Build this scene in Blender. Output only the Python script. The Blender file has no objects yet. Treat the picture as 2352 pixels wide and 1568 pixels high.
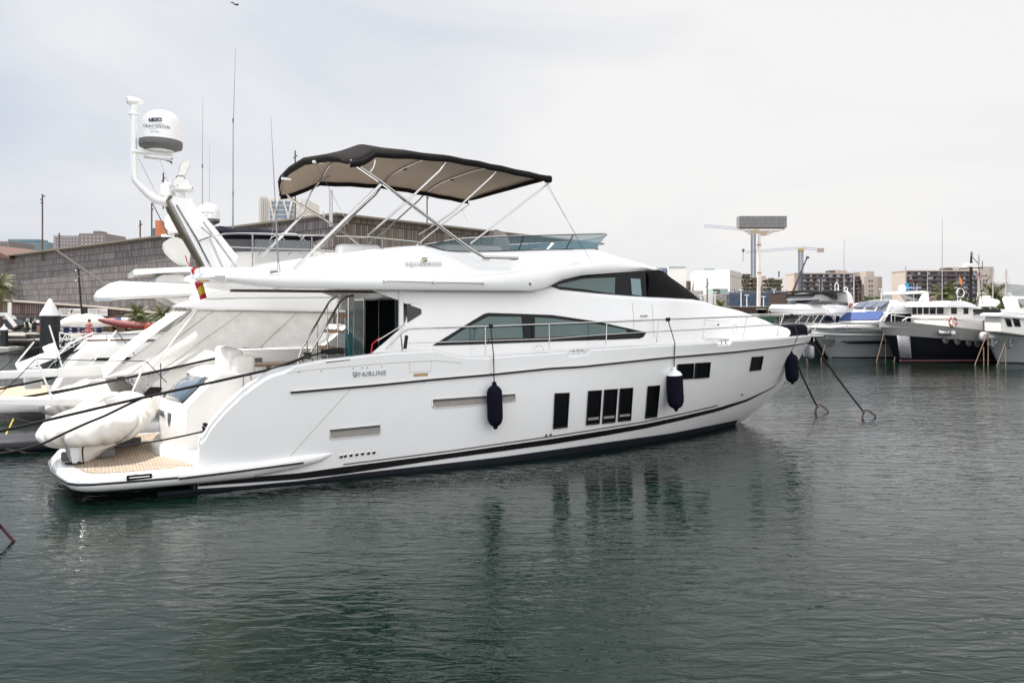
import bpy, bmesh, math, random
from mathutils import Vector, Matrix
random.seed(7)
R = math.radians
SC = bpy.context.scene
COL = SC.collection
# ---------------------------------------------------------------- camera, world, sun, exposure
F, CX, HZ, CH = 1890.0, 1176.0, 705.0, 3.3
cam = bpy.data.objects.new("camera", bpy.data.cameras.new("camera"))
COL.objects.link(cam)
cam.location = (0, 0, CH); cam.rotation_euler = (R(90), 0, 0)
cam.data.sensor_width = 36; cam.data.lens = 36 * F / 2352; cam.data.shift_y = -(784 - HZ) / 2352
cam.data.clip_end = 9000; cam.data.clip_start = .1
SC.camera = cam
SUN_AZ, SUN_EL = -68.0, 56.0      # azimuth from +Y towards +X
world = bpy.data.worlds.new("World"); SC.world = world; world.use_nodes = True
def build_world():
    nt = world.node_tree; N = nt.nodes; L = nt.links
    bg = N["Background"]
    sky = N.new("ShaderNodeTexSky"); sky.sky_type = 'NISHITA'; sky.sun_disc = False
    sky.sun_elevation = R(SUN_EL); sky.sun_rotation = R(SUN_AZ)
    sky.air_density = 1.0; sky.dust_density = 3.0; sky.ozone_density = 1.5
    tc = N.new("ShaderNodeTexCoord"); mp = N.new("ShaderNodeMapping"); mp.inputs["Scale"].default_value = (1.1, 1.1, 3.2)
    mp.inputs["Location"].default_value = (.35, .1, .2)
    L.new(tc.outputs["Generated"], mp.inputs[0])
    nz = N.new("ShaderNodeTexNoise"); nz.inputs["Scale"].default_value = 1.3; nz.inputs["Detail"].default_value = 6; nz.inputs["Roughness"].default_value = .5
    nz.inputs["Distortion"].default_value = .5
    L.new(mp.outputs[0], nz.inputs["Vector"])
    cr = N.new("ShaderNodeValToRGB"); cr.color_ramp.elements[0].position = .27; cr.color_ramp.elements[0].color = (.37, .405, .465, 1)
    cr.color_ramp.elements[1].position = .66; cr.color_ramp.elements[1].color = (.575, .565, .557, 1)
    sx = N.new("ShaderNodeSeparateXYZ"); L.new(tc.outputs["Generated"], sx.inputs[0]); ma = N.new("ShaderNodeMath"); ma.operation = 'MULTIPLY_ADD'; ma.inputs[1].default_value = .36; L.new(sx.outputs[0], ma.inputs[0]); L.new(nz.outputs["Fac"], ma.inputs[2]); L.new(ma.outputs[0], cr.inputs[0])
    mx = N.new("ShaderNodeMix"); mx.data_type = 'RGBA'
    mx.inputs[0].default_value = .95; L.new(sky.outputs[0], mx.inputs[6]); k10 = N.new("ShaderNodeVectorMath"); k10.operation = 'SCALE'; k10.inputs["Scale"].default_value = 10.; L.new(cr.outputs[0], k10.inputs[0]); L.new(k10.outputs[0], mx.inputs[7])
    sp = N.new("ShaderNodeVectorMath"); sp.operation = 'DOT_PRODUCT'; L.new(tc.outputs["Generated"], sp.inputs[0]); sp.inputs[1].default_value = (.05, -.94, .33)
    mr = N.new("ShaderNodeMapRange"); mr.interpolation_type = 'SMOOTHSTEP'; mr.inputs[1].default_value = .0; mr.inputs[2].default_value = .95; mr.inputs[3].default_value = 1.; mr.inputs[4].default_value = 2.5
    L.new(sp.outputs["Value"], mr.inputs[0])     # added fill: unseen sky behind the viewpoint brightened to light the shaded hull
    sc = N.new("ShaderNodeVectorMath"); sc.operation = 'SCALE'; L.new(mx.outputs[2], sc.inputs[0]); L.new(mr.outputs[0], sc.inputs["Scale"])
    L.new(sc.outputs[0], bg.inputs[0]); bg.inputs[1].default_value = .10
build_world()
sun = bpy.data.objects.new("sun", bpy.data.lights.new("sun", 'SUN')); COL.objects.link(sun)
sun.data.energy = 4.6; sun.data.angle = R(.6); sun.data.color = (1, .95, .88)
_az, _el = R(SUN_AZ), R(SUN_EL)
sdir = Vector((math.sin(_az) * math.cos(_el), math.cos(_az) * math.cos(_el), math.sin(_el)))
sun.rotation_euler = sdir.to_track_quat('Z', 'Y').to_euler(); sun.location = (-30, 20, 40)
SC.view_settings.view_transform = 'Standard'; SC.view_settings.look = 'None'; SC.view_settings.gamma = 1
SC.view_settings.exposure = 0.72; SC.view_settings.use_curve_mapping = False

# ---------------------------------------------------------------- materials
MATS = {}
def M(name, col=None, rough=.5, metal=0., var=0., scale=4., bump=0., bscale=20., coat=0., trans=0., ior=1.45, spec=.5, emit=None, alpha=1.):
    if name in MATS: return MATS[name]
    m = bpy.data.materials.new(name); m.use_nodes = True; nt = m.node_tree; N, L = nt.nodes, nt.links
    b = N["Principled BSDF"]; c = tuple(col) + (1,)
    b.inputs["Base Color"].default_value = c; b.inputs["Roughness"].default_value = rough; b.inputs["Metallic"].default_value = metal
    b.inputs["Coat Weight"].default_value = coat; b.inputs["Coat Roughness"].default_value = .06
    b.inputs["Transmission Weight"].default_value = trans; b.inputs["IOR"].default_value = ior; b.inputs["Specular IOR Level"].default_value = spec
    b.inputs["Alpha"].default_value = alpha
    tc = N.new("ShaderNodeTexCoord")
    if var:
        nz = N.new("ShaderNodeTexNoise"); nz.inputs["Scale"].default_value = scale; nz.inputs["Detail"].default_value = 6; nz.inputs["Roughness"].default_value = .65
        L.new(tc.outputs["Object"], nz.inputs["Vector"])
        mr = N.new("ShaderNodeMapRange"); mr.inputs[1].default_value = .25; mr.inputs[2].default_value = .75; mr.inputs[3].default_value = 1 - var; mr.inputs[4].default_value = 1 + var
        L.new(nz.outputs["Fac"], mr.inputs[0])
        mx = N.new("ShaderNodeVectorMath"); mx.operation = 'SCALE'; mx.inputs[0].default_value = c[:3]
        L.new(mr.outputs[0], mx.inputs["Scale"]); L.new(mx.outputs[0], b.inputs["Base Color"])
        mr2 = N.new("ShaderNodeMapRange"); mr2.inputs[3].default_value = max(0, rough - .08); mr2.inputs[4].default_value = rough + .1
        L.new(nz.outputs["Fac"], mr2.inputs[0]); L.new(mr2.outputs[0], b.inputs["Roughness"])
    if bump:
        n2 = N.new("ShaderNodeTexNoise"); n2.inputs["Scale"].default_value = bscale; n2.inputs["Detail"].default_value = 4
        L.new(tc.outputs["Object"], n2.inputs["Vector"])
        bp = N.new("ShaderNodeBump"); bp.inputs["Strength"].default_value = bump; bp.inputs["Distance"].default_value = .05
        L.new(n2.outputs["Fac"], bp.inputs["Height"]); L.new(bp.outputs[0], b.inputs["Normal"])
    if emit: b.inputs["Emission Color"].default_value = c; b.inputs["Emission Strength"].default_value = emit
    MATS[name] = m; return m
def pattern_mat(name, build, rough=.6):
    if name in MATS: return MATS[name]
    m = bpy.data.materials.new(name); m.use_nodes = True; nt = m.node_tree
    b = nt.nodes["Principled BSDF"]; b.inputs["Roughness"].default_value = rough
    build(nt, nt.nodes, nt.links, b); MATS[name] = m; return m

GEL = M("white_gelcoat", (.79, .79, .785), .16, var=.025, scale=1.3, coat=.6, bump=.03, bscale=1.1)
GELW = M("warm_gelcoat", (.78, .765, .74), .22, var=.03, scale=1.7, coat=.3)
GELD = M("dull_gelcoat", (.62, .61, .58), .35, var=.08, scale=1.4)
STEEL = M("polished_steel", (.50, .49, .48), .14, 1.0, var=.06, scale=9)
BLACK = M("black_paint", (.008, .008, .009), .25, spec=.3, var=.2, scale=3)
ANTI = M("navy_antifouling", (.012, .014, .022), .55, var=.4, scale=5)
GLASSB = M("tinted_window", (.004, .0045, .006), .05, spec=.22)
NAVY = M("navy_fabric", (.005, .005, .014), .85, spec=.15, var=.3, scale=14, bump=.35, bscale=60)
BLKFAB = M("black_fabric", (.014, .012, .012), .9, spec=.15, var=.35, scale=7, bump=.4, bscale=80)
MESHF = M("black_mesh_cover", (.006, .006, .007), .8, spec=.12, var=.5, scale=3.5, bump=.5, bscale=9)
ROPE = M("black_rope", (.013, .012, .013), .8, var=.4, scale=40, bump=.8, bscale=120)
ROPEW = M("tan_rope", (.30, .21, .14), .85, var=.3, scale=30, bump=.8, bscale=120)
TEAKEND = M("light_teak", (.42, .27, .15), .55, var=.2, scale=12)
CUSH = M("cushion_vinyl", (.62, .59, .55), .6, var=.06, scale=6, bump=.1, bscale=10)
CHROME = M("chrome_letters", (.32, .33, .35), .25, .9)
RUB = M("black_rubber", (.02, .02, .02), .6)
GREYD = M("grey_recess", (.30, .28, .26), .5, var=.1, scale=5)
REDF = M("red_fabric", (.55, .02, .03), .7, var=.15)
YELF = M("yellow_fabric", (.60, .42, .04), .7, var=.1)
TANF = M("canopy_lining", (.27, .215, .165), .85, var=.07, scale=3, bump=.1, bscale=200)
COVER = M("white_canvas_cover", (.60, .575, .535), .85, var=.12, scale=3, bump=.28, bscale=6)
ANTG = M("grey_fibreglass_whip", (.30, .30, .31), .5)
WHT = M("white_paint", (.78, .78, .77), .35, var=.04, scale=3)
GRYP = M("grey_plastic", (.13, .13, .13), .45, var=.1)
CLEAR = M("clear_acrylic", (.85, .93, .95), .03, trans=.0, alpha=.16)
BLUEG = M("blue_tinted_acrylic", (.10, .19, .235), .05, alpha=.55)
TEALG = M("teal_blind_glass", (.035, .12, .125), .08)
def _teal(nt, N, L, b):
    tc = N.new("ShaderNodeTexCoord"); sp = N.new("ShaderNodeSeparateXYZ"); L.new(tc.outputs["Object"], sp.inputs[0])
    mu = N.new("ShaderNodeMath"); mu.operation = 'MULTIPLY'; mu.inputs[1].default_value = 32.0; L.new(sp.outputs[2], mu.inputs[0])
    fr = N.new("ShaderNodeMath"); fr.operation = 'FRACT'; L.new(mu.outputs[0], fr.inputs[0])
    nz = N.new("ShaderNodeTexNoise"); nz.inputs["Scale"].default_value = .9; nz.inputs["Detail"].default_value = 4; L.new(tc.outputs["Object"], nz.inputs["Vector"])
    ad = N.new("ShaderNodeMath"); ad.operation = 'ADD'; L.new(fr.outputs[0], ad.inputs[0]); L.new(nz.outputs["Fac"], ad.inputs[1])
    cr = N.new("ShaderNodeValToRGB"); e = cr.color_ramp.elements; e[0].position = .4; e[0].color = (.005, .022, .024, 1); e[1].position = 1.0; e[1].color = (.03, .085, .085, 1)
    L.new(ad.outputs[0], cr.inputs[0]); L.new(cr.outputs[0], b.inputs["Base Color"]); b.inputs["Coat Weight"].default_value = .6
BLIND = pattern_mat("window_blind_behind_glass", _teal, .15)
def _teak(nt, N, L, b):
    tc = N.new("ShaderNodeTexCoord"); mp = N.new("ShaderNodeMapping"); mp.inputs["Rotation"].default_value = (0, 0, -R(27.5)); L.new(tc.outputs["Object"], mp.inputs[0])
    sp = N.new("ShaderNodeSeparateXYZ"); L.new(mp.outputs[0], sp.inputs[0])
    mu = N.new("ShaderNodeMath"); mu.operation = 'MULTIPLY'; mu.inputs[1].default_value = 1 / .055; L.new(sp.outputs[0], mu.inputs[0])
    fr = N.new("ShaderNodeMath"); fr.operation = 'FRACT'; L.new(mu.outputs[0], fr.inputs[0])
    gt = N.new("ShaderNodeMath"); gt.operation = 'GREATER_THAN'; gt.inputs[1].default_value = .13; L.new(fr.outputs[0], gt.inputs[0])
    nz = N.new("ShaderNodeTexNoise"); nz.inputs["Scale"].default_value = 6; nz.inputs["Detail"].default_value = 5
    m2 = N.new("ShaderNodeMapping"); m2.inputs["Scale"].default_value = (4, .4, 1); L.new(mp.outputs[0], m2.inputs[0]); L.new(m2.outputs[0], nz.inputs["Vector"])
    cr = N.new("ShaderNodeValToRGB"); e = cr.color_ramp.elements; e[0].color = (.20, .145, .105, 1); e[0].position = .3; e[1].color = (.36, .28, .21, 1); e[1].position = .7
    sx = N.new("ShaderNodeSeparateXYZ"); L.new(tc.outputs["Generated"], sx.inputs[0]); ma = N.new("ShaderNodeMath"); ma.operation = 'MULTIPLY_ADD'; ma.inputs[1].default_value = .36; L.new(sx.outputs[0], ma.inputs[0]); L.new(nz.outputs["Fac"], ma.inputs[2]); L.new(ma.outputs[0], cr.inputs[0])
    mx = N.new("ShaderNodeMix"); mx.data_type = 'RGBA'; L.new(gt.outputs[0], mx.inputs[0]); mx.inputs[6].default_value = (.08, .065, .05, 1); L.new(cr.outputs[0], mx.inputs[7])
    L.new(mx.outputs[2], b.inputs["Base Color"])
TEAK = pattern_mat("teak_deck", _teak, .6)

# ---------------------------------------------------------------- mesh helper
IDM = Matrix.Identity(4)
class MB:
    def __init__(s, fr=None): s.v = []; s.f = []; s.mi = []; s.fr = fr; s.cur = 0
    def add(s, vs, fs):
        n = len(s.v); s.v += [tuple(v) for v in vs]; s.f += [tuple(i + n for i in f) for f in fs]; s.mi += [s.cur] * len(fs); return s
    def box(s, c, d, rz=0, rx=0, ry=0):
        m = Matrix.Translation(c) @ Matrix.Rotation(rz, 4, 'Z') @ Matrix.Rotation(ry, 4, 'Y') @ Matrix.Rotation(rx, 4, 'X')
        vs = [m @ Vector((x * d[0] / 2, y * d[1] / 2, z * d[2] / 2)) for x in (-1, 1) for y in (-1, 1) for z in (-1, 1)]
        return s.add(vs, [(0, 1, 3, 2), (4, 6, 7, 5), (0, 4, 5, 1), (2, 3, 7, 6), (0, 2, 6, 4), (1, 5, 7, 3)])
    def rbox(s, c, d, r=.03, rz=0, rx=0, ry=0, seg=3):
        bm = bmesh.new(); bmesh.ops.create_cube(bm, size=1)
        for v in bm.verts: v.co = Vector((v.co.x * d[0], v.co.y * d[1], v.co.z * d[2]))
        bmesh.ops.bevel(bm, geom=bm.edges[:], offset=min(r, min(d) * .49), segments=seg, affect='EDGES', profile=.5)
        m = Matrix.Translation(c) @ Matrix.Rotation(rz, 4, 'Z') @ Matrix.Rotation(ry, 4, 'Y') @ Matrix.Rotation(rx, 4, 'X')
        bm.verts.index_update(); vs = [m @ v.co for v in bm.verts]; fs = [[v.index for v in f.verts] for f in bm.faces]; bm.free()
        return s.add(vs, fs)
    def tube(s, pts, r, n=8, cap=True, flat=1.):
        pts = [Vector(p) for p in pts]; k = len(pts); rs = r if isinstance(r, (list, tuple)) else [r] * k
        vs = []; up = None
        for i, p in enumerate(pts):
            d = (pts[min(i + 1, k - 1)] - pts[max(i - 1, 0)])
            d = d.normalized() if d.length > 1e-9 else Vector((0, 0, 1))
            if up is None:
                up = Vector((0, 0, 1)) if abs(d.z) < .95 else Vector((1, 0, 0))
            a = d.cross(up); a = a.normalized() if a.length > 1e-6 else Vector((1, 0, 0)); b_ = a.cross(d).normalized(); up = b_
            for j in range(n):
                t = 2 * math.pi * j / n; vs.append(p + a * math.cos(t) * rs[i] + b_ * math.sin(t) * rs[i] * flat)
        fs = [(i * n + j, i * n + (j + 1) % n, (i + 1) * n + (j + 1) % n, (i + 1) * n + j) for i in range(k - 1) for j in range(n)]
        if cap: fs += [tuple(range(n))[::-1], tuple((k - 1) * n + j for j in range(n))]
        return s.add(vs, fs)
    def lathe(s, prof, o=(0, 0, 0), ax=(0, 0, 1), n=20):
        q = Vector(ax).normalized().to_track_quat('Z', 'Y'); o = Vector(o); vs = []
        for r, z in prof:
            for j in range(n):
                t = 2 * math.pi * j / n; vs.append(o + q @ Vector((r * math.cos(t), r * math.sin(t), z)))
        k = len(prof)
        fs = [(i * n + j, i * n + (j + 1) % n, (i + 1) * n + (j + 1) % n, (i + 1) * n + j) for i in range(k - 1) for j in range(n)]
        fs += [tuple(range(n))[::-1], tuple((k - 1) * n + j for j in range(n))]
        return s.add(vs, fs)
    def grid(s, rows, close=False, thick=None):
        k, n = len(rows), len(rows[0]); vs = [p for r_ in rows for p in r_]
        fs = [(i * n + j, i * n + (j + 1) % n, (i + 1) * n + (j + 1) % n, (i + 1) * n + j) for i in range(k - 1) for j in range(n if close else n - 1)]
        return s.add(vs, fs)
    def loft(s, rows, caps=True):     # closed rings
        n = len(rows[0]); o = len(s.v); s.grid(rows, True)
        if caps:
            s.f += [tuple(o + j for j in range(n))[::-1], tuple(o + (len(rows) - 1) * n + j for j in range(n))]; s.mi += [s.cur] * 2
        return s
    def slab(s, ring, off):           # planar-ish polygon ring extruded by vector off
        ring = [Vector(p) for p in ring]; n = len(ring); off = Vector(off)
        return s.add(ring + [p + off for p in ring], [tuple(range(n))[::-1], tuple(n + j for j in range(n))] + [(j, (j + 1) % n, n + (j + 1) % n, n + j) for j in range(n)])
    def build(s, name, mats, parent=None, smooth=True, ang=38, bevel=0, solid=0):
        me = bpy.data.meshes.new(name); vs = s.v
        if s.fr is not None: vs = [s.fr @ Vector(v) for v in vs]
        me.from_pydata([tuple(v) for v in vs], [], s.f)
        if not isinstance(mats, (list, tuple)): mats = [mats]
        for m in mats: me.materials.append(m)
        if len(mats) > 1: me.polygons.foreach_set("material_index", s.mi)
        bm = bmesh.new(); bm.from_mesh(me); bmesh.ops.remove_doubles(bm, verts=bm.verts, dist=1e-5)
        bmesh.ops.recalc_face_normals(bm, faces=bm.faces)
        if bevel: bmesh.ops.bevel(bm, geom=[e for e in bm.edges if len(e.link_faces) == 2 and e.calc_face_angle(0) > .6], offset=bevel, segments=2, affect='EDGES', clamp_overlap=True)
        bm.to_mesh(me); bm.free()
        if smooth: me.shade_smooth(); me.set_sharp_from_angle(angle=R(ang))
        o = bpy.data.objects.new(name, me); COL.objects.link(o)
        if solid:
            md = o.modifiers.new("solid", 'SOLIDIFY'); md.thickness = solid; md.offset = -1
        if parent is not None:
            o.parent = parent; base = parent
            while base.parent is not None: base = base.parent
            if parent.parent is None: o.matrix_parent_inverse = Matrix.Translation(parent.location).inverted()
        return o
def tag(o, label, cat=None, group=None, kind=None):
    if label: o["label"] = label
    if cat: o["category"] = cat
    if group: o["group"] = group
    if kind: o["kind"] = kind
    return o
def thing(name, label, cat, loc, group=None):
    o = bpy.data.objects.new(name, None); COL.objects.link(o); o.location = loc; o.empty_display_size = .2
    return tag(o, label, cat, group)
def rebase(o, p):                       # put the origin of a single-mesh thing at p
    o.data.transform(Matrix.Translation(-Vector(p))); o.location = p; return o
def struct(o): o["kind"] = "structure"; return o
def dup(root, loc, label=None):
    r = root.copy(); COL.objects.link(r); r.location = loc
    if label: r["label"] = label
    for ch in list(root.children):
        c = ch.copy(); COL.objects.link(c); c.parent = r
        for g in list(ch.children):
            d = g.copy(); COL.objects.link(d); d.parent = c
    return r
FONTCACHE = {}
def text_mb(mb, txt, mat4, size=1., depth=.01, shear=0., space=1.):
    cu = bpy.data.curves.new("t", 'FONT'); cu.body = txt; cu.size = size; cu.extrude = depth; cu.shear = shear; cu.space_character = space; cu.resolution_u = 3
    cu.align_x = 'CENTER'; cu.align_y = 'CENTER'
    o = bpy.data.objects.new("t", cu); COL.objects.link(o)
    me = bpy.data.meshes.new_from_object(o)
    mb.add([mat4 @ v.co for v in me.vertices], [tuple(p.vertices) for p in me.polygons])
    bpy.data.objects.remove(o); bpy.data.curves.remove(cu); bpy.data.meshes.remove(me)
def frame3(o, xdir, ydir):
    x = Vector(xdir).normalized(); z = x.cross(Vector(ydir)).normalized(); y = z.cross(x)
    m = Matrix((x, y, z)).transposed().to_4x4(); m.translation = Vector(o); return m

# ---------------------------------------------------------------- surveying: photo directions to places
def wy(u, v, Y): return Vector(((u - CX) / F * Y, Y, CH - (v - HZ) / F * Y))
def wz(u, v, z):
    Y = F * (CH - z) / (v - HZ); return Vector(((u - CX) / F * Y, Y, z))
TH = R(27.5); BO = (-6.69, 16.66); bc, bs_ = math.cos(TH), math.sin(TH)
BM = Matrix.Translation((BO[0], BO[1], 0)) @ Matrix.Rotation(TH, 4, 'Z')
def bt(u, v, t):
    kx = (u - CX) / F
    s = (kx * (BO[1] + t * bc) - BO[0] + t * bs_) / (bc - kx * bs_)
    Y = BO[1] + s * bs_ + t * bc
    return Vector((s, t, CH - (v - HZ) / F * Y))
def bz(u, v, z):
    p = wz(u, v, z); dx, dy = p.x - BO[0], p.y - BO[1]
    return Vector((dx * bc + dy * bs_, -dx * bs_ + dy * bc, z))
def bsurf(u, v, tf, off=0.):            # tf(s,z) -> half breadth
    t = -2.2
    for _ in range(14):
        p = bt(u, v, t); t = .4 * t + .6 * (-(tf(p.x, p.z) + off))
    return bt(u, v, t)
def interp(pts):
    pts = sorted(pts)
    def f(x):
        if x <= pts[0][0]: return pts[0][1]
        for a, b in zip(pts, pts[1:]):
            if x <= b[0]: return a[1] + (b[1] - a[1]) * (x - a[0]) / max(1e-9, b[0] - a[0])
        return pts[-1][1]
    return f
def resample(pl, n):
    d = [0]
    for a, b in zip(pl, pl[1:]): d.append(d[-1] + math.hypot(b[0] - a[0], b[1] - a[1]))
    out = []
    for i in range(n):
        x = d[-1] * i / (n - 1); j = 0
        while j < len(d) - 2 and d[j + 1] < x: j += 1
        k = (x - d[j]) / max(1e-9, d[j + 1] - d[j]); out.append((pl[j][0] + (pl[j + 1][0] - pl[j][0]) * k, pl[j][1] + (pl[j + 1][1] - pl[j][1]) * k))
    return out
def patch(mb, top, bot, tf, off, n=24, m=3, thick=.03, far=False):   # strip between two outlines laid on a hull or cabin side
    T, B_ = resample(top, n), resample(bot, n); rows = []
    for k in range(m + 1):
        a = k / m; rows.append([bsurf(x0 + (x1 - x0) * a, y0 + (y1 - y0) * a, tf, off) for (x0, y0), (x1, y1) in zip(T, B_)])
    sides = (1, -1) if far else (1,)
    for sg in sides:
        rr = [[Vector((p.x, p.y * sg, p.z)) for p in r_] for r_ in rows]
        ins = [[Vector((p.x, p.y + sg * thick, p.z)) for p in r_] for r_ in rr]
        mb.grid(rr)
        ring = rr[0] + [r_[-1] for r_ in rr[1:]] + rr[-1][-2::-1] + [r_[0] for r_ in rr[-2:0:-1]]
        rin = ins[0] + [r_[-1] for r_ in ins[1:]] + ins[-1][-2::-1] + [r_[0] for r_ in ins[-2:0:-1]]
        mb.grid([ring + ring[:1], rin + rin[:1]])
    return mb
# ================================================================ WATER
def _water(nt, N, L, b):
    b.inputs["Base Color"].default_value = (.0018, .0085, .006, 1); b.inputs["Roughness"].default_value = .02; b.inputs["IOR"].default_value = 1.33
    b.inputs["Specular IOR Level"].default_value = .36
    tc = N.new("ShaderNodeTexCoord")
    def noise(sc, ml, det, dist=0., rot=0):
        mp = N.new("ShaderNodeMapping"); mp.inputs["Scale"].default_value = ml; mp.inputs["Rotation"].default_value = (0, 0, rot); L.new(tc.outputs["Object"], mp.inputs[0])
        n = N.new("ShaderNodeTexNoise"); n.inputs["Scale"].default_value = sc; n.inputs["Detail"].default_value = det; n.inputs["Distortion"].default_value = dist
        L.new(mp.outputs[0], n.inputs["Vector"]); return n.outputs["Fac"]
    a = noise(2.5, (.7, 2.1, 1), 2, .9, R(8)); c = noise(.75, (1, 1.7, 1), 3, .8, R(-18)); d = noise(11, (1, 1.7, 1), 2, .3, R(15)); w = noise(.09, (1, 1.6, 1), 2)
    def mul(x, k):
        m = N.new("ShaderNodeMath"); m.operation = 'MULTIPLY'; L.new(x, m.inputs[0])
        if isinstance(k, float): m.inputs[1].default_value = k
        else: L.new(k, m.inputs[1])
        return m.outputs[0]
    def add(x, y):
        m = N.new("ShaderNodeMath"); m.operation = 'ADD'; L.new(x, m.inputs[0]); L.new(y, m.inputs[1]); return m.outputs[0]
    mr = N.new("ShaderNodeMapRange"); mr.inputs[1].default_value = .35; mr.inputs[2].default_value = .65; mr.inputs[3].default_value = .5; mr.inputs[4].default_value = 1.25; L.new(w, mr.inputs[0])
    hgt = add(add(mul(a, .032), mul(c, .034)), mul(d, .004))
    hgt = mul(hgt, mr.outputs[0])
    sx = N.new("ShaderNodeSeparateXYZ"); L.new(tc.outputs["Object"], sx.inputs[0]); g = N.new("ShaderNodeMapRange"); g.interpolation_type = 'SMOOTHSTEP'; g.inputs[1].default_value = 2.; g.inputs[2].default_value = 13.; g.inputs[3].default_value = .62; g.inputs[4].default_value = .95; L.new(sx.outputs[0], g.inputs[0])
    hgt = mul(hgt, g.outputs[0])
    bp = N.new("ShaderNodeBump"); bp.inputs["Strength"].default_value = 1.; bp.inputs["Distance"].default_value = 1.
    L.new(hgt, bp.inputs["Height"]); L.new(bp.outputs[0], b.inputs["Normal"])
WATER = pattern_mat("harbour_water", _water, .03)
m = MB(); m.add([(-3000, -400, 0), (3000, -400, 0), (3000, 6000, 0), (-3000, 6000, 0)], [(0, 1, 2, 3)])
struct(m.build("water", WATER, smooth=False))

# ================================================================ MAIN YACHT
Y0 = thing("motor_yacht", "nearest large white motor yacht with black canopy, dark hull windows and teak swim platform", "yacht", (BO[0], BO[1], 0))
stem = interp([(bt(u, v, 0).z, bt(u, v, 0).x) for u, v in [(1868, 768), (1846, 806), (1822, 848), (1790, 892), (1750, 933), (1699, 972)]] + [(-.6, 13.2)])
def hb(s, z):
    a = max(-.3, min(1.05, z / 2.3)); bm = 2.33 + .19 * max(0, a) ** .8 + (.5 * z if z < 0 else 0)
    st = stem(z); q = min(1, max(0, s / st)); q0 = .30 + .15 * a; p = 2.1 + .35 * a
    x = max(0, (q - q0) / (1 - q0)); r_ = bm * (1 - x ** p)
    if s < 4: r_ *= 1 - .04 * (1 - max(s, 0) / 4) ** 2
    return max(.0, r_)
TOPL = [(455, 1062), (453, 1025), (460, 1003), (482, 975), (505, 945), (533, 917), (570, 885), (603, 861), (630, 848), (656, 842), (697, 834), (750, 824), (803, 819), (850, 813), (908, 808), (1002, 803), (1031, 811), (1072, 819), (1116, 820), (1186, 814), (1263, 809), (1301, 806), (1307, 816), (1350, 812), (1357, 801), (1450, 795), (1645, 784), (1650, 791), (1679, 789), (1683, 781), (1777, 776), (1872, 767)]
_tp = []
for u, v in TOPL:
    p = bsurf(u, v, hb); _tp.append((p.x, p.z))
for i in range(1, len(_tp)):
    if _tp[i][0] <= _tp[i - 1][0]: _tp[i] = (_tp[i - 1][0] + .012, _tp[i][1])
_zi = interp(_tp)
def ztop(s):
    if s > 2.4 or s < .12: return _zi(s)
    r_ = min(.16, s - .04); return (_zi(s - r_) + 2 * _zi(s - r_ / 2) + 3 * _zi(s) + 2 * _zi(s + r_ / 2) + _zi(s + r_)) / 9
def deckz(s):
    if s < .5: return .47
    if s < 1.5: return .47 + (s - .5) * .83
    if s < 3.9: return 1.3
    return min(1.85, ztop(s) - .15) if s < 11 else ztop(s) - .22
SBREAK = sorted(set([round(x[0] + d, 3) for x in _tp for d in (0,)] + [i * .06 for i in range(26)] + [1.5 + i * .22 for i in range(75)]))
SBREAK = [s for s in SBREAK if .02 <= s <= 17.8] + [17.86]
def build_hull():
    rows_n = [(v_ + .5) / 1 for v_ in (-.5,)]
    K = 16; cols = []
    for s0 in SBREAK:
        col = []; zt = ztop(s0); rr = .16 if s0 < 1.7 else .05
        for k in range(K + 1):
            z = -.5 + (zt - .8 * rr + .5) * k / K
            stz = stem(z)
            s = s0 if s0 < 12 else 12 + (s0 - 12) * (stz - 12) / (17.86 - 12)
            col.append((s, -hb(s, z), z))
        h_ = hb(s0, zt) if s0 < 17.8 else 0.02
        for dt, dz in ((.08 * rr / .16, -.45 * rr), (.35 * rr, -.12 * rr), (rr, 0), (rr + .07, 0), (rr + .10, -.06)):
            col.append((s0, -max(0, h_ - dt), zt + dz))
        dz_ = deckz(s0); hi = max(0, h_ - rr - .1)
        col.append((s0, -hi, min(dz_, zt - .07))); col.append((s0, 0, min(dz_, zt - .07) + .02))
        cols.append(col)
    mb = MB(BM)
    mb.grid(cols); mb.grid([[(x, -y, z) for x, y, z in c] for c in cols])
    # transom closure
    c0 = cols[0][:K + 1]; mb.grid([c0, [(x, -y, z) for x, y, z in c0]])
    return mb.build("hull", GEL, Y0, ang=40)
build_hull()
def d2(pts, ox, oy, k): return [(ox + x * k, oy + y * k) for x, y in pts]
Z1 = lambda p: d2(p, 344.5, 976.1, .3418)
Z2 = lambda p: d2(p, 1033.6, 861.3, .3418)
Z5 = lambda p: d2(p, 574.2, 602.9, .2929)
Z6 = lambda p: d2(p, 1205.8, 545.5, .3174)
Z4 = lambda p: d2(p, 574.2, 287.1, .3662)
ZA = lambda p: d2(p, 0, 172.3, .2930)          # upper left crop
ZB = lambda p: d2(p, 344.5, 430.6, .1465)
ZC = lambda p: d2(p, 574.2, 631.6, .1465)
ZD = lambda p: d2(p, 315.8, 775.1, .1465)
ZE = lambda p: d2(p, 0, 861.3, .3174)
ZF = lambda p: d2(p, 57.4, 861.3, .1953)       # src 100..900 x 1500..2000
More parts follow.
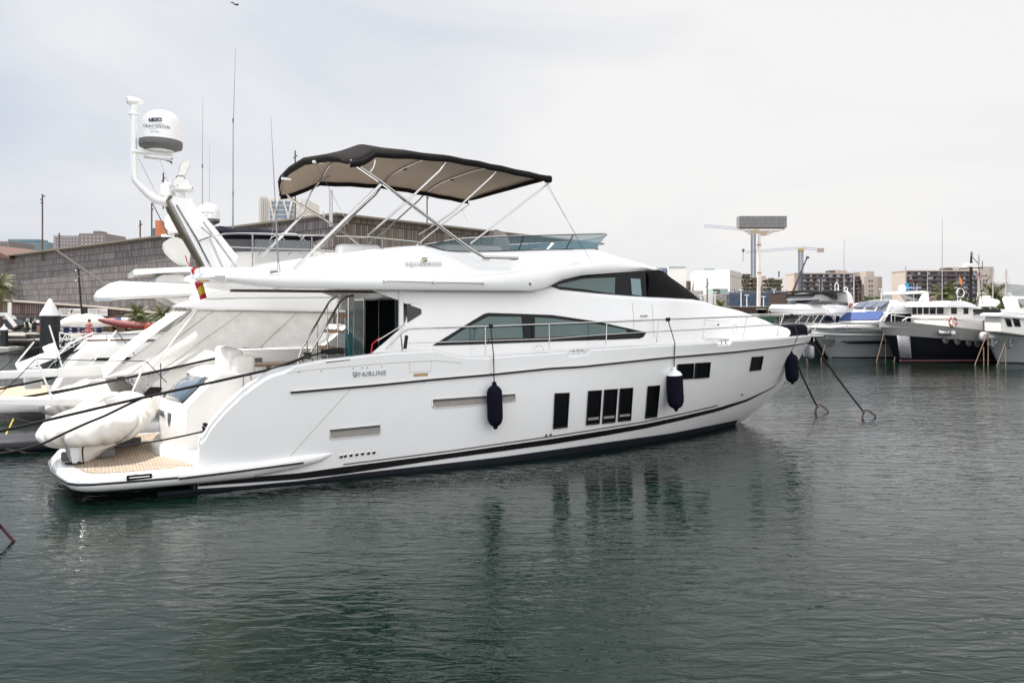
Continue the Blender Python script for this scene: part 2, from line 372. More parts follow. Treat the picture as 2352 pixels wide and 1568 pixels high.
# boot stripe, thin stripe, antifouling
st_top = Z1([(325, 384), (420, 372), (1000, 322), (1300, 280)]) + Z2([(0, 525), (350, 475), (700, 425), (1000, 378), (1300, 330), (1550, 278), (1800, 220), (2000, 160), (2150, 92), (2190, 68)])
st_bot = Z1([(325, 412), (420, 403), (1000, 362), (1300, 328)]) + Z2([(0, 557), (350, 510), (700, 462), (1000, 413), (1300, 360), (1550, 305), (1800, 243), (2000, 175), (2150, 97), (2190, 70)])
patch(MB(BM), st_top, st_bot, hb, .014, 90, 2, .014).build("boot_stripe", BLACK, Y0)
thin_t = [(u, v - 7) for u, v in st_top[3:]]; thin_b = [(u, v - 4.2) for u, v in st_top[3:]]
patch(MB(BM), thin_t[:-3], thin_b[:-3], hb, .012, 80, 1, .012).build("pin_stripe", GRYP, Y0)
af_t = Z1([(300, 440), (640, 418), (1000, 385), (1400, 333)]) + Z2([(0, 600), (350, 560), (1000, 470), (1500, 400), (1940, 312)])
def afl():
    T = [(u, v - 4) for u, v in resample(af_t, 70)]; rows = [[] for _ in range(7)]
    P0 = [bsurf(u, v, hb, .016) for u, v in T]; P0 = [Vector((P0[0].x - .6, 0, P0[0].z)), Vector((P0[0].x - .3, 0, P0[0].z))] + P0
    for p in P0:
        for k in range(7):
            z = p.z + (-.45 - p.z) * k / 6; rows[k].append(Vector((p.x, -(hb(p.x, z) + .018), z)))
    return MB(BM).grid(rows)
afl().build("antifouling", ANTI, Y0)
MB(BM).box((-.0, 0, -.12), (.05, 4.42, .6)).build("transom_shade_slab", ANTI, Y0, smooth=False)  # dark slab standing in for the shade under the swim platform
# rub rail along the hull
rub = [(668, 901)] + Z5([(320, 1018), (1000, 960), (1420, 918), (1890, 878), (2352, 830)]) + Z6([(400, 935), (1000, 872), (1500, 830), (1900, 785), (2050, 760)])
rp = [bsurf(u, v, hb, .02) for u, v in resample(rub, 70)]
MB(BM).tube(rp, .024, 8).build("rub_rail", RUB, Y0)
MB(BM).tube([p + Vector((0, -.016, .022)) for p in rp], .014, 6).build("rub_rail_trim", STEEL, Y0)
# seam line under bulwark
# hull windows
wins = [Z2([(705, 122), (803, 118), (789, 350), (694, 360)]), Z2([(930, 106), (1020, 100), (1004, 326), (916, 335)]), Z2([(1038, 98), (1127, 92), (1110, 316), (1024, 324)]), Z2([(1143, 90), (1230, 84), (1215, 303), (1130, 311)]), Z2([(1330, 74), (1411, 68), (1391, 281), (1313, 290)]),
        Z6([(1105, 916), (1223, 909), (1216, 1020), (1098, 1026)]), Z6([(1235, 907), (1344, 901), (1333, 1012), (1226, 1020)]), Z6([(1646, 864), (1726, 857), (1707, 957), (1628, 965)])]
for i, w in enumerate(wins):
    a, b_, c, d = w; mb = MB(BM); patch(mb, [a, b_], [d, c], hb, .012, 6, 4, .03)
    o = mb.build("hull_window", GLASSB, Y0, ang=20)
    cx = sum(p[0] for p in w) / 4; cy = sum(p[1] for p in w) / 4
    k = lambda p, e: (cx + (p[0] - cx) * e, cy + (p[1] - cy) * (1 - (1 - e) * .5))
    rr = []
    for e0 in (1.02, .86):
        rr.append([bsurf(*k(p, e0), hb, .020) for p in (resample([a, b_], 5) + resample([b_, c], 6)[1:] + resample([c, d], 5)[1:] + resample([d, a], 6)[1:])])
    MB(BM).grid(rr).build("window_frame", BLACK, o, solid=.008)
    if i in (1, 2, 3):      # pale sill seen inside
        p0 = [k(q, .84) for q in w]; lo = lambda q, r_, x: (q[0] + (r_[0] - q[0]) * x, q[1] + (r_[1] - q[1]) * x)
        patch(MB(BM), [lo(p0[0], p0[3], .82), lo(p0[1], p0[2], .82)], [lo(p0[0], p0[3], .90), lo(p0[1], p0[2], .90)], hb, .016, 4, 1, .004).build("blind_edge", GREYD, o)
# recessed vents
for w in (Z1([(1210, 30), (1547, -2), (1547, 62), (1210, 93)]), [(994, 917), (1184, 904), (1184, 922), (994, 937)]):
    mb = MB(BM); patch(mb, [w[0], w[1]], [w[3], w[2]], hb, .004, 10, 2, .01); vt = mb.build("side_vent", GREYD, Y0)
    t0 = [w[0], w[1]]; t1 = [(w[0][0], w[0][1] + 5), (w[1][0], w[1][1] + 4)]
    patch(MB(BM), t0, t1, hb, .022, 10, 1, .012).build("vent_hood", M("dark_hood", (.09, .09, .085), .5), vt)
    rr = []
    for e in (1.0, 1.05):
        cx = (w[0][0] + w[1][0]) / 2; cy = (w[0][1] + w[2][1]) / 2
        kk = lambda p: (cx + (p[0] - cx) * (1 + (e - 1) * .3), cy + (p[1] - cy) * (1 + (e - 1) * 2))
        rr.append([bsurf(*kk(p), hb, .010) for p in resample([w[0], w[1], w[2], w[3], w[0]], 30)])
    MB(BM).grid(rr).build("vent_rim", GEL, vt, solid=.01)
# through-hull outlets
for x, y in [(1283, 209), (1311, 204), (1350, 199), (1388, 194), (1427, 189), (1467, 185), (1503, 181)]:
    u, v = Z1([(x, y)])[0]; p = bsurf(u, v, hb, .0)
    o = MB(BM).lathe([(.034, 0), (.034, .02), (.022, .026), (.02, .005)], p, (0, -1, 0), 14).build("drain_outlet", STEEL, Y0)
    MB(BM).lathe([(.019, .015), (.001, .016)], p, (0, -1, 0), 10).build("drain_hole", BLACK, o)
for x, y in [(645, 404), (675, 399), (1962, 130)]:
    u, v = Z2([(x, y)])[0]; p = bsurf(u, v, hb, .0)
    MB(BM).lathe([(.03, 0), (.03, .02), (.016, .024), (.014, .01)], p, (0, -1, 0), 12).build("drain_outlet", GRYP, Y0)
# panel seam on quarter
sm = [bsurf(u, v, hb, .001) for u, v in resample([Z1([(945, 205)])[0], Z5([(360, 1465)])[0], Z5([(790, 990)])[0]], 12)]
MB(BM).tube(sm, .004, 5).build("hull_seam", GREYD, Y0)
sm = [bsurf(u, v, hb, .001) for u, v in resample([(657, 858), (700, 850), (900, 833), (1000, 828), (1060, 833)], 14)]
MB(BM).tube(sm, .004, 5).build("bulwark_seam", GREYD, Y0)
# bulwark gate panel and slot
for seg in ([(941, 831), (941, 855), (990, 852), (990, 827)],):
    MB(BM).tube([bsurf(u, v, hb, .001) for u, v in seg], .0035, 5).build("gate_seam", GREYD, Y0)
mb = MB(BM); patch(mb, [(950, 858), (983, 856)], [(950, 865), (983, 863)], hb, .003, 4, 1, .01)
sl = mb.build("bulwark_slot", TEAKEND, Y0)
# maker's lettering on the hull
def hull_text(txt, u, v, size, mat, tf, off=.01, shear=0., rot=None, space=1., depth=.006, parent=Y0, name="lettering", u2=None, v2=None):
    a = bsurf(u, v, tf, off); b_ = bsurf(u2, v2, tf, off)
    t_ = MB(); text_mb(t_, txt, IDM, size, depth, shear, space); w = max(p[0] for p in t_.v) - min(p[0] for p in t_.v); k = (b_ - a).length / w
    mb = MB(BM); m4 = frame3((a + b_) / 2, b_ - a, (0, 0, 1)) @ Matrix.Diagonal((k, k, 1, 1)); xm = (max(p[0] for p in t_.v) + min(p[0] for p in t_.v)) / 2; mb.add([m4 @ Vector((p[0] - xm, p[1], p[2])) for p in t_.v], t_.f)
    return mb.build(name, mat, parent, smooth=False)
u0, v0 = Z5([(852, 878)])[0]; u1, v1 = Z5([(1068, 862)])[0]
hull_text("FAIRLINE", u0, v0, .185, CHROME, hb, u2=u1, v2=v1, space=1.12)
sh = Z5([(807, 858), (843, 856), (842, 880), (825, 901), (810, 885)])
o = MB(BM).slab([bsurf(u, v, hb, .014) for u, v in sh], (0, .012, 0)).build("shield_badge", CHROME, Y0, smooth=False)
for k in range(3):
    q = Z5([(814 + 9 * k, 862), (818 + 9 * k, 862), (815 + 7 * k, 888), (813 + 7 * k, 884)]); MB(BM).slab([bsurf(u, v, hb, .018) for u, v in q], (0, .008, 0)).build("badge_bar", WHT, o, smooth=False)
for x, y in [(809, 829), (881, 825), (919, 823), (1031, 814), (383, 860), (558, 849), (1365, 940)]:
    u, v = Z5([(x, y)])[0]; MB(BM).lathe([(.012, 0), (.012, .008), (.002, .01)], bsurf(u, v, hb), (0, -1, 0), 8).build("screw_cap", GRYP, Y0)
# handrail base plate on the quarter
patch(MB(BM), Z5([(595, 778), (788, 757)]), Z5([(598, 787), (785, 765)]), hb, .004, 8, 1, .01).build("fairlead_plate", STEEL, Y0)

# ---- swim platform
PLAN = [(-.30, -2.5), (-1.2, -2.47), (-1.62, -2.43), (-1.84, -2.34), (-1.97, -2.17), (-2.12, -1.6), (-2.25, -.9), (-2.33, 0)]
PLAN = [(1.0, -2.45)] + PLAN; PLAN = PLAN + [(s, -t) for s, t in PLAN[-2::-1]]
def inset(d):
    out = []
    for s, t in PLAN:
        L_ = math.hypot(s - .2, t); out.append(((s if s > .5 else s + d * (1 if s < -1.5 else .2)), t - math.copysign(min(abs(t), d * (1 if abs(t) > 1 else abs(t))), t)))
    return out
mb = MB(BM); mb.loft([[(s, t, z) for s, t in inset(d)] for d, z in ((.35, .17), (.12, .175), (.03, .23), (0, .30), (0, .37), (.03, .44), (.08, .465), (.2, .47), (.24, .455))])
pl = mb.build("swim_platform", GEL, Y0, ang=50)
mb = MB(BM); r1 = inset(.25); mb.slab([(s, t, .459) for s, t in r1], (0, 0, .012)); mb.build("teak_sheet", TEAK, pl, smooth=False)
ln = [Vector((s, t, .335)) for s, t in inset(-.012)]
ln = [p for p in ln if p.x < -.18]
MB(BM).tube(ln, .026, 8).build("platform_rub_rail", RUB, pl)
MB(BM).tube([p + Vector((-.012 if p.x < -1.9 else 0, math.copysign(.016, p.y) if p.x > -2 else 0, .022)) for p in ln], .011, 6).build("platform_rail_trim", STEEL, pl)
c = bt(559 * .3174 + 0, 861.3 + 740 * .3174, -2.5)
a = bz(*ZE([(915, 738)])[0], .41); b_ = bz(*ZE([(1103, 733)])[0], .41)
lb = MB(BM).box(((a.x + b_.x) / 2, -2.475, .405), (abs(b_.x - a.x), .05, .085)).build("ladder_locker", BLACK, pl, smooth=False, bevel=.008)
MB(BM).tube([(a.x + .04, -2.508, .405), (b_.x - .04, -2.508, .405)], .016, 8).build("ladder_rail", STEEL, lb)
# sponson faired to the hull
T = resample([(409, 1073), (531, 1068), (686, 1046), (740, 1041), (764, 1040)], 26); Bq = resample([(409, 1115), (584, 1094), (686, 1075), (740, 1059), (764, 1043)], 26)
rows = []
for (tu, tv), (bu, bv) in zip(T, Bq):
    a = bsurf(tu, tv, hb, .0); b_ = bsurf(bu, bv, hb, .0); hh = abs(a.z - b_.z); row = []
    for k in range(9):
        f = math.pi * k / 8; row.append((a.x, a.y * (1 + math.cos(f)) / 2 + b_.y * (1 - math.cos(f)) / 2 - math.sin(f) ** .7 * min(.13, hh * .5) + .01, a.z * (1 + math.cos(f)) / 2 + b_.z * (1 - math.cos(f)) / 2))
    rows.append(row)
sp = MB(BM).grid(rows).build("sponson", GEL, Y0, ang=60)
lr = [bsurf(u, v, lambda s, z: max(hb(s, z), 2.395), .15) for u, v in resample([(411, 1098.5), (540, 1083), (697, 1062)], 10)]
MB(BM).tube(lr, .024, 8).build("sponson_rub_rail", RUB, sp); MB(BM).tube([p + Vector((0, -.016, .022)) for p in lr], .011, 6).build("sponson_rail_trim", STEEL, sp)

# ---- transom garage block
NT = -1.45
side = [bt(427, 1006, NT), bt(427, 990, NT), bt(428.5, 943, NT), bt(433, 932, NT), bt(500, 865, NT), bt(512, 859, NT)]
zt_ = side[-1].z
side += [Vector((1.5, NT, zt_)), Vector((1.5, NT, .4))]
side[0].z = .45; side[0].x = side[1].x
rows = []
for k in range(13):
    t = NT + (-2 * NT) * k / 12; bulge = .34 * (1 - (t / NT) ** 2)
    rows.append([(p.x - (bulge if p.x < 1.2 else 0), t, p.z) for p in side])
blk = MB(BM).loft(rows).build("transom_block", GELW, Y0, ang=35, bevel=.0)
def door(pa, pb, fs, ft):              # point on raked door: fs up, ft across
    t = NT + (-2 * NT) * ft; bulge = .34 * (1 - (t / NT) ** 2); p = side[3].lerp(side[4], fs); n = Vector((-(side[4].z - side[3].z), 0, side[4].x - side[3].x)).normalized()
    return Vector((p.x - bulge, t, p.z)) + n * pa
gr = [[door(.012, 0, f, a) for a in [i / 12 for i in range(1, 12)]] for f in (.06, .5, .93)]
dg = MB(BM).grid(gr).build("garage_door_window", M("blue_sky_glass", (.03, .06, .09), .03, spec=1., coat=1.), blk, solid=.01)
mb = MB(BM); mb.tube([gr[0][0], gr[0][5], gr[0][-1], gr[-1][-1], gr[-1][5], gr[-1][0], gr[0][0]], .012, 6); mb.build("window_seal", BLACK, dg)
def trans(z, t, off=.004):
    p = side[1].lerp(side[2], (z - side[1].z) / (side[2].z - side[1].z)); return Vector((p.x - .34 * (1 - (t / NT) ** 2) - off, t, z))
zz = side[2].z - .16
mb = MB(BM); text_mb(mb, "STEEL", frame3(trans(zz, -.36, .02), trans(zz, -.58) - trans(zz, -.14), (0, 0, 1)), .17, .006, 0, 1.1); mb.build("lettering", M("dark_chrome", (.06, .06, .065), .3), blk, smooth=False)
q = [trans(zz + .06, -.72, .01), trans(zz + .06, -.88, .01), trans(zz - .08, -.87, .01), trans(zz - .2, -.80, .01), trans(zz - .08, -.73, .01)]
MB(BM).slab(q, (.01, 0, 0)).build("shield_badge", M("dark_chrome", (.06, .06, .065)), blk, smooth=False)
# plinth step running round the transom foot and side stairs
mb = MB(BM); mb.loft([[(s - d, t, z) for s, t in [(1.2, -2.3), (.12, -2.28), (-.02, -1.6), (-.34, -.9), (-.50, 0), (-.34, .9), (-.02, 1.6), (.12, 2.28), (1.2, 2.3)]] for d, z in ((.12, .46), (.1, .56), (.06, .62), (0, .635))])
mb.build("transom_plinth", GELW, Y0, ang=50)
for sg in (-1, 1):
    mb = MB(BM)
    for k, (s0, z) in enumerate([(.35, .80), (.62, 1.0), (.92, 1.18), (1.2, 1.32)]): mb.rbox((s0 + .5, sg * 1.83, z - .3), (1.0 + .02 * k, .8, .6), .03)
    o = mb.build("stairway", GELW, Y0)
    mb = MB(BM)
    for k, (s0, z) in enumerate([(.35, .80), (.62, 1.0), (.92, 1.18)]): mb.box((s0 + .125 - .09, sg * 1.8, z + .004), (.2, .6, .012))
    mb.build("teak_tread", TEAK, o, smooth=False)
    for x0 in (603, 615):
        p = bt(x0 - 28, 868, -1.5); s0 = .95 + (x0 - 603) * .012
        MB(BM).tube([(s0, sg * 1.47, zt_ - .32), (s0, sg * 1.53, zt_ - .3), (s0, sg * 1.53, zt_ - .05), (s0, sg * 1.47, zt_ - .03)], .012, 6).build("grab_handle", STEEL, o)
mb = MB(BM); mb.box((2.65, 0, 1.28), (2.5, 4.2, .05)); mb.build("cockpit_sole", TEAK, Y0, smooth=False)
# settee backs along the transom
mb = MB(BM); mb.rbox((.95, .75, zt_ + .17), (.3, .9, .5), .07); mb.rbox((.95, -.17, zt_ + .17), (.3, .92, .5), .07); o = mb.build("settee_back", CUSH, Y0)
MB(BM).rbox((1.05, -.92, zt_ + .12), (.42, .34, .42), .09).build("settee_armrest", CUSH, o)
MB(BM).rbox((1.35, .2, 1.62), (.7, 2.6, .34), .06).build("settee_seat", CUSH, o)
# far coaming of the cockpit (moulded locker with switch panel)
mb = MB(BM); mb.rbox((2.6, 1.98, 1.83), (2.5, .34, 1.0), .05); o = mb.build("cockpit_locker", GELW, Y0)
mb = MB(BM); mb.box((1.75, 1.80, 2.05), (.35, .02, .14)); mb.box((1.75, 1.80, 1.84), (.16, .02, .1)); mb.build("switch_panel", GRYP, o, smooth=False)
# table
tp = bz(622, 831, 2.05)
mb = MB(BM); mb.rbox((2.05, .95, 2.03), (1.25, .85, .045), .02); o = mb.build("cockpit_table", M("varnished_teak", (.34, .22, .13), .35, var=.2, scale=9), Y0)
mb = MB(BM)
for dx in (-.14, .14):
    for dy in (-.09, .09): mb.tube([(2.05 + dx, .95 + dy, 1.3), (2.05 + dx, .95 + dy, 2.0)], .035, 10)
mb.build("table_pedestal", STEEL, o)
mb = MB(BM)
for t in (.35, -.15): mb.rbox((2.75, t, 2.02), (.05, .42, .42), .02); mb.rbox((2.55, t, 1.72), (.44, .42, .05), .02)
mb.build("folding_chair_back", CUSH, Y0)
# ---------------------------------------------------------------- deckhouse
def wd(s, z=2.5):
    w = min(2.0, hb(s, 2.3) - .40)
    return max(.15, w - .06 * max(0, z - 2.2))
beltp = [(838, 663), (1000, 668), (1222, 670), (1268, 661), (1282, 668), (1377, 678), (1441, 683), (1488, 686), (1568, 692), (1618, 696), (1644, 706), (1720, 723), (1774, 745), (1790, 757)]
belt = interp([(p.x, p.z) for p in [bsurf(u, v, lambda s, z: wd(s, z) * (1 if s < 11 else .8)) for u, v in beltp]])
SE = bsurf(1790, 757, lambda s, z: wd(s, z) * .8).x
def wbelt(s): return wd(s, belt(s)) - (0 if s < 11 else .2 * wd(s) * min(1, (s - 11) / 2))
# side panel with the aft opening: outline of opening (s,z)
opn = [(838, 663), (924, 692), (930, 696), (930, 745), (885, 785), (849, 816)]
op = [bsurf(u, v, wd) for u, v in opn]
mb = MB(BM); cols = []
ss = [op[-1].x + i * .06 for i in range(12)] + [op[-1].x + .75 + i * .25 for i in range(60)]
ss = [s for s in ss if s < SE] + [SE]
sb = op[-1].x; slow = interp([(p.x, p.z) for p in (op[3], op[4], op[5])])
for s in [s for s in ss]:
    zb = min(1.7, deckz(s) - .05); top = belt(s)
    if s < op[3].x: top_ = slow(s)
    else: top_ = top
    zl = [zb, zb + .3 * (top_ - zb), zb + .6 * (top_ - zb), zb + .8 * (top_ - zb), top_ - .05, top_]
    col = [(s, -wd(s, z) + (0 if s < 11 else (wd(s, z) - wbelt(s)) * max(0, (z - zb) / (top_ - zb)) ** 3), z) for z in zl]
    if s >= op[3].x:
        w = wbelt(s); r_ = min(.1, w * .3); col += [(s, -w + r_ * .3, top + .03), (s, -w + r_, top + .045), (s, -w * .6, top + .07 + .05 * min(1, w)), (s, 0, top + .09 + .06 * min(1, w))]
    else: col += [(s, -wd(s) + .05, top_), (s, -wd(s) + .1, top_ - .05), (s, -wd(s) + .1, top_ - .2), (s, -wd(s) + .1, zb)]
    cols.append(col)
mb.grid(cols); mb.grid([[(x, -y, z) for x, y, z in c] for c in cols])
e = cols[-1]; mb.add(e + [(x, -y, z) for x, y, z in e[::-1]], [tuple(range(2 * len(e)))])
mb.build("deckhouse", GEL, Y0, ang=42)
# upper quarter panel, forward of the cockpit glass: wedge between flybridge and opening top
i0 = [bsurf(u, v, wd, .0) for u, v in [(838, 663), (850, 664), (924, 664), (975, 666), (975, 700), (930, 697), (924, 692), (880, 677)]]
for sg in (1, -1):
    MB(BM).slab([Vector((p.x, p.y * sg, p.z + (0.03 if p.z > 3.55 else 0))) for p in i0], (0, .09 * sg, 0)).build("quarter_panel", GEL, Y0, smooth=False)
tri = [(934, 698), (966, 709), (968, 711), (968, 721), (936, 741)]
MB(BM).slab([bsurf(u, v, wd, .012) for u, v in tri], (0, .03, 0)).build("quarter_window", M("smoked_panel", (.03, .028, .032), .3), Y0, smooth=False)
# saloon window
up = [(994, 793), (1060, 752), (1116, 718), (1183, 720), (1269, 723), (1371, 738), (1485, 763)]
dn = [(994.5, 793.5), (1070, 791.5), (1206, 786.5), (1300, 783), (1400, 780), (1476, 777), (1484, 764.5)]
sw = patch(MB(BM), up, dn, wd, .012, 46, 4, .02).build("saloon_window", GLASSB, Y0, ang=25)
for T_, B_ in (([Z5([(1545, 612)])[0], Z5([(1700, 510)])[0], (1121, 727), Z5([(2128, 425)])[0]], [Z5([(1546, 614)])[0], Z5([(1700, 608)])[0], (1125, 778), Z5([(2140, 590)])[0]]),
               ([(1228.5, 729), (1270, 731), (1371, 744), (1438, 757)], [(1228.5, 776), (1270, 774), (1371, 769), (1440, 764)])):
    patch(MB(BM), T_, B_, wd, .02, 18, 3, .006).build("blind_pane", BLIND, sw, ang=25)
# pilothouse side window + mesh windshield cover
wp = lambda s, z: wbelt(s) - .10 - .12 * max(0, z - 3.4)
upw = [(1266, 657), (1288, 645), (1339, 633), (1409, 628), (1486, 622)]; dnw = [(1266.5, 657.6), (1282, 667), (1377, 677), (1441, 682), (1489, 685)]
hw_ = patch(MB(BM), upw, dnw, wp, .0, 30, 4, .05).build("pilothouse_window", GLASSB, Y0, ang=30)
patch(MB(BM), [(1280, 654), (1340, 640), (1413, 637)], [(1282, 658), (1340, 664), (1412, 675)], wp, .012, 16, 3, .006).build("blind_pane", BLIND, hw_, ang=25)
patch(MB(BM), Z6([(765, 295), (835, 300)]), Z6([(775, 412), (845, 422)]), wp, .012, 4, 2, .006).build("reflection_pane", M("pale_glass", (.16, .24, .26), .1), hw_)
A = [bsurf(1486, 686, wp, .02), bt(1568, 692, -1.33), bt(1618, 696, -.8)]; C_ = Vector((13.15, 0, 3.47)); Bt_ = [bsurf(1485, 621, wp, .02), bt(1523, 622, -1.0)]; D_ = Vector((11.75, 0, 4.27))
def bez(pts, n):
    out = []
    for i in range(n + 1):
        t = i / n; q = [p.copy() for p in pts]
        while len(q) > 1: q = [q[j].lerp(q[j + 1], t) for j in range(len(q) - 1)]
        out.append(q[0])
    return out
def pl3(pts, n):       # even resample of 3-D polyline
    d = [0]
    for a, b in zip(pts, pts[1:]): d.append(d[-1] + (b - a).length)
    out = []
    for i in range(n + 1):
        x = d[-1] * i / n; j = 0
        while j < len(d) - 2 and d[j + 1] < x: j += 1
        out.append(pts[j].lerp(pts[j + 1], (x - d[j]) / max(1e-9, d[j + 1] - d[j])))
    return out
mir = lambda p: Vector((p.x, -p.y, p.z))
bot = pl3([A[0], A[0].lerp(A[1], .5) + Vector((0, -.02, 0)), A[1], A[2], Vector((13.1, -.4, 3.45)), C_], 18); top = pl3([Bt_[0], Bt_[0].lerp(Bt_[1], .55) + Vector((0, -.04, .01)), Bt_[1], Vector((11.65, -.5, 4.25)), D_], 18)
rows = []
for k in range(9):
    f = k / 8; r_ = [t_.lerp(b_, f) + Vector((.06, -.05, .02)) * math.sin(math.pi * f) * .6 for t_, b_ in zip(top, bot)]
    r_ = [p + Vector((0, -.012 * math.sin(i * 1.9 + k * .6), 0)) for i, p in enumerate(r_)]
    rows.append(r_ + [mir(p) for p in r_[-2::-1]])
MB(BM).grid(rows).build("windshield_cover", MESHF, Y0, ang=60, solid=.01)
# foredeck details
def surf_tube(pts, tf, r=.004, name="deck_seam", mat=GREYD, off=.002): MB(BM).tube([bsurf(u, v, tf, off) for u, v in pts], r, 5).build(name, mat, Y0)
ZG = lambda p: d2(p, 1205.8, 545.5, .3174)
surf_tube(ZG([(775, 470), (785, 560), (790, 700)]), wd); surf_tube(ZG([(918, 480), (925, 560), (935, 725)]), wd)
circ = lambda cx, cy, rx, ry: [(cx + rx * math.cos(a * .35), cy + ry * math.sin(a * .35)) for a in range(19)]
surf_tube(circ(*ZG([(1520, 665)])[0], 5, 12), wd); surf_tube(circ(*ZG([(100, 815)])[0], 11, 11)[9:], wd)
o = MB(BM).lathe([(.035, 0), (.035, .012), (.012, .02)], bsurf(*ZG([(1397, 629)])[0], wd), (0, -1, 0), 12).build("deck_filler", CHROME, Y0)
surf_tube(ZG([(1300, 598), (1480, 610)]), wd, .008, "grab_rail", STEEL, .03)
surf_tube(ZG([(1310, 735), (1480, 732)]), wd, .008, "grab_rail", STEEL, .03)
p = bsurf(*ZG([(858, 565)])[0], wd); MB(BM).rbox(p + Vector((0, -.02, 0)), (.2, .03, .04), .012).build("door_latch", STEEL, Y0)

# ---------------------------------------------------------------- aft bulkhead, sliding doors, flybridge stairs
mb = MB(BM); mb.box((4.0, 0, 1.75), (.06, 3.9, .9)); mb.box((4.0, 0, 3.58), (.08, 3.9, .22)); mb.box((3.98, -1.93, 2.5), (.09, .07, 2.4)); bk = mb.build("saloon_bulkhead", GELW, Y0, smooth=False)
def _curt(nt, N, L, b):
    tc = N.new("ShaderNodeTexCoord"); w = N.new("ShaderNodeTexWave"); w.inputs["Scale"].default_value = 4.5; w.inputs["Distortion"].default_value = 3.5; w.inputs["Detail"].default_value = 2
    mp = N.new("ShaderNodeMapping"); mp.inputs["Scale"].default_value = (1, 1, .05); L.new(tc.outputs["Object"], mp.inputs[0]); L.new(mp.outputs[0], w.inputs[0])
    cr = N.new("ShaderNodeValToRGB"); cr.color_ramp.elements[0].color = (.003, .038, .045, 1); cr.color_ramp.elements[1].color = (.018, .14, .155, 1); L.new(w.outputs["Fac"], cr.inputs[0]); L.new(cr.outputs[0], b.inputs["Base Color"])
    b.inputs["Specular IOR Level"].default_value = .08
CURT = pattern_mat("teal_door_glass", _curt, .12)
DGL = M("dark_door_glass", (.004, .006, .007), .1, spec=0.)
for i, (t0, t1, mt) in enumerate([(1.9, 1.1, CURT), (1.1, .3, CURT), (.3, -.75, DGL), (-.75, -1.85, DGL)]):
    x = 3.94 - .025 * (i % 2); o = MB(BM).box((x, (t0 + t1) / 2, 2.4), (.02, t0 - t1 - .03, 2.15)).build("sliding_door", mt, Y0, smooth=False)
    mb = MB(BM)
    for t in (t0, t1): mb.box((x - .004, t - .015 * (1 if t == t0 else -1), 2.4), (.03, .035, 2.17))
    mb.box((x - .004, (t0 + t1) / 2, 3.47), (.03, t0 - t1, .04)); mb.build("door_frame", BLACK if i > 1 else STEEL, o, smooth=False)

treads = [(2.55, 1.50), (2.65, 1.80), (2.78, 2.12), (2.92, 2.45), (3.08, 2.80), (3.28, 3.14)]
o = None
for s, z in treads:
    o2 = MB(BM).rbox((s, -.08, z - .03), (.27, .82, .06), .025).build("stair_tread", TEAKEND, Y0)
for t, w in ((.36, 0), (-.52, 0)):
    a = Vector((2.36, t, 1.35)); pts = [a, Vector((2.38, t, 2.1)), Vector((2.5, t, 2.38)), Vector((3.12, t, 3.42)), Vector((3.22, t, 3.53)), Vector((3.42, t, 3.56))]
    hr = MB(BM).tube(bez(pts[:3], 4) + bez(pts[3:], 5), .024, 8).build("stair_handrail", STEEL, Y0)
    mb = MB(BM)
    for k, s in enumerate((2.62, 2.85, 3.07, 3.3)):
        zt2 = 2.38 + (s - 2.5) * 1.68; mb.tube([(s, t, zt2 - (1.0 if k else 1.2)), (s, t, min(3.5, zt2))], .016, 6)
    mb.build("stair_stanchion", STEEL, hr)
MB(BM).box((3.45, .22, 3.40), (.3, .3, .34)).build("stair_hatch_trunk", GELW, Y0, smooth=False, bevel=.02)
MB(BM).box((3.3, 1.25, 1.72), (.8, .5, .9)).build("wet_bar", M("taupe_locker", (.32, .29, .27), .5, var=.05), Y0, smooth=False, bevel=.05)
# brown blind cassette and lamps under the overhang
MB(BM).box((2.2, -1.35, 3.615), (2.9, .22, .05)).build("blind_cassette", M("brown_cassette", (.10, .055, .035), .5), Y0, smooth=False)
for s, t in ((1.5, -1.8), (2.6, -1.8), (3.4, -1.8), (1.1, -.6), (2.0, .4)): MB(BM).lathe([(.07, 0), (.07, -.015), (.05, -.02)], (s, t, 3.64), (0, 0, 1), 12).build("ceiling_lamp", GREYD, Y0)

# ---------------------------------------------------------------- flybridge
wf = interp([(.3, 2.05), (.9, 2.22), (1.8, 2.3), (6.5, 2.28), (7.5, 2.18), (9, 1.95), (10, 1.74), (10.6, 1.56), (11.1, 1.28), (11.5, .9), (11.8, .3)])
wft = lambda s, z=0: wf(s)
F1 = [(590, 656), (650, 661), (800, 664), (1000, 666), (1222, 668), (1250, 664), (1266, 656), (1288, 643), (1339, 631.5), (1409, 626.5), (1486, 621), (1523, 622)]
F2 = [(560, 629), (700, 630), (867, 635), (1050, 635), (1150, 629), (1230, 617), (1300, 609), (1400, 600), (1480, 609), (1523, 621)]
F3 = [(553, 627), (579, 613), (611, 606), (700, 593), (746, 587), (900, 567), (977, 562), (1000, 569), (1020, 575), (1060, 578), (1140, 577.5), (1370, 571.5), (1422, 590), (1479, 606), (1512, 620)]
lin = lambda P, d=0: interp([(p.x, p.z) for p in [bsurf(u, v, lambda s, z: max(.2, wf(s) - d)) for u, v in P]])
f1, f2, f3 = lin(F1), lin(F2), lin(F3, .3)
FS0, FS1 = .55, 11.62
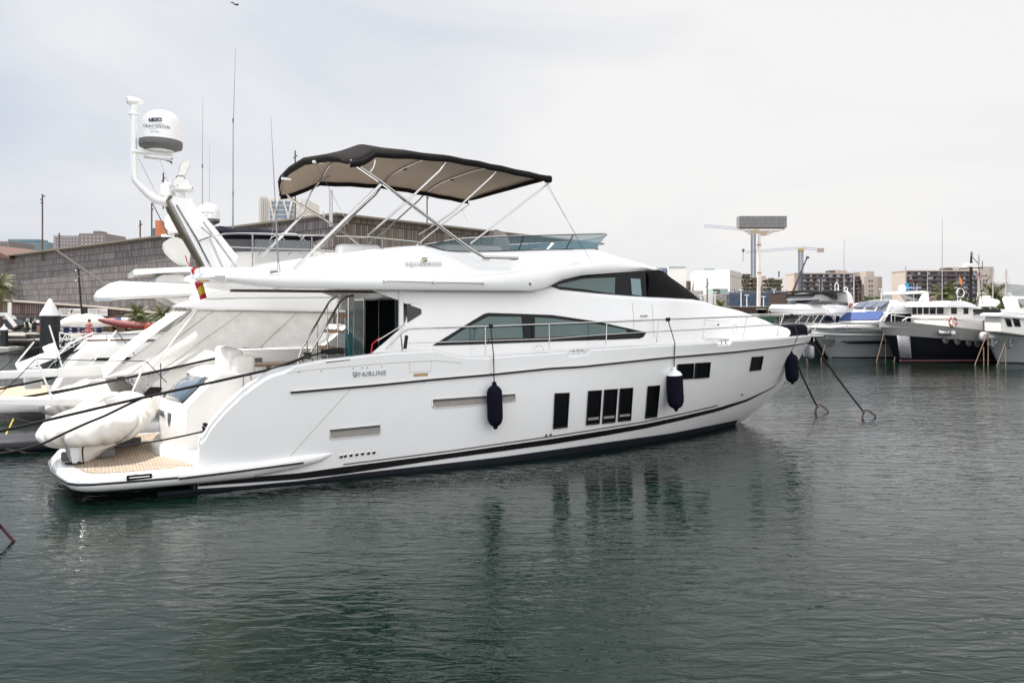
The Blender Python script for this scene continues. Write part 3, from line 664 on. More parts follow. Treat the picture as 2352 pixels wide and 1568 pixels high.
def fsec(s):
    w = wf(s); a, c_, t_ = f1(s), f2(s), f3(s); c_ = max(c_, a + .03); t_ = max(t_, c_ + .02)
    if s < 1.1: a += (1.1 - s) * .12
    wt = max(.12, w - (.30 if s > 1.5 else .12 + .12 * (s - FS0))); k = min(.1, w * .1)
    closed = s > 9.35
    fl = 3.92
    sec = [(0, a + .02), (w * .6, a + .02), (w - .28 if w > .6 else w * .7, a + .015), (w - .04, a), (w, a + .05 if c_ > a + .1 else a + .01), (w + .015, a * .45 + c_ * .55), (w + .0, c_ - .035), (w - .03, c_ - .005), (w - .10 if w > .5 else w * .9, c_ + .005), (wt + .03 + (w - wt) * .25, c_ + .35 * (t_ - c_)), (wt + .02, t_ - .06), (wt - .02, t_ - .01), (wt - .05, t_)]
    if closed: sec += [(wt * .8, t_ + .04 * min(1, w)), (wt * .55, t_ + .075 * min(1, w)), (wt * .3, t_ + .09 * min(1, w)), (0, t_ + .1 * min(1, w))]
    else: sec += [(wt - .10, t_ - .01), (wt - .13, t_ - .08), (wt - .15, min(fl, t_ - .1)), (0, min(fl, t_ - .1))]
    return [(s, -t, z) for t, z in sec]
fs = [FS0 + i * .08 for i in range(8)] + [1.25 + i * .2 for i in range(40)] + [9.3, 9.36] + [9.5 + i * .12 for i in range(18)]
fs = sorted(x for x in set(round(x, 3) for x in fs) if x <= FS1) + [FS1]
rows = [fsec(s) for s in fs]
mb = MB(BM); mb.grid(rows); mb.grid([[(x, -y, z) for x, y, z in r_] for r_ in rows])
for e in (rows[0], rows[-1]): mb.add(e + [(x, -y, z) for x, y, z in e[::-1]], [tuple(range(2 * len(e)))])
mb.build("flybridge", GEL, Y0, ang=44)
# swept aft tail of the overhang
mb = MB(BM); rows = []
for k in range(17):
    t = -2.15 + 4.3 * k / 16; e = 1 - abs(t / 2.15) ** 3; x0 = .62 - .32 * e
    rows.append([(.62, t, f1(.7) + .06), (x0, t, f1(.7) + .10), (x0 - .22 * e, t, 3.86), (x0 - .18 * e, t, 3.94), (x0, t, 3.98), (.62, t, 3.98)])
mb.loft(rows).build("overhang_tail", GEL, Y0, ang=60)
# emblem and lettering
sq = Z4([(980, 872)])[0] + Z4([(1200, 870)])[0]
fside = lambda s, z: wf(s) - .19
hull_text("SQUADRON", sq[0], sq[1], .125, CHROME, fside, .025, u2=sq[2], v2=sq[3], space=1.35)
mb = MB(BM)
for (xa, ya, xb, yb, m_) in ((1080, 832, 1112, 837, 0), (1080, 841, 1112, 844, 0), (1083, 847, 1097, 855, 1), (1097, 847, 1112, 855, 2)):
    q = Z4([(xa, ya), (xb, ya), (xb, yb), (xa, yb)]); mb.cur = m_; mb.slab([bsurf(u, v, fside, .025) for u, v in q], (0, .012, 0))
mb.build("flag_emblem", [BLACK, YELF, BLACK], Y0, smooth=False)
pts = [bsurf(u, v, wft, .055) for u, v in resample(Z4([(848, 978), (1170, 986), (1468, 991)]), 5)]
o = MB(BM).tube(pts, .012, 8).build("side_handrail", STEEL, Y0)
for p in (pts[0], pts[2], pts[-1]): MB(BM).lathe([(.032, 0), (.03, .05), (.02, .075)], p + Vector((0, .06, 0)), (0, -1, 0), 10).build("rail_foot", STEEL, o)
p = bsurf(*Z4([(1754, 997)])[0], wft, -.01); o = MB(BM).rbox(p, (.13, .04, .11), .015).build("nav_light", GEL, Y0); MB(BM).rbox(p + Vector((0, -.02, 0)), (.06, .03, .06), .01).build("lens", GRYP, o)
# flybridge windscreen
fin = lambda s, z: wf(s) - .32
bl = [bsurf(u, v, fin) for u, v in resample([(977, 562), (1000, 570), (1022, 576), (1060, 578.5), (1140, 577.5), (1250, 574), (1367, 571.5)], 30)]
tl = [bsurf(u, v, fin, .05) for u, v in resample([(977, 561.5), (1010, 556), (1050, 549), (1100, 545), (1145, 543), (1250, 540), (1388, 536.5)], 30)]
cb = bez([bl[-1], bl[-1] + Vector((.35, .25, 0)), Vector((bl[-1].x + .55, 0, bl[-1].z + .02))], 8)[1:]
ct = bez([tl[-1], tl[-1] + Vector((.45, .3, 0)), Vector((tl[-1].x + .7, 0, tl[-1].z))], 8)[1:]
bl += cb; tl += ct; bl += [mir(p) for p in bl[-2::-1]]; tl += [mir(p) for p in tl[-2::-1]]
o = MB(BM).grid([tl, [a.lerp(b, .5) for a, b in zip(tl, bl)], bl]).build("flybridge_windscreen", BLUEG, Y0, ang=60)
MB(BM).tube(tl, .016, 6).build("windscreen_rail", STEEL, o); MB(BM).tube([p + Vector((0, 0, .006)) for p in bl], .010, 6).build("windscreen_gasket", BLACK, o)
mb = MB(BM); n_ = len(bl)
for u in (1147, 1308):
    j = 16 if u == 1147 else 24
    for jj in (j, n_ - 1 - j): MB(BM).tube([bl[jj], tl[jj]], .022, 6, flat=.5).build("windscreen_post", BLACK, o)
# seats and covered console inside
mb = MB(BM)
o = MB(BM).rbox((6.4, .7, 4.62), (1.5, 2.0, .28), .1).build("sunpad_backrest", CUSH, Y0)
def lumpy(mb, c, d, seed, n=14, amp=.12, ex=2.6):
    rnd = random.Random(seed); ph = [rnd.uniform(0, 6) for _ in range(6)]; rows = []
    for i in range(n + 1):
        la = -math.pi / 2 + math.pi * i / n; row = []
        for j in range(2 * n):
            lo = math.pi * j / n; x, y, z = math.cos(la) * math.cos(lo), math.cos(la) * math.sin(lo), math.sin(la)
            f = (abs(x) ** ex + abs(y) ** ex + abs(z) ** ex) ** (-1 / ex); w = 1 + amp * math.sin(5 * x + ph[0] + 3 * z) * math.sin(4 * y + ph[1]) + amp * .5 * math.sin(11 * lo + ph[2]) * math.cos(la)
            row.append((c[0] + x * f * w * d[0] / 2, c[1] + y * f * w * d[1] / 2, c[2] + z * f * w * d[2] / 2))
        rows.append(row)
    return mb.grid(rows, True)
GCOV = M("grey_console_cover", (.34, .31, .29), .85, var=.1, scale=5, bump=.5, bscale=9)
lumpy(MB(BM), (7.35, .45, 4.65), (.62, .6, 1.1), 3, amp=.08).build("covered_helm_seat", GCOV, Y0)
lumpy(MB(BM), (8.45, .1, 4.42), (1.1, 1.7, .62), 5, amp=.1).build("covered_helm_console", GCOV, Y0)
mb = MB(BM); mb.rbox((4.0, 1.1, 4.62), (1.0, .5, .3), .09); mb.rbox((5.9, .9, 4.55), (2.6, .5, .28), .09); mb.rbox((4.7, 1.45, 4.2), (3.6, .5, .5), .06)
mb.build("flybridge_settee", M("white_vinyl", (.78, .78, .77), .4, var=.03), Y0)
mb = MB(BM)
for s in (3.7, 4.3, 5.0, 6.6): mb.box((s, 1.1, 4.38), (.05, .05, .3))
mb.build("settee_bracket", WHT, Y0, smooth=False)
mb = MB(BM)
for k in range(5): mb.rbox((2.75 + .02 * k, -.9, 4.05 + .055 * k), (.9 - .05 * k, .6, .05), .02)
mb.lathe([(.11, -.35), (.12, 0), (.11, .35)], (2.45, -.9, 4.22), (0, 1, 0), 14); mb.build("folded_cushions", GELW, Y0)
# side rails with smoked glass aft
def fr(u, v, off=0.): return bsurf(u, v, fin, off)
top = [bt(500, 541, -.5), bt(515, 537, -1.1), bt(545, 536, -1.7)] + [fr(u, v) for u, v in [(600, 536.5), (700, 540), (850, 545), (930, 553), (960, 556), (968, 560)]]
o = MB(BM).tube(top, .017, 8).build("flybridge_rail", STEEL, Y0)
for u, v0_, v1_ in ((580, 537, 614), (716, 541, 590), (878, 547, 573)): MB(BM).tube([fr(u, v0_), fr(u + .5, v1_)], .034 if u == 580 else .025, 6, flat=.4).build("rail_stanchion", STEEL, o)
MB(BM).grid([[fr(u, v) for u, v in [(585, 549), (650, 551), (712, 553)]], [fr(u, v) for u, v in [(585, 607), (650, 599), (712, 590)]]]).build("side_glass", M("smoked_acrylic", (.25, .27, .28), .05, alpha=.4), o)
# far rail
MB(BM).tube([mir(p) for p in top], .017, 8).build("flybridge_rail", STEEL, Y0)
# ---------------------------------------------------------------- central mast pylon
p4 = lambda u, v, t: bt(u, v, t)
pyo = [(388, 455), (396, 449), (438, 456), (448, 470), (500, 530), (548, 590), (517, 634), (486, 641)]
mb = MB(BM); rows = []
for t, e in ((-.24, .97), (-.2, 1.), (.2, 1.), (.24, .97)):
    q = [bt(u, v, -.22) for u, v in pyo]; cx = sum((p for p in q), Vector()) / len(q); rows.append([Vector((cx.x + (p.x - cx.x) * e, t, cx.z + (p.z - cx.z) * e)) for p in q])
mb.loft(rows); pyl = mb.build("mast_pylon", GEL, Y0, ang=30)
MB(BM).rbox((.9, 0, 3.98), (1.3, 1.6, .22), .06).build("pylon_foot", GEL, Y0)
BRZ = M("bronzed_trim", (.13, .11, .085), .3, .4)
for t, o_ in ((-.25, 0), (.2, 0)):
    q = [bt(u, v, -.25) for u, v in [(397, 451), (390, 453), (387, 462), (394, 480), (420, 528), (456, 590), (484, 642)]]
    MB(BM).tube([Vector((p.x - .02, t, p.z)) for p in bez(q[:3], 4) + q[3:]], .031, 8).build("pylon_trim", BRZ, pyl)
q = [bt(u, v, -.25) for u, v in [(399, 470), (412, 492), (445, 548), (490, 636)]]
MB(BM).tube([Vector((p.x + .05, -.27, p.z)) for p in q], .016, 6).build("pylon_rail", STEEL, pyl)
for (a, b_) in (((372, 472), (398, 520)), ((398, 520), (390, 540))):
    pass
MB(BM).tube([bt(350, 466, 0), bt(372, 510, 0), bt(386, 540, .0), bt(400, 541, 0)], .012, 6).build("brace_strut", STEEL, pyl)
pc = bt(465, 512, -.27)
MB(BM).tube([bt(457, 553, -.26), bt(484, 543, -.4)], .014, 6).build("grab_bar", STEEL, pyl)
for a, b_ in (((463, 522), (500, 552)), ((467, 509), (553, 628)), ((480, 545), (519, 632))):
    MB(BM).tube([bt(*a, -.55), bt(*b_, -.75)], .019, 8).build("flag_rod", STEEL, Y0)
MB(BM).rbox(bt(444, 604, -.4), (.09, .09, .11), .02).build("rear_camera", GRYP, pyl)
# mast pole
MO = .0
mp_ = [bt(u, v, MO) for u, v in [(306, 240), (307.5, 300), (308.5, 400), (309.5, 412), (323, 428), (339, 444), (356, 457), (372, 463), (396, 466)]]
mast = MB(BM).tube(mp_, [.052, .058, .064, .066, .07, .075, .085, .09, .09], 14).build("mast_pole", GEL, Y0)
sp_ = bt(309, 233, 0); ax = BM.to_3x3().inverted() @ Vector((-.92, -.35, .05))
o = MB(BM).lathe([(.001, -.17), (.04, -.13), (.075, -.04), (.088, .05), (.085, .12), (.07, .125)], sp_, ax, 18).build("searchlight", GEL, mast)
MB(BM).lathe([(.068, .12), (.06, .135), (.001, .137)], sp_, ax, 18).build("searchlight_lens", M("lens_glass", (.25, .2, .19), .1, .5), o)
MB(BM).tube([bt(308, 250, 0), bt(309, 240, 0)], [.06, .035], 8).build("searchlight_foot", WHT, o)
MB(BM).box(bt(308, 262, 0), (.22, .12, .03)).build("spreader_plate", WHT, mast, smooth=False)
MB(BM).slab([bt(311, 343, .04), bt(311, 360, .04), bt(350, 356, .04), bt(372, 350, .04), bt(360, 346, .04)], (0, -.08, 0)).build("dome_bracket", WHT, mast, smooth=False)
MB(BM).rbox(bt(350, 352, 0) + Vector((0, 0, .0)), (.75, .16, .06), .02).build("bracket_shelf", WHT, mast)
q = [bt(330, 360, -.1), bt(345, 363, -.1), bt(375, 366, -.1), bt(390, 369, -.1), bt(396, 370, -.1)]
MB(BM).tube(q, [.028, .022, .02, .035, .07], 12).build("air_horn", STEEL, mast)
for a, b_ in (((318, 363), (366, 459)), ((365, 363), (396, 443))): MB(BM).tube([bt(*a, 0), bt(*b_, 0)], .004, 5).build("stay_wire", STEEL, mast)
def satdome(c, r, h, tilt=(0, 0, 1), fr=BM, parent=Y0, name="satellite_dome", band=True):
    prof = [(r * .6, -.02), (r * .7, 0), (r * .97, h * .06), (r * 1.0, h * .10), (r, h * .22)]
    up = [(r, h * .22), (r * 1.0, h * .5), (r * .985, h * .6)] + [(r * .985 * math.cos(a), h * .6 + h * .4 * math.sin(a)) for a in [math.pi / 2 * k / 9 for k in range(1, 9)]] + [(.004, h)]
    o = MB(fr).lathe(up, c, tilt, 40).build(name, GEL, parent, ang=70)
    MB(fr).lathe(prof, c, tilt, 40).build("dome_base_band", GRYP if band else WHT, o, ang=50)
    MB(fr).lathe([(r * .45, -.05), (r * .62, -.03), (r * .62, .01)], c, tilt, 24).build("dome_foot", WHT, o)
    return o
dc = bt(369, 345, 0); dm = satdome(dc, .41, .80, (.03, .03, 1))
cdir = (BM.inverted() @ Vector((0, 0, CH))) - dc; cdir.z = 0; cdir.normalize()
xr = Vector((-cdir.y, cdir.x, 0))
def dome_text(txt, u, v, w, hgt, mat, shear=0., parent=dm, rad=.414, c=dc, plate=False):
    p0 = bt(u, v, 0); z = p0.z; off = (p0 - c).dot(xr)
    t_ = MB(); text_mb(t_, txt, IDM, 1., .0, shear, 1.15); x0 = min(p[0] for p in t_.v); x1 = max(p[0] for p in t_.v); y0 = min(p[1] for p in t_.v); y1 = max(p[1] for p in t_.v)
    vs = []
    for p in t_.v:
        X = off + ((p[0] - x0) / (x1 - x0) - .5) * w; X = max(-rad * .98, min(rad * .98, X)); Yy = (p[1] - (y0 + y1) / 2) / (y1 - y0) * hgt
        vs.append(c + xr * X + cdir * (math.sqrt(rad * rad - X * X) + .002) + Vector((0, 0, z - c.z + Yy - .03 * X)))
    return MB(BM).add(vs, t_.f).build("lettering", mat, parent, smooth=False)
INK = M("dark_blue_ink", (.02, .02, .05), .5)
def dome_rect(u, v, w, hgt, rad=.4125):
    p0 = bt(u, v, 0); off = (p0 - dc).dot(xr); rows = []
    for sy in (-.5, .5): rows.append([dc + xr * X + cdir * (math.sqrt(rad * rad - X * X) + .001) + Vector((0, 0, p0.z - dc.z + sy * hgt - .03 * X)) for X in [off + (i / 5 - .5) * w for i in range(6)]])
    return MB(BM).grid(rows).build("logo_tile", INK, dm)
for u in (346.5, 356, 366.5): dome_rect(u, 284, .078, .066)
for ch, u in (("T", 346.5), ("V", 356), ("6", 366.5)): dome_text(ch, u, 284, .045, .045, WHT, rad=.415)
dome_text("TRACVISION", 359, 299, .49, .062, INK); dome_text("KVH", 356, 311.5, .14, .04, M("grey_ink", (.25, .25, .3), .5))
def dome_arc(pts, r_=.0028):
    q = []
    for u, v in pts:
        p0 = bt(u, v, 0); X = (p0 - dc).dot(xr); q.append(dc + xr * X + cdir * (math.sqrt(.413 ** 2 - X * X) + .002) + Vector((0, 0, p0.z - dc.z)))
    MB(BM).tube(q, r_, 4).build("logo_swoosh", INK, dm)
dome_arc([(354, 296), (362, 293.5), (370, 293), (373.5, 294), (373, 296.5)]); dome_arc([(342, 303), (350, 305), (358, 304), (364, 302)], .002)
# radar scanner seen end on, with its pedestal, and small dome behind
rc = bt(415, 424, -.1)
ped = MB(BM).lathe([(.22, -.02), (.24, 0), (.235, .03), (.12, .045)], bt(418, 438, -.1), (0, 0, 1), 28).build("radar_pedestal", WHT, Y0)
MB(BM).lathe([(.05, 0), (.05, .1)], bt(419, 455, -.1), (0, 0, 1), 12).build("radar_stalk", WHT, ped)
sec = [(392, 424), (398, 413), (407, 405), (424, 406), (434, 415), (442, 430), (445, 439), (425, 436), (400, 432)]
mb = MB(BM); mb.loft([[Vector((rc.x + (p.x - rc.x) * e, t, rc.z + (p.z - rc.z) * e)) for p in [bt(u, v, -.1) for u, v in sec]] for t, e in ((-.2, .86), (-.12, 1), (.1, 1), (.2, .86))])
mb.build("radar_housing", GELW, ped, ang=40)
sec = [(405, 405), (410, 396), (414, 378), (420, 370), (431, 367), (437, 369), (436, 380), (428, 399), (424, 406)]
mb = MB(BM); rc2 = bt(420, 390, -.1); mb.loft([[Vector((rc2.x + (p.x - rc2.x) * e, t, rc2.z + (p.z - rc2.z) * e)) for p in [bt(u, v, -.1) for u, v in sec]] for t, e in ((-.16, .85), (-.11, 1), (.1, 1), (.15, .85))])
mb.build("radar_arm", GELW, ped, ang=40)
mb = MB(BM)
for u, v in ((405, 407), (424, 409), (408, 426), (442, 433)): MB(BM).lathe([(.014, 0), (.014, .02), (.002, .022)], bt(u, v, -.32), (0, -1, 0), 8).build("radar_screw", GRYP, ped)
MB(BM).rbox(bt(418, 462, -.02), (.4, .42, .1), .03).build("radar_shelf", GELW, Y0)
satdome(bt(386, 452, .25), .145, .30, band=False)
# whip antennas
for (a, b_, rr, m_, nm) in (((640, 622), (622, 268), .012, ANTG, "whip_antenna"),):
    p, q = bt(*a, -2.25), bt(*b_, -2.25)
    o = MB(BM).tube([p, p.lerp(q, .33), p.lerp(q, .34), p.lerp(q, .6), q], [.017, .015, .011, .009, .003], 7).build(nm, m_, Y0)
    MB(BM).lathe([(.035, -.04), (.03, .12), (.02, .14)], p, q - p, 10).build("antenna_mount", STEEL, o)
    MB(BM).tube([p + Vector((-.16, -.02, -.02)), p], [.035, .02], 8).build("antenna_ratchet", STEEL, o)

# ---------------------------------------------------------------- canopy (bimini) and its frame
HT = 2.2
def hoop(unear, vnear, tn=-2.15, crown=.22, z=None, n=18, ds=0.):
    a = bt(unear, vnear, tn); out = []
    for i in range(n + 1):
        t = tn + (-2 * tn) * i / n; f = t / abs(tn)
        out.append(Vector((a.x + ds * (1 - f * f), t, a.z + crown * (1 - abs(f) ** 3))))
    return out
_hs = interp([(-2.15, 2.85), (-1.2, 2.66), (0, 2.46), (.7, 2.30), (1.3, 2.2), (2.15, 2.42)]); _hz = interp([(-2.15, 6.15), (-1.7, 6.33), (-1.2, 6.43), (0, 6.53), (.7, 6.43), (1.3, 6.27), (1.8, 6.13), (2.15, 6.0)])
_h0 = [Vector((_hs(t), t, _hz(t) - .03)) for t in [-2.15 + 4.3 * i / 18 for i in range(19)]]
hoops = [_h0, [p + Vector((.28, 0, .07)) for p in _h0], hoop(862, 350, crown=.36), hoop(945, 354, crown=.27), hoop(1030, 361, crown=.2), hoop(1100, 373.5, crown=.17), hoop(1150, 384, crown=.15), hoop(1215, 398, crown=.12, ds=.05), hoop(1262, 408, crown=.1, ds=.15)]
# sagging cloth between hoops
rows = []
for i, h_ in enumerate(hoops):
    if i:
        pr_ = hoops[i - 1]; rows.append([a.lerp(b, .5) + Vector((0, 0, -.012)) for a, b in zip(pr_, h_)])
    rows.append(h_)
cn = MB(BM).grid([[p + Vector((0, 0, .03)) for p in r_] for r_ in rows]).build("canopy_top", BLKFAB, Y0, ang=60, solid=.012)
MB(BM).grid([[p + Vector((0, 0, .005)) for p in r_] for r_ in rows]).build("canopy_lining", TANF, cn, ang=60)
# valances
for k, nm in ((0, "near"), (-1, "far")):
    e = [r_[k] for r_ in rows]; sg = -1 if k == 0 else 1
    MB(BM).grid([[p + Vector((0, sg * .03 - sg * .02, .03)) for p in e], [p + Vector((0, sg * .035, -.04)) for p in e], [p + Vector((0, sg * .01, -.10)) for i, p in enumerate(e)]]).build("canopy_valance", BLKFAB, cn, ang=60, solid=.01)
for r_, d, w in ((rows[0], -1, .16), (rows[-1], 1, .12)):
    MB(BM).grid([[p + Vector((0, 0, .032)) for p in r_], [p + Vector((d * .03, 0, -.02)) for p in r_], [p + Vector((-d * .02, 0, -w * .85 * (1 - .75 * abs(p.y / 2.15) ** 6))) for p in r_]]).build("canopy_valance", BLKFAB, cn, ang=60, solid=.01)
fe = rows[-1][0]; MB(BM).rbox(fe + Vector((.0, .05, -.03)), (.16, .14, .16), .05).build("canopy_corner", BLKFAB, cn)
# frame tubes
def legs(pts, r, nm="canopy_hoop"):
    for sg in (1, -1): MB(BM).tube([Vector((p.x, p.y * sg, p.z)) for p in pts], r, 9).build(nm, STEEL, Y0)
ft = -2.12
A_ = [bt(803, 369, ft), bt(830, 388, ft), bt(868, 412, ft), bt(900, 437, ft), bt(1000, 512, ft), bt(1080, 572, ft - .1), bt(1112, 591, ft - .17)]
MB(BM).tube(bez(A_[:4], 6) + A_[4:], .036, 9).build("canopy_hoop", STEEL, Y0)
MB(BM).tube([bt(u, v, 2.14) for u, v in ((649, 436), (672, 460), (700, 477), (745, 503), (800, 543), (860, 590))], .036, 9).build("canopy_hoop", STEEL, Y0)
legs([bt(1112, 591, ft - .17), bt(1190, 593, ft - .17)], .032, "canopy_slide_rail")
for sg in (1, -1):
    mb = MB(BM); 
    for u in (1116, 1178): p = bt(u, 596, ft - .14); mb.rbox((p.x, sg * p.y, p.z), (.16, .06, .03), .008)
    mb.build("slide_foot", STEEL, Y0)
MB(BM).tube([bt(875, 424, ft), bt(676, 618, ft - .12)], .034, 9).build("canopy_hoop", STEEL, Y0)
MB(BM).tube([bt(707, 482, 2.14), bt(600, 590, 2.2)], .034, 9).build("canopy_hoop", STEEL, Y0)
MB(BM).tube([bt(882, 408, -1.95), bt(850, 432, -1.2), bt(768, 508, 1.6)], .02, 7).build("canopy_strut", STEEL, Y0) if False else None
legs([bt(868, 424, ft), bt(850, 432, ft), bt(780, 505, -1.7), bt(772, 512, -1.65)], .018, "canopy_strut") if False else None
legs([bt(1024, 372, ft), bt(1010, 392, ft), bt(930, 467, ft), bt(845, 541, ft + .2)], .024)
legs([bt(1139, 394, ft), bt(1128, 407, ft), bt(1040, 488, ft), bt(962, 540, ft + .25)], .020)
legs([bt(1262, 420, ft), bt(1160, 499, ft), bt(1080, 560, ft + .12)], .020)
MB(BM).tube([bt(862, 368, ft), bt(858, 385, ft), bt(850, 396, ft)], .024, 8).build("canopy_hoop", STEEL, Y0)
MB(BM).tube([bt(757, 405, 1.4), bt(735, 415, 1.7), bt(716, 440, 2.0), bt(700, 474, 2.1)], .02, 8).build("canopy_hoop", STEEL, Y0)
# cross bars under the cloth
for i in (2, 4, 6): MB(BM).tube([p + Vector((0, 0, -.02)) for p in hoops[i]], .017, 7).build("canopy_crossbar", STEEL, cn)
mb_ = [(i, t) for i in (2, 4, 6) for t in (.6,)]
for i, t in mb_:
    p = hoops[i][9]; MB(BM).rbox((p.x + .05, t, p.z - .045), (.1, .05, .03), .01).build("canopy_strap", BLACK, cn)
for (u, v) in ((425, 233), (228, 338)):
    uu, vv = Z4([(u, v)])[0]; p = bt(uu, vv, -.6 if u > 300 else .9); MB(BM).rbox(p, (.22, .07, .05), .015).build("canopy_lamp", WHT, cn)
# guy lines
for a, b_, t0, t1 in (((1250, 416), (1364, 610), ft, -2.0), ((1256, 418), (1340, 575), ft, -1.7), ((1145, 437), (1195, 540), 2.1, 1.7), ((1058, 478), (1080, 520), 2.1, 1.9), ((725, 375), (800, 515), -1., -.9), ((650, 400), (620, 560), .8, .8)):
    MB(BM).tube([bt(*a, t0), bt(*b_, t1)], .004, 4).build("guy_line", STEEL, Y0)

# ---------------------------------------------------------------- bow rail
def wr(s, z=0): return max(.10, hb(min(s, 17.84) - .02 * max(0, s - 15), 2.3) - .13) if s < 17.9 else .1
rt = [(886, 801), (905, 783), (921, 766), (937, 756), (955, 754), (1125, 749), (1263, 744), (1393, 739), (1511, 734), (1620, 730), (1716, 726.5), (1818, 722.8), (1868, 721.5), (1897, 721)]
rl = [(934, 788), (1100, 783), (1263, 778), (1393, 768), (1511, 761), (1615, 756), (1710, 750), (1790, 745), (1850, 743.5), (1868, 743)]
def railpt(u, v):
    return bsurf(u, v, wr, -.02) if u < 1860 else bt(u, v, -.12)
R1_ = [railpt(u, v) for u, v in rt]; R2_ = [railpt(u, v) for u, v in rl]
def closed(P, fx): return P + [Vector((P[-1].x + fx, 0, P[-1].z))] + [mir(p) for p in P[::-1]]
br = MB(BM).tube(closed(R1_, .12), .017, 8).build("bow_rail", STEEL, Y0)
MB(BM).tube(closed(R2_, .1), .012, 7).build("middle_rail", STEEL, br)
for (a, b_) in (((1115, 749), (1115, 817)), ((1261, 744), (1262, 808)), ((1393.5, 739), (1392, 796)), ((1512, 734), (1509, 789)), ((1620, 730), (1614, 783)), ((1716, 726.5), (1706, 777)), ((1800, 724), (1783, 773)), ((1861, 722), (1838, 770)), ((1895, 722), (1864, 767))):
    p, q = railpt(*a), railpt(*b_)
    for f in (lambda x: x, mir):
        k_ = MB(BM).tube([f(p), f(p.lerp(q, .75)), f(q + (p - q) * .05)], [.013, .013, .022], 7).build("rail_stanchion", STEEL, br)
# gate rail on deckhouse quarter and grab rail
MB(BM).tube([bsurf(*q, wd, .03) for q in [(866, 783), (900, 762), (925, 746), (929, 742)]], .014, 7).build("quarter_grab_rail", STEEL, Y0)
MB(BM).tube([bsurf(921, 768, wr), bsurf(923, 790, wr), bsurf(924, 806, wr)], .015, 7).build("rail_stanchion", STEEL, br)
MB(BM).tube([bsurf(934, 770, wr), bsurf(930, 801, wr)], .035, 10).build("rod_holder", BLACK, Y0)
MB(BM).tube([bsurf(872, 775, wd, .05), bsurf(865, 781, wd, .05), bsurf(855, 790, wd, .1), bsurf(852, 812, wd, .1)], .012, 6).build("red_barrier_rope", REDF, Y0)
# cleats
for (u, v) in ((1326, 809), (1663, 788)):
    p = bsurf(u, v, hb, -.09); p.z = ztop(p.x) + .0
    o = MB(BM).tube([p + Vector((-.21, 0, .07)), p + Vector((-.12, 0, .09)), p + Vector((.12, 0, .09)), p + Vector((.21, 0, .07))], [.012, .02, .02, .012], 8).build("deck_cleat", STEEL, Y0)
    for d in (-.07, .07): MB(BM).tube([p + Vector((d, 0, -.02)), p + Vector((d * .8, 0, .09))], [.03, .018], 8).build("cleat_leg", STEEL, o)
# windlass cover on foredeck
p = bt(1817, 764, -.1)
lumpy(MB(BM), (p.x, 0, p.z + .02), (1.05, .8, .50), 9, amp=.05, ex=4).build("windlass_cover", NAVY, Y0, ang=50)
lumpy(MB(BM), (p.x - .42, .0, p.z), (.5, .8, .42), 11, amp=.04).build("windlass_locker", GELW, Y0)
MB(BM).rbox((17.9, 0, 2.42), (.5, .24, .08), .03).build("bow_roller", STEEL, Y0)
ap = bt(1858, 797, 0); MB(BM).rbox((17.62, 0, 1.95), (.22, .36, .42), .1).build("anchor", M("galvanised", (.3, .3, .32), .45, .6, var=.2), Y0)
# winch and cleat on the near quarter
def winch(p, name_lab, parent=None):
    o = MB(BM).lathe([(.10, 0), (.10, .05), (.07, .07)], p, (0, 0, 1), 18).build("mooring_winch", STEEL, parent)
    MB(BM).lathe([(.085, .05), (.06, .08), (.055, .12), (.085, .16), (.08, .175), (.001, .176)], p, (0, 0, 1), 18).build("winch_drum", RUB, o); return o
wq = bt(706, 830, -2.32); winch(wq, "", Y0)
def ropemesh(pts, r, name, lab=None, mat=ROPE, parent=None, base=None, fr=BM, seg=28, sag=0., label=None, cat="rope", group=None):
    q = pl3([Vector(p) for p in pts], seg); n = len(q) - 1
    q = [p + Vector((0, 0, -sag * 4 * (i / n) * (1 - i / n))) for i, p in enumerate(q)]
    mb = MB(fr)
    # three visible strands twisting
    L_ = sum((b - a).length for a, b in zip(q, q[1:]))
    mb.tube(q, r, 7); o = mb.build(name, mat, parent)
    if parent is None:
        b0 = fr @ q[0] if fr is not None else q[0]; rebase(o, b0); tag(o, label, cat, group)
    return o
cl = bt(765, 815, -2.25)
o = MB(BM).tube([cl + Vector((-.2, 0, .05)), cl + Vector((.22, 0, .07))], .017, 8).build("quarter_cleat", STEEL, Y0)
def coil(c, rx, ry, rz, turns, r, seed, fr=BM):
    rnd = random.Random(seed); pts = []
    for i in range(turns * 12):
        a = i * math.pi / 6; k = i / (turns * 12); pts.append(Vector((c[0] + rx * math.cos(a) * (1 + .15 * rnd.uniform(-1, 1)), c[1] + ry * math.sin(a) * (1 + .2 * rnd.uniform(-1, 1)), c[2] + rz * (k - .5) + .02 * rnd.uniform(-1, 1))))
    return MB(fr).tube(pts, r, 6)
o = coil((cl.x, cl.y, cl.z + .07), .2, .07, .08, 7, .02, 4).build("rope_hank", ROPE, None); rebase(o, BM @ cl); tag(o, "black rope hitched round the cleat on the near yacht's cockpit coaming", "rope")
ropemesh([wq + Vector((.05, 0, .10)), cl + Vector((-.12, 0, .08))], .018, "coaming_rope", label="short black rope between winch and cleat on the nearest yacht's coaming", seg=6)
# quarter cleat low down, with the line to the tender
cq = bt(478, 986, -2.1)
MB(BM).tube([cq + Vector((-.12, 0, -.1)), cq + Vector((.1, 0, .12))], .016, 7).build("quarter_cleat", STEEL, Y0)
ropemesh([cq, bt(464, 990, -2.1), bt(262, 1026, -1.35)], .016, "tender_line", label="thin black line from the quarter cleat to the covered tender on the swim platform", sag=.03)
o = coil((cq.x, cq.y, cq.z), .09, .05, .22, 6, .018, 8).build("rope_hank", ROPE, None); rebase(o, BM @ cq); tag(o, "black rope bunched on the low cleat beside the swim platform steps", "rope")
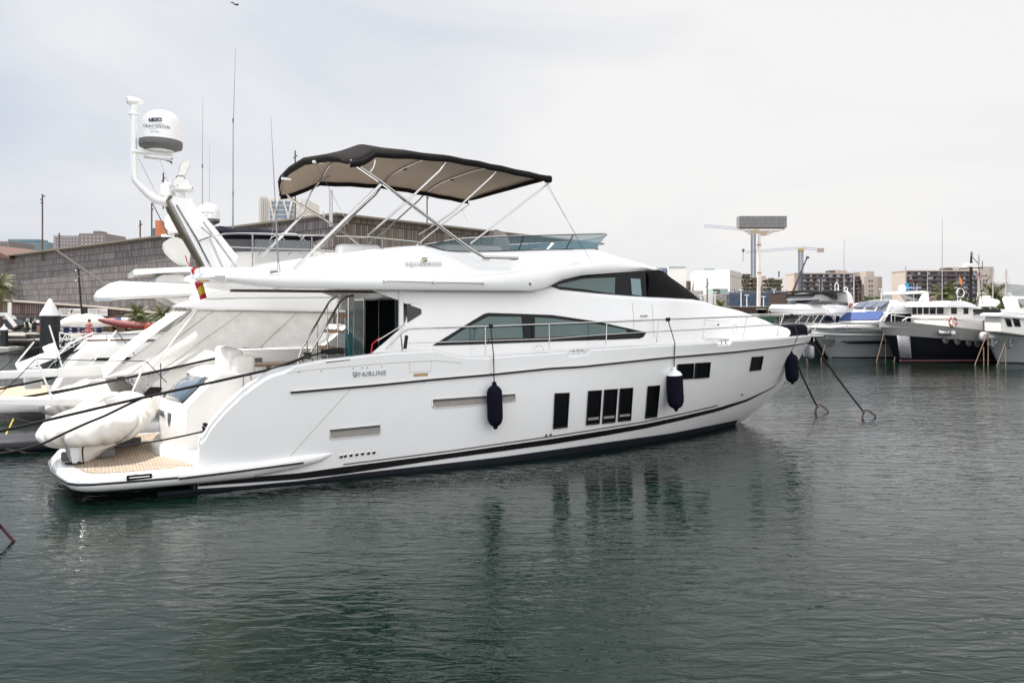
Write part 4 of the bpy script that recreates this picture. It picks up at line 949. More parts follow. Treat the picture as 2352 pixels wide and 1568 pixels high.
# long stern lines of the nearest yacht
e1 = bt(-330, 1070, -2.0); ropemesh([wq + Vector((0, 0, .1)), bt(632, 846, -2.25), bt(322, 914, -2.2), bt(0, 990, -2.1), e1], .026, "stern_line", label="thick black stern line running from the near winch over the tender out of frame", seg=40, group="mooring lines of the near yachts")
ropemesh([bt(330, 912, -2.15), bt(293, 929, -2.1), bt(240, 955, -1.9), bt(200, 971, -1.9), bt(160, 989, -1.9), bt(100, 1018, -2.0), bt(40, 1035, -2.1), bt(0, 1041, -2.2), bt(-200, 1062, -2.3)], .022, "stern_line", label="second black stern line sagging across the white tender cover", seg=40, group="mooring lines of the near yachts")
# bow lines
bo = Vector((17.75, -.06, 2.2))
for (st, u, v, lab) in ((bo, 1986, 948, "longer black bow line from the near yacht's stem down to the water"), (Vector((17.3, .45, 2.1)), 1878, 936, "shorter black bow line reaching the water behind the bow fender")):
    e = bz(u, v, .14); ropemesh([st, e], .028, "bow_line", label=lab, seg=12, sag=.05)
    mb = MB(BM)
    rnd = random.Random(int(u)); 
    for d in ((-.22, -.05), (-.04, .04), (.36, -.12)):
        mb.tube([e + Vector((0, 0, .10)), e + Vector((d[0] * .35, d[1] * .5, .06)), e + Vector((d[0] * .8, d[1], -.08)), e + Vector((d[0], d[1] * 2, -.35))], .024, 6)
    o = mb.build("rope_bridle", M("weedy_rope", (.10, .06, .04), .9, var=.5, scale=30, bump=.8, bscale=80), None); rebase(o, BM @ e)
    tag(o, "weedy brown rope bridle at the waterline under the %s bow line" % ("longer" if u > 1900 else "shorter"), "rope")

# ---------------------------------------------------------------- fenders
def fender(ut, vt, ub, vb, wpx, rail, top_white, label, off=.19):
    u_, v_ = (ut + ub) / 2, (vt + vb) / 2
    tf = lambda s, z: hb(s, z)
    pc = bsurf(u_, v_, tf, off); Yc = BO[1] + pc.x * bs_ + pc.y * bc
    tt = -pc.y
    a = bt(ut, vt, -tt); b_ = bt(ub, vb, -tt); rr = wpx / 2 / F * Yc
    ax = b_ - a; L_ = ax.length
    root = thing("boat_fender", label, "fender", BM @ ((a + b_) / 2), "black fenders hung along the near yacht")
    cap = [(.02, 0), (.045, .02), (.05, .07), (rr * .75, .13), (rr * .97, .20)]
    body = [(rr * .97, .20), (rr, .3), (rr, L_ * .72), (rr * .96, L_ * .80), (rr * .75, L_ * .89), (.05, L_ * .95), (.035, L_), (.002, L_)]
    MB(BM).lathe(body, a, ax, 22).build("fender_body", NAVY, root, ang=60)
    MB(BM).lathe(cap, a, ax, 22).build("fender_top", WHT if top_white else NAVY, root, ang=60)
    rp = railpt(*rail); MB(BM).tube([rp, Vector((rp.x * .6 + a.x * .4, -(hb(rp.x, ztop(rp.x)) + .03), ztop(rp.x) + .02)), a + Vector((0, 0, -.03))], .011, 6).build("lanyard", ROPE, root)
    coil(rp, .035, .05, .06, 4, .014, int(ut)).build("lanyard_knot", ROPE, root)
fender(1135, 876, 1138, 985, 36, (1127, 749.5), False, "black fender hanging over the long side vent amidships, aftmost of the three")
fender(1548, 842, 1553, 944, 38, (1534, 733.5), True, "black fender with white top beside the two square hull windows")
fender(1817, 806, 1820, 882, 30, (1818, 723.5), False, "black fender hanging right at the yacht's bow", off=.22)

# ---------------------------------------------------------------- tender on the swim platform
tb = BM @ Vector((-1.5, .1, .48))
T0 = thing("covered_tender", "small tender under a wrinkled white canvas cover on the nearest yacht's swim platform", "tender", tb)
def tender(T0, c, axd, L_, W_, H_, seed, fr=BM, upz=Vector((0, 0, 1)), cover=COVER):
    ax = Vector(axd).normalized(); sd = upz.cross(ax).normalized(); up = ax.cross(sd); c = Vector(c); rnd = random.Random(seed); rows = []
    ph = [rnd.uniform(0, 6.28) for _ in range(8)]
    n, k = 190, 34
    FL = [(rnd.uniform(0, 6.28), rnd.uniform(.03, .09), rnd.uniform(.04, .19), rnd.uniform(-.35, .35)) for _ in range(34)]
    for j in range(k + 1):
        la = -1.15 + (math.pi / 2 + 1.15) * j / k; row = []
        for i in range(n):
            lo = 2 * math.pi * i / n; cx_, sx_ = math.cos(lo), math.sin(lo)
            f = (abs(cx_) ** 2.6 + abs(sx_) ** 2.6) ** (-1 / 2.6); bowf = 1 - .22 * max(0, cx_) ** 3 * 0
            cl_ = max(1e-4, math.cos(la)); low = max(0, .8 - la) / 1.75
            fold = 0.
            for (fc, fw, fd, fs_) in FL:
                dl = (lo - fc - fs_ * (.4 - la) + math.pi) % (2 * math.pi) - math.pi; fold += fd * math.exp(-(dl / fw) ** 2)
            fold = low * (fold + .03 * math.sin(lo * 5 + 3 * la + ph[6])) - .02 * low
            r_ = f * (cl_ ** .55 if la > 0 else cl_ ** .8) - fold
            x = r_ * cx_ * L_ / 2; y = r_ * sx_ * W_ / 2 * (1 - .12 * (cx_ + .2))
            z = H_ / 2 * (math.sin(la) if la < 0 else math.sin(la) ** 1.2 * (1.0 + .16 * math.sin(3 * cx_ + ph[2]))) + .035 * math.sin(x * 4 + ph[3]) * cl_ + .02 * math.sin(lo * 9 + ph[4]) * (1 - low) - .05 * fold
            row.append(c + ax * x + sd * y + up * z)
        rows.append(row)
    MB(fr).grid(rows, True).build("canvas_cover", cover, T0, ang=75)
    rows = []
    for i in range(13):
        a = -1 + 2 * i / 12; w = W_ * .30 * (1 - abs(a) ** 3 * .85); kz = -H_ * .5 - .26 + .2 * max(0, a) ** 2
        b0 = c + ax * a * L_ * .43
        rows.append([b0 - sd * w - up * H_ * .25, b0 - sd * w * .95 - up * H_ * .45, b0 + up * kz - sd * .03, b0 + up * kz + sd * .03, b0 + sd * w * .95 - up * H_ * .45, b0 + sd * w - up * H_ * .25])
    MB(fr).loft(rows).build("tender_hull", GELW, T0, ang=30)
tender(T0, (-1.40, .12, 1.08), (1.0, 2.25, .26), 3.0, 1.75, .72, 5, upz=Vector((-.10, -.15, 1)))
mb = MB(BM)
for d in (-.7, .6): mb.rbox((-1.4 + d * .4, .1 + d, .55), (.9, .12, .16), .03)
mb.build("tender_chock", GRYP, Y0)
o = MB(BM).tube([Vector((-1.75, -1.15, .95)), Vector((-1.78, -1.2, .7)), Vector((-1.76, -1.22, .5)), Vector((-1.95, -1.15, .49)), Vector((-2.05, -1.05, .49)), Vector((-1.9, -.95, .49)), Vector((-1.8, -1.1, .495))], .016, 6).build("tender_lashing", ROPE, None)
rebase(o, BM @ Vector((-1.76, -1.2, .5))); tag(o, "dark lashing rope hanging from the covered tender onto the teak platform", "rope")
# ensign on the pylon
q = [bt(444, 622, .1), bt(447, 600, .12), bt(452, 640, .14)]
rows = []
for i in range(9):
    f = i / 8; rows.append([bt(438 + 22 * f + 10 * j, 618 + 74 * f - 6 * j + 3 * math.sin(5 * f + j), .15 + .1 * math.sin(4 * f + 2 * j)) for j in (0, .5, 1, 1.5)])
mb = MB(BM)
mb.cur = 0; mb.grid(rows[:6]); mb.cur = 1; mb.grid(rows[5:8]); mb.cur = 0; mb.grid(rows[7:])
ens = mb.build("ensign_flag", [REDF, YELF], None, ang=60); rebase(ens, BM @ rows[0][0]); tag(ens, "red and yellow flag drooping under the near yacht's flybridge overhang", "flag")
# red cord wound on pylon
ropemesh([bt(426, 587, .3), bt(430, 602, .3), bt(437, 609, .3), bt(446, 598, .3), bt(452, 590, .3)], .011, "flag_halyard", mat=REDF, label="thin red cord looped beside the mast pylon", seg=16)
# ================================================================ NEIGHBOURING YACHTS (same heading)
def pslab(pix, t, thick, fr=BM): return MB(fr).slab([bt(u, v, t) for u, v in pix], (0, thick, 0))
def simple_hull(tc, hw, L_, name, parent, s0=0., ztf=lambda s: 2.0 + .03 * max(0, s - 8), diag=True, mat=GEL):
    cols = []
    for i in range(40):
        s = s0 + L_ * i / 39; q = i / 39; w0 = hw * (1 - max(0, (q - .45) / .55) ** 2.3); w1 = (hw - .2) * (1 - max(0, (q * 1.12 - .35) / .77) ** 2.1 if q < .98 else 0)
        zt = ztf(s)
        if diag: zt = min(zt, .5 + (s - s0) * 1.25 + .1)
        col = []
        for k in range(9):
            f = k / 8; z = -.4 + (zt + .4) * f; w = max(0, w1) * (1 - f ** 1.3) + w0 * f ** 1.3
            if z < 0: w *= .9
            col.append((s, w, z))
        col += [(s, max(0, w0 - .12), zt), (s, max(0, w0 - .15), zt - .2), (s, 0, zt - .2)]
        cols.append(col)
    mb = MB(BM)
    for sg in (-1, 1): mb.grid([[(x, tc + sg * y, z) for x, y, z in c] for c in cols])
    e = cols[0]; mb.add([(x, tc - y, z) for x, y, z in e] + [(x, tc + y, z) for x, y, z in e[::-1]], [tuple(range(2 * len(e)))])
    return mb.build(name, mat, parent, ang=40)
# ---- yacht with the white cockpit cover
Y2 = thing("motor_yacht", "white motor yacht moored directly behind the nearest one, its cockpit tented with white canvas", "yacht", BM @ Vector((0, 5.8, 0)))
simple_hull(5.8, 2.3, 17, "hull", Y2)
mb = MB(BM); mb.rbox((-.9, 5.8, .38), (2.6, 4.6, .34), .12); mb.build("swim_platform", GEL, Y2)
pslab([(375, 930), (334, 910), (342, 892), (368, 868), (396, 845), (470, 830), (700, 830), (700, 930)], 3.75, 4.1).build("transom_block", GELW, Y2, ang=20)
p = [bt(u, v, 3.73) for u, v in [(333, 905), (345, 891), (371, 892), (358, 912)]]
MB(BM).slab([bt(325, 912, 3.9), bt(344, 889, 3.9), bt(344, 889, 7.3), bt(325, 912, 7.3)], (-.03, 0, -.02)).build("stern_window", GLASSB, Y2, smooth=False)
MB(BM).slab([bt(340, 893, 3.72), bt(345, 888, 3.72), bt(372, 889, 3.72), bt(366, 912, 3.72), bt(330, 912, 3.72)], (0, -.02, 0)).build("side_window", GLASSB, Y2, smooth=False)
pslab([(548, 822), (600, 815), (700, 800), (760, 780), (900, 770), (900, 900), (480, 900), (480, 838)], 3.6, .3).build("cockpit_coaming", GELW, Y2, ang=20)
# canvas tent: aft sloped face + near side, with sagging folds and seams
TA, TB = bt(448, 711, 3.65), bt(352, 845, 3.65)
rows = []
for i in range(25):
    f = i / 24; row = []
    for j in range(25):
        g = j / 24; a = TA.lerp(Vector((TA.x - 2.0, TA.y, 1.62)), f)
        row.append(Vector((a.x + .0 - .10 * math.sin(math.pi * f) * (1 + .4 * math.sin(g * 9)), 3.65 + .97 * (1 - f) * (1 - g) + g * 4.2, a.z + .02 * math.sin(g * 20 + f * 3))))
    rows.append(row)
ct = MB(BM).grid(rows).build("cockpit_cover", COVER, Y2, ang=60, solid=.01)
rows = []
TL, TR, BL_, BR_ = bt(452, 711, 4.62), bt(765, 720, 4.62), Vector((TA.x - 2.0, 3.65, 1.62)), bt(720, 806, 3.62)
for i in range(31):
    f = i / 30; row = []
    for j in range(41):
        g = j / 40; p = TL.lerp(TR, g).lerp(BL_.lerp(BR_, g), f); p = p + Vector((0, .05 * math.sin(math.pi * f) * math.sin(g * 17 + 2.5 * f) + .07 * math.sin(math.pi * f), -.03 * math.sin(g * 11) * math.sin(math.pi * f))); row.append(p)
    rows.append(row)
MB(BM).grid(rows).build("cover_side_panel", COVER, ct, ang=60, solid=.01)
for g0, g1 in ((.33, .24), (.72, .66), (.12, .1)):
    MB(BM).tube([TL.lerp(TR, g0 + (g1 - g0) * f).lerp(BL_.lerp(BR_, g0 + (g1 - g0) * f), f) + Vector((0, .05 * math.sin(math.pi * f) * math.sin((g0 + (g1 - g0) * f) * 17 + 2.5 * f) + .07 * math.sin(math.pi * f) - .015, 0)) for f in [k / 20 for k in range(21)]], .006, 5).build("cover_seam", GREYD, ct)
MB(BM).rbox(bt(404, 833, 3.7) + Vector((0, .3, 0)), (.42, .3, .05), .02).build("fuel_hatch", GREYD, Y2)
# flybridge of the second yacht
pslab([(419, 706.5), (440, 697), (466, 687), (560, 682), (900, 680), (900, 718), (470, 711)], 4.5, 3.6).build("flybridge_overhang", GEL, Y2, ang=20, bevel=.04)
pslab([(466, 688), (474, 672), (900, 655), (900, 684)], 4.5, 3.4).build("overhang_upper_lip", GEL, Y2, ang=20, bevel=.04)
pslab([(474, 674), (500, 640), (506, 582), (560, 578), (700, 577), (800, 580), (900, 600), (900, 680)], 4.7, 2.9).build("flybridge_side", GELW, Y2, ang=20, bevel=.04)
sd = satdome(bt(479, 514, 5.8), .29, .56, parent=Y2)
c2 = bt(479, 514, 5.8); cd2 = (BM.inverted() @ Vector((0, 0, CH))) - c2; cd2.z = 0; cd2.normalize(); xr2 = Vector((-cd2.y, cd2.x, 0))
def d2text(txt, du, z, w, hgt, rad=.292):
    t_ = MB(); text_mb(t_, txt, IDM, 1., .0, 0, 1.15); x0 = min(p[0] for p in t_.v); x1 = max(p[0] for p in t_.v); y0 = min(p[1] for p in t_.v); y1 = max(p[1] for p in t_.v); vs = []
    for p in t_.v:
        X = du + ((p[0] - x0) / (x1 - x0) - .5) * w; X = max(-rad * .98, min(rad * .98, X)); vs.append(c2 + xr2 * X + cd2 * (math.sqrt(rad * rad - X * X) + .002) + Vector((0, 0, z + (p[1] - (y0 + y1) / 2) / (y1 - y0) * hgt)))
    MB(BM).add(vs, t_.f).build("lettering", INK, sd, smooth=False)
d2text("TRACVISION", -.06, .27, .36, .045); d2text("KVH", -.06, .19, .1, .03)
MB(BM).tube([bt(479, 517, 5.8), bt(492, 560, 5.8), bt(505, 600, 5.8)], [.12, .16, .22], 10, flat=.6).build("dome_arch", GEL, Y2)
# folded navy bimini
rows = []
up = [(494, 524), (505, 517), (513, 516.5), (530, 517.5), (564, 520), (600, 521), (640, 524), (700, 531), (730, 537), (746, 543)]; lo = [(494, 532), (500, 545), (513, 549), (530, 551), (564, 553), (600, 553), (640, 552), (700, 550), (730, 549), (746, 546)]
for (a, b_) in zip(resample(up, 22), resample(lo, 22)):
    P_, Q_ = bt(*a, 4.9), bt(*b_, 4.9); c = (P_ + Q_) / 2; h_ = (P_.z - Q_.z) / 2 + .02; i = len(rows)
    rows.append([(c.x, 4.9 + 1.0 + math.cos(x) * 1.0, c.z + math.sin(x) * h_ * (1 + .12 * math.sin(3 * x + i * .9))) for x in [k * math.pi / 8 for k in range(16)]])
MB(BM).loft(rows).build("folded_bimini", NAVY, Y2, ang=60)
for q in ([(590, 590), (625, 545), (650, 535), (680, 537), (700, 552), (745, 577)], [(585, 575), (660, 537)], [(640, 540), (700, 590)], [(600, 577), (640, 572), (735, 577), (745, 582)], [(700, 541), (660, 590)]):
    MB(BM).tube([bt(u, v, 4.4) for u, v in q], .018, 6).build("bimini_frame", STEEL, Y2)
pslab([(505, 549), (720, 552), (720, 578), (510, 577)], 4.3, .02).build("smoked_screen", M("dark_smoked", (.05, .05, .06), .1, alpha=.75), Y2, smooth=False)
for pts, r_ in (([(549, 577), (543, 556), (535, 533), (535.5, 300), (541, 108)], [.03, .03, .024, .014, .004]), ([(465, 470), (465, 380), (466, 225)], [.014, .010, .004]), ([(481, 466), (481.5, 330)], [.006, .003])):
    MB(BM).tube([bt(u, v, 5.6) for u, v in pts], r_, 7).build("whip_antenna", ANTG, Y2)
for v in (277, 445): MB(BM).tube([bt(535.4, v - 5, 5.6), bt(535.4, v + 5, 5.6)], .022, 7).build("antenna_joint", GRYP, Y2)
MB(BM).tube([bt(465, 378, 5.6), bt(465, 386, 5.6)], .02, 7).build("antenna_joint", GRYP, Y2)
w2 = bt(545, 821, 3.75); winch(w2, "", Y2)
c2_ = bt(583, 804, 3.75); o = coil((c2_.x, c2_.y, c2_.z), .24, .09, .10, 7, .018, 14).build("rope_hank", ROPE, None); rebase(o, BM @ c2_); tag(o, "tangled black rope on the cover-tented yacht's coaming, above the wooden table", "rope")
ropemesh([bt(575, 808, 3.7), bt(580, 822, 3.6), bt(583, 855, 3.5)], .016, "hanging_line", label="black line hanging down from the rope tangle behind the table", seg=8)
ropemesh([w2 + Vector((0, 0, .1)), bt(440, 835, 3.6), bt(322, 861, 3.5), bt(176, 891, 3.4), bt(26, 917, 3.3), bt(-200, 950, 3.2)], .03, "stern_line", label="heavy black stern line of the cover-tented yacht crossing above its own tender", seg=30, group="mooring lines of the near yachts")
ropemesh([bt(300, 867, 3.4), bt(185, 891, 3.3), bt(120, 905, 3.3)], .016, "stern_line", label="thin black line twisted alongside the heavy line above the farther white tender", seg=14)
# covered tender on its platform
T2 = thing("covered_tender", "white canvas covered tender behind the passerelle beam, on the second yacht's swim platform", "tender", BM @ Vector((-1.6, 5.2, .5)))
tender(T2, (-1.6, 5.35, 1.02), (1.0, 2.0, .12), 3.1, 1.7, .72, 17)
# dark inflatable afloat
o = MB(BM); lumpy(o, (-3.3, 4.4, .12), (3.0, 1.2, .42), 21, amp=.03, ex=3); o = o.build("inflatable_dinghy", M("navy_tube_rubber", (.006, .007, .016), .45, var=.2), None, ang=60); rebase(o, BM @ Vector((-3.6, 4.2, 0))); tag(o, "dark navy inflatable dinghy low on the water under the passerelle beam", "dinghy")
ropemesh([bt(369, 834, 3.6), bt(369.5, 862, 3.5), bt(369, 889, 3.5)], .012, "hanging_line", label="thin black cord hanging from the white cover to the black side window", seg=8)
MB(BM).slab([bt(u, v, 3.66) for u, v in [(268, 864), (301, 866), (301, 869), (268, 869)]], (0, .1, 0)).build("vent_slot", BLACK, Y2, smooth=False)
q_ = bt(296, 876, 3.4); mb = MB(BM); text_mb(mb, "MA", frame3(q_, Vector((1, 0, 0)), (0, 0, 1)), .17, .004); mb.build("lettering", INK, Y2, smooth=False)
MB(BM).tube([bt(345, 858, 3.6), bt(338, 868, 3.6), bt(336, 880, 3.6), bt(340, 884, 3.6)], .012, 6).build("grab_loop", STEEL, Y2)
MB(BM).tube([bt(452, 712, 4.58), bt(352, 842, 3.62)], .02, 6).build("cover_hem", GELW, Y2)
# ---- passerelles
def passerelle(lab, beams, t, posts, ropes, fr=BM):
    p0 = bt(*beams[0][0], t); root = thing("passerelle", lab, "gangway", BM @ p0)
    for k, q in enumerate(beams): MB(BM).slab([bt(u, v, t) for u, v in q], (0, .42, 0)).build("beam", GELW if k else WHT, root, smooth=False, bevel=.02)
    for a, b_ in posts: MB(BM).tube([bt(*a, t + .02), bt(*b_, t + .02)], .022, 7).build("post", WHT, root)
    for r_ in ropes: MB(BM).tube(pl3([bt(*q, t + .02) for q in r_], 14), .010, 5).build("hand_rope", ROPE, root)
def pb(poly, t): return [bt(u, v, t) for u, v in poly]
passerelle("white boarding beam with two posts and rope, low behind the nearest yacht's covered tender", [[(-60, 915), (134, 915.5), (134, 932), (-60, 932)], [(134, 914.5), (353, 918), (353, 933), (134, 932.5)], [(353, 912), (372, 912), (372, 940), (353, 940)]], 2.75, [((83, 823), (120, 915)), ((335, 829), (297, 915))], [[(0, 905), (40, 868), (83, 823)], [(83, 823), (150, 826), (210, 827.5), (335, 829)], [(335, 829), (360, 854), (383, 878)]])
passerelle("farther white boarding beam with two leaning posts, tapering toward the wood-capped yacht", [[(-60, 857), (132, 848), (132, 865), (-60, 873)], [(132, 846), (250, 838), (340, 831), (350, 836), (348, 856), (132, 868)]], 8.2, [((113, 747), (143, 843)), ((267, 759), (207, 840)), ((78, 785), (36, 836))], [[(-30, 880), (40, 815), (113, 747)], [(113, 748), (160, 751), (267, 759)], [(267, 759), (295, 795), (320, 829)]])
# ---- yacht three: curved white quarter, wooden cap rail
Y3 = thing("motor_yacht", "farther white motor yacht with wooden cap rail, pointed flybridge overhang and white radar beam", "yacht", BM @ Vector((.5, 12.2, 0)))
def h3(): 
    cols = []
    for i in range(40):
        s = -2.75 + 20 * i / 39; q = i / 39; w = 2.6 * (1 - max(0, (q - .5) / .5) ** 2.3); zt = min(2.62, .55 + 1.75 * math.sin(min(1, (s + 2.75) / 1.3) * math.pi / 2) + .32 * min(1, max(0, (s + 1.5) / 3))); r_ = .35 if s < 3 else .05
        cols.append([(s, w * .93, -.4), (s, w, .4 * zt), (s, w, zt - r_), (s, w - .3 * r_, zt - .3 * r_), (s, w - r_, zt), (s, max(0, w - r_ - .3), zt), (s, 0, zt - .1)])
    mb = MB(BM)
    for sg in (-1, 1): mb.grid([[(x, 12.2 + sg * max(0, y), z) for x, y, z in c] for c in cols])
    e = cols[0]; mb.add([(x, 12.2 - y, z) for x, y, z in e] + [(x, 12.2 + y, z) for x, y, z in e[::-1]], [tuple(range(2 * len(e)))])
    return mb.build("hull", GELW, Y3, ang=45)
h3()
mb = MB(BM); mb.rbox((-3.6, 12.2, .42), (2.2, 4.9, .4), .15); mb.build("swim_platform", GEL, Y3)
mb = MB(BM); mb.box((-3.7, 12.2, .632), (1.8, 4.3, .02)); mb.build("teak_sheet", M("orange_teak", (.55, .36, .22), .6, var=.15, scale=6), Y3, smooth=False)
MB(BM).tube([bt(u, v, 9.62) for u, v in [(200, 782), (290, 780.5), (372, 781), (480, 781)]], .03, 6).build("cap_rail", M("varnished_cap", (.12, .04, .02), .3), Y3)
MB(BM).tube([bt(u, v, 9.7) for u, v in [(130, 812), (150, 795), (172, 775), (187, 767), (280, 765.5), (390, 766), (480, 766)]], .022, 6).build("stern_rail", STEEL, Y3)
for u in (197, 245, 279, 340): MB(BM).tube([bt(u, 766, 9.7), bt(u, 782, 9.7)], .014, 5).build("rail_stanchion", STEEL, Y3)
pslab([(217, 822), (310, 820), (305, 826), (210, 828)], 9.56, .1).build("hull_window", GLASSB, Y3, smooth=False)
for q in ([(125, 838), (135, 815), (160, 790), (215, 764)], [(143, 842), (160, 820), (200, 785)]): MB(BM).tube([bt(u, v, 9.55) for u, v in q], .035, 6).build("moulded_edge", WHT, Y3)
pslab([(214, 684), (222, 668), (252, 650), (275, 645), (451, 652), (560, 655), (560, 680), (457, 679), (264, 688), (222, 690)], 9.9, 4.4).build("flybridge_overhang", GEL, Y3, ang=30, bevel=.08)
pslab([(222, 683), (264, 688), (262, 690), (221, 689)], 9.85, 4.5).build("overhang_underside", M("pale_blue_panel", (.35, .42, .46), .4), Y3, smooth=False)
pslab([(375, 682), (455, 682), (520, 700), (520, 790), (355, 790), (362, 770), (425, 708)], 10.1, 4.0).build("deckhouse", GELW, Y3, ang=20)
pslab([(440, 706), (400, 740), (366, 790), (352, 790), (356, 772), (372, 750), (428, 708)], 10.0, .1).build("side_wing", M("grey_wing", (.28, .27, .25), .5, var=.05), Y3, smooth=False)
for q in ([(430, 706), (362, 755), (364, 776)], [(440, 712), (385, 765), (368, 780)]): MB(BM).tube([bt(u, v, 9.9) for u, v in q], .022, 6).build("support_strut", GRYP, Y3)
pslab([(305, 621), (308, 618), (440, 612), (450, 624), (360, 628), (308, 632)], 10.2, 3.8).build("radar_beam", GEL, Y3, ang=20, bevel=.05)
pslab([(357, 650), (358, 640), (372, 630), (410, 629), (440, 640), (452, 652)], 10.4, 3.4).build("beam_fairing", GELD, Y3, ang=20, bevel=.03)
pslab([(404, 543), (390, 547), (377, 556), (373, 566), (379, 580), (395, 596), (412, 607), (435, 612), (440, 560)], 10.4, .25).build("arch_leg", GELD, Y3, ang=20, bevel=.04)
satdome(bt(400, 528, 12.), .30, .55, parent=Y3, band=False)
MB(BM).tube([bt(370, 541, 12), bt(400, 541, 12)], .05, 6).build("mast_crossarm", WHT, Y3)
MB(BM).tube([bt(111, 846, 9.5), bt(150, 818, 9.5), bt(181, 803, 9.5)], .028, 6).build("quarter_seam", BLACK, Y3)
MB(BM).tube([bt(108, 850, 9.45), bt(140, 812, 9.45), bt(190, 782, 9.45)], .02, 6).build("quarter_rail", STEEL, Y3)
MB(BM).rbox(bt(85, 828, 8.9), (1.05, .34, .26), .05, ry=R(-22)).build("davit_arm", GEL, Y3)
MB(BM).rbox(bt(117, 804, 8.9), (.34, .36, .34), .04, ry=R(-22)).build("davit_head", GEL, Y3)
MB(BM).lathe([(.02, 0), (.22, .0), (.24, .25), (.22, .6), (.02, .62)], bt(76, 892, 9.4), (0, 0, 1), 16).build("platform_seat", GELW, Y3)
MB(BM).tube([bt(178, 649, 9.9) if False else bt(130, 575, 9.9), bt(243, 652, 9.9)], .022, 6).build("outrigger_pole", M("pole_grey", (.25, .23, .22), .4), Y3)
ropemesh([bt(345, 818, 8.6), bt(270, 838, 8.4), bt(190, 850, 8.4), bt(110, 870, 8.4), bt(0, 893, 8.3), bt(-60, 903, 8.2)], .03, "stern_line", label="heavy black line of the farthest yacht passing below its boarding beam", seg=24, group="mooring lines of the near yachts")
ropemesh([bt(0, 812, 15), bt(90, 798, 15), bt(165, 782, 15), bt(230, 775, 15)], .03, "stern_line", label="black line behind the white davit running toward the round black pile", seg=12)
# ropes dipping in the water, left edge
ropemesh([wz(-60, 1010, .3), wz(0, 1028, .12), wz(60, 1040, .1), wz(85, 1041, .05), wz(95, 1040, -.1)], .018, "water_line", label="thin black rope just above the water by the covered tender's left end", seg=14, fr=None)
ropemesh([wz(-30, 955, .3), wz(0, 956, .2), wz(50, 965, .15), wz(92, 972, .3)], .014, "water_line", label="thin black rope low over the water above the tender's left end", seg=14, fr=None)
ropemesh([wz(-20, 1060, .1), wz(0, 1022, .12), wz(18, 990, .3), wz(31, 962, .55)], .018, "hose", mat=YELF, label="yellow hose dipping to the water at the left edge", cat="hose", seg=12, fr=None)
ropemesh([wz(-30, 1180, .5), wz(0, 1207, .22), wz(35, 1246, -.02)], .022, "mooring_line", mat=M("red_brown_rope", (.06, .02, .025), .8), label="dark red rope entering the water at the left edge, lowest in the picture", seg=6, fr=None)
# ================================================================ QUAYS AND GROUND
def _conc(nt, N, L, b):
    tc = N.new("ShaderNodeTexCoord"); n = N.new("ShaderNodeTexNoise"); n.inputs["Scale"].default_value = .25; n.inputs["Detail"].default_value = 9; n.inputs["Roughness"].default_value = .7; L.new(tc.outputs["Object"], n.inputs[0])
    cr = N.new("ShaderNodeValToRGB"); e = cr.color_ramp.elements; e[0].position = .3; e[0].color = (.19, .175, .155, 1); e[1].position = .7; e[1].color = (.30, .28, .25, 1); L.new(n.outputs["Fac"], cr.inputs[0]); L.new(cr.outputs[0], b.inputs["Base Color"])
CONC = pattern_mat("quay_concrete", _conc, .85)
def _qw(nt, N, L, b):
    tc = N.new("ShaderNodeTexCoord"); n = N.new("ShaderNodeTexNoise"); n.inputs["Scale"].default_value = 1.2; n.inputs["Detail"].default_value = 9; L.new(tc.outputs["Object"], n.inputs[0])
    cr = N.new("ShaderNodeValToRGB"); e = cr.color_ramp.elements; e[0].position = .35; e[0].color = (.012, .010, .010, 1); e[1].position = .75; e[1].color = (.09, .075, .065, 1); L.new(n.outputs["Fac"], cr.inputs[0]); L.new(cr.outputs[0], b.inputs["Base Color"])
QWALL = pattern_mat("wet_quay_wall", _qw, .8)
mb = MB(); mb.slab([(-400, 60, -1), (-8, 60, -1), (-8, 78, -1), (600, 78, -1), (3000, 3500, -1), (-3000, 3500, -1)], (0, 0, 1.8)); g = mb.build("ground", CONC, smooth=False); struct(g)
mb = MB(); mb.box((-204, 59.93, -.15), (392, .12, 1.7)); mb.box((296, 77.93, -.15), (608, .12, 1.7)); struct(mb.build("quay_wall", QWALL, smooth=False))
mb = MB(); mb.box((-204, 60.0, .86), (392, .5, .12)); struct(mb.build("quay_kerb", M("kerb_stone", (.36, .34, .31), .8, var=.15, scale=1), smooth=False))
mb = MB(); mb.box((0, -30, .55), (160, 62, 2.1)); struct(mb.build("quay", M("pale_quay_paving", (.36, .345, .32), .8, var=.12, scale=.6), smooth=False))   # the quay the photographer stands on
def single(mb, name, mat, base, label, cat, group=None, **k):
    o = mb.build(name, mat, None, **k); rebase(o, base); return tag(o, label, cat, group)
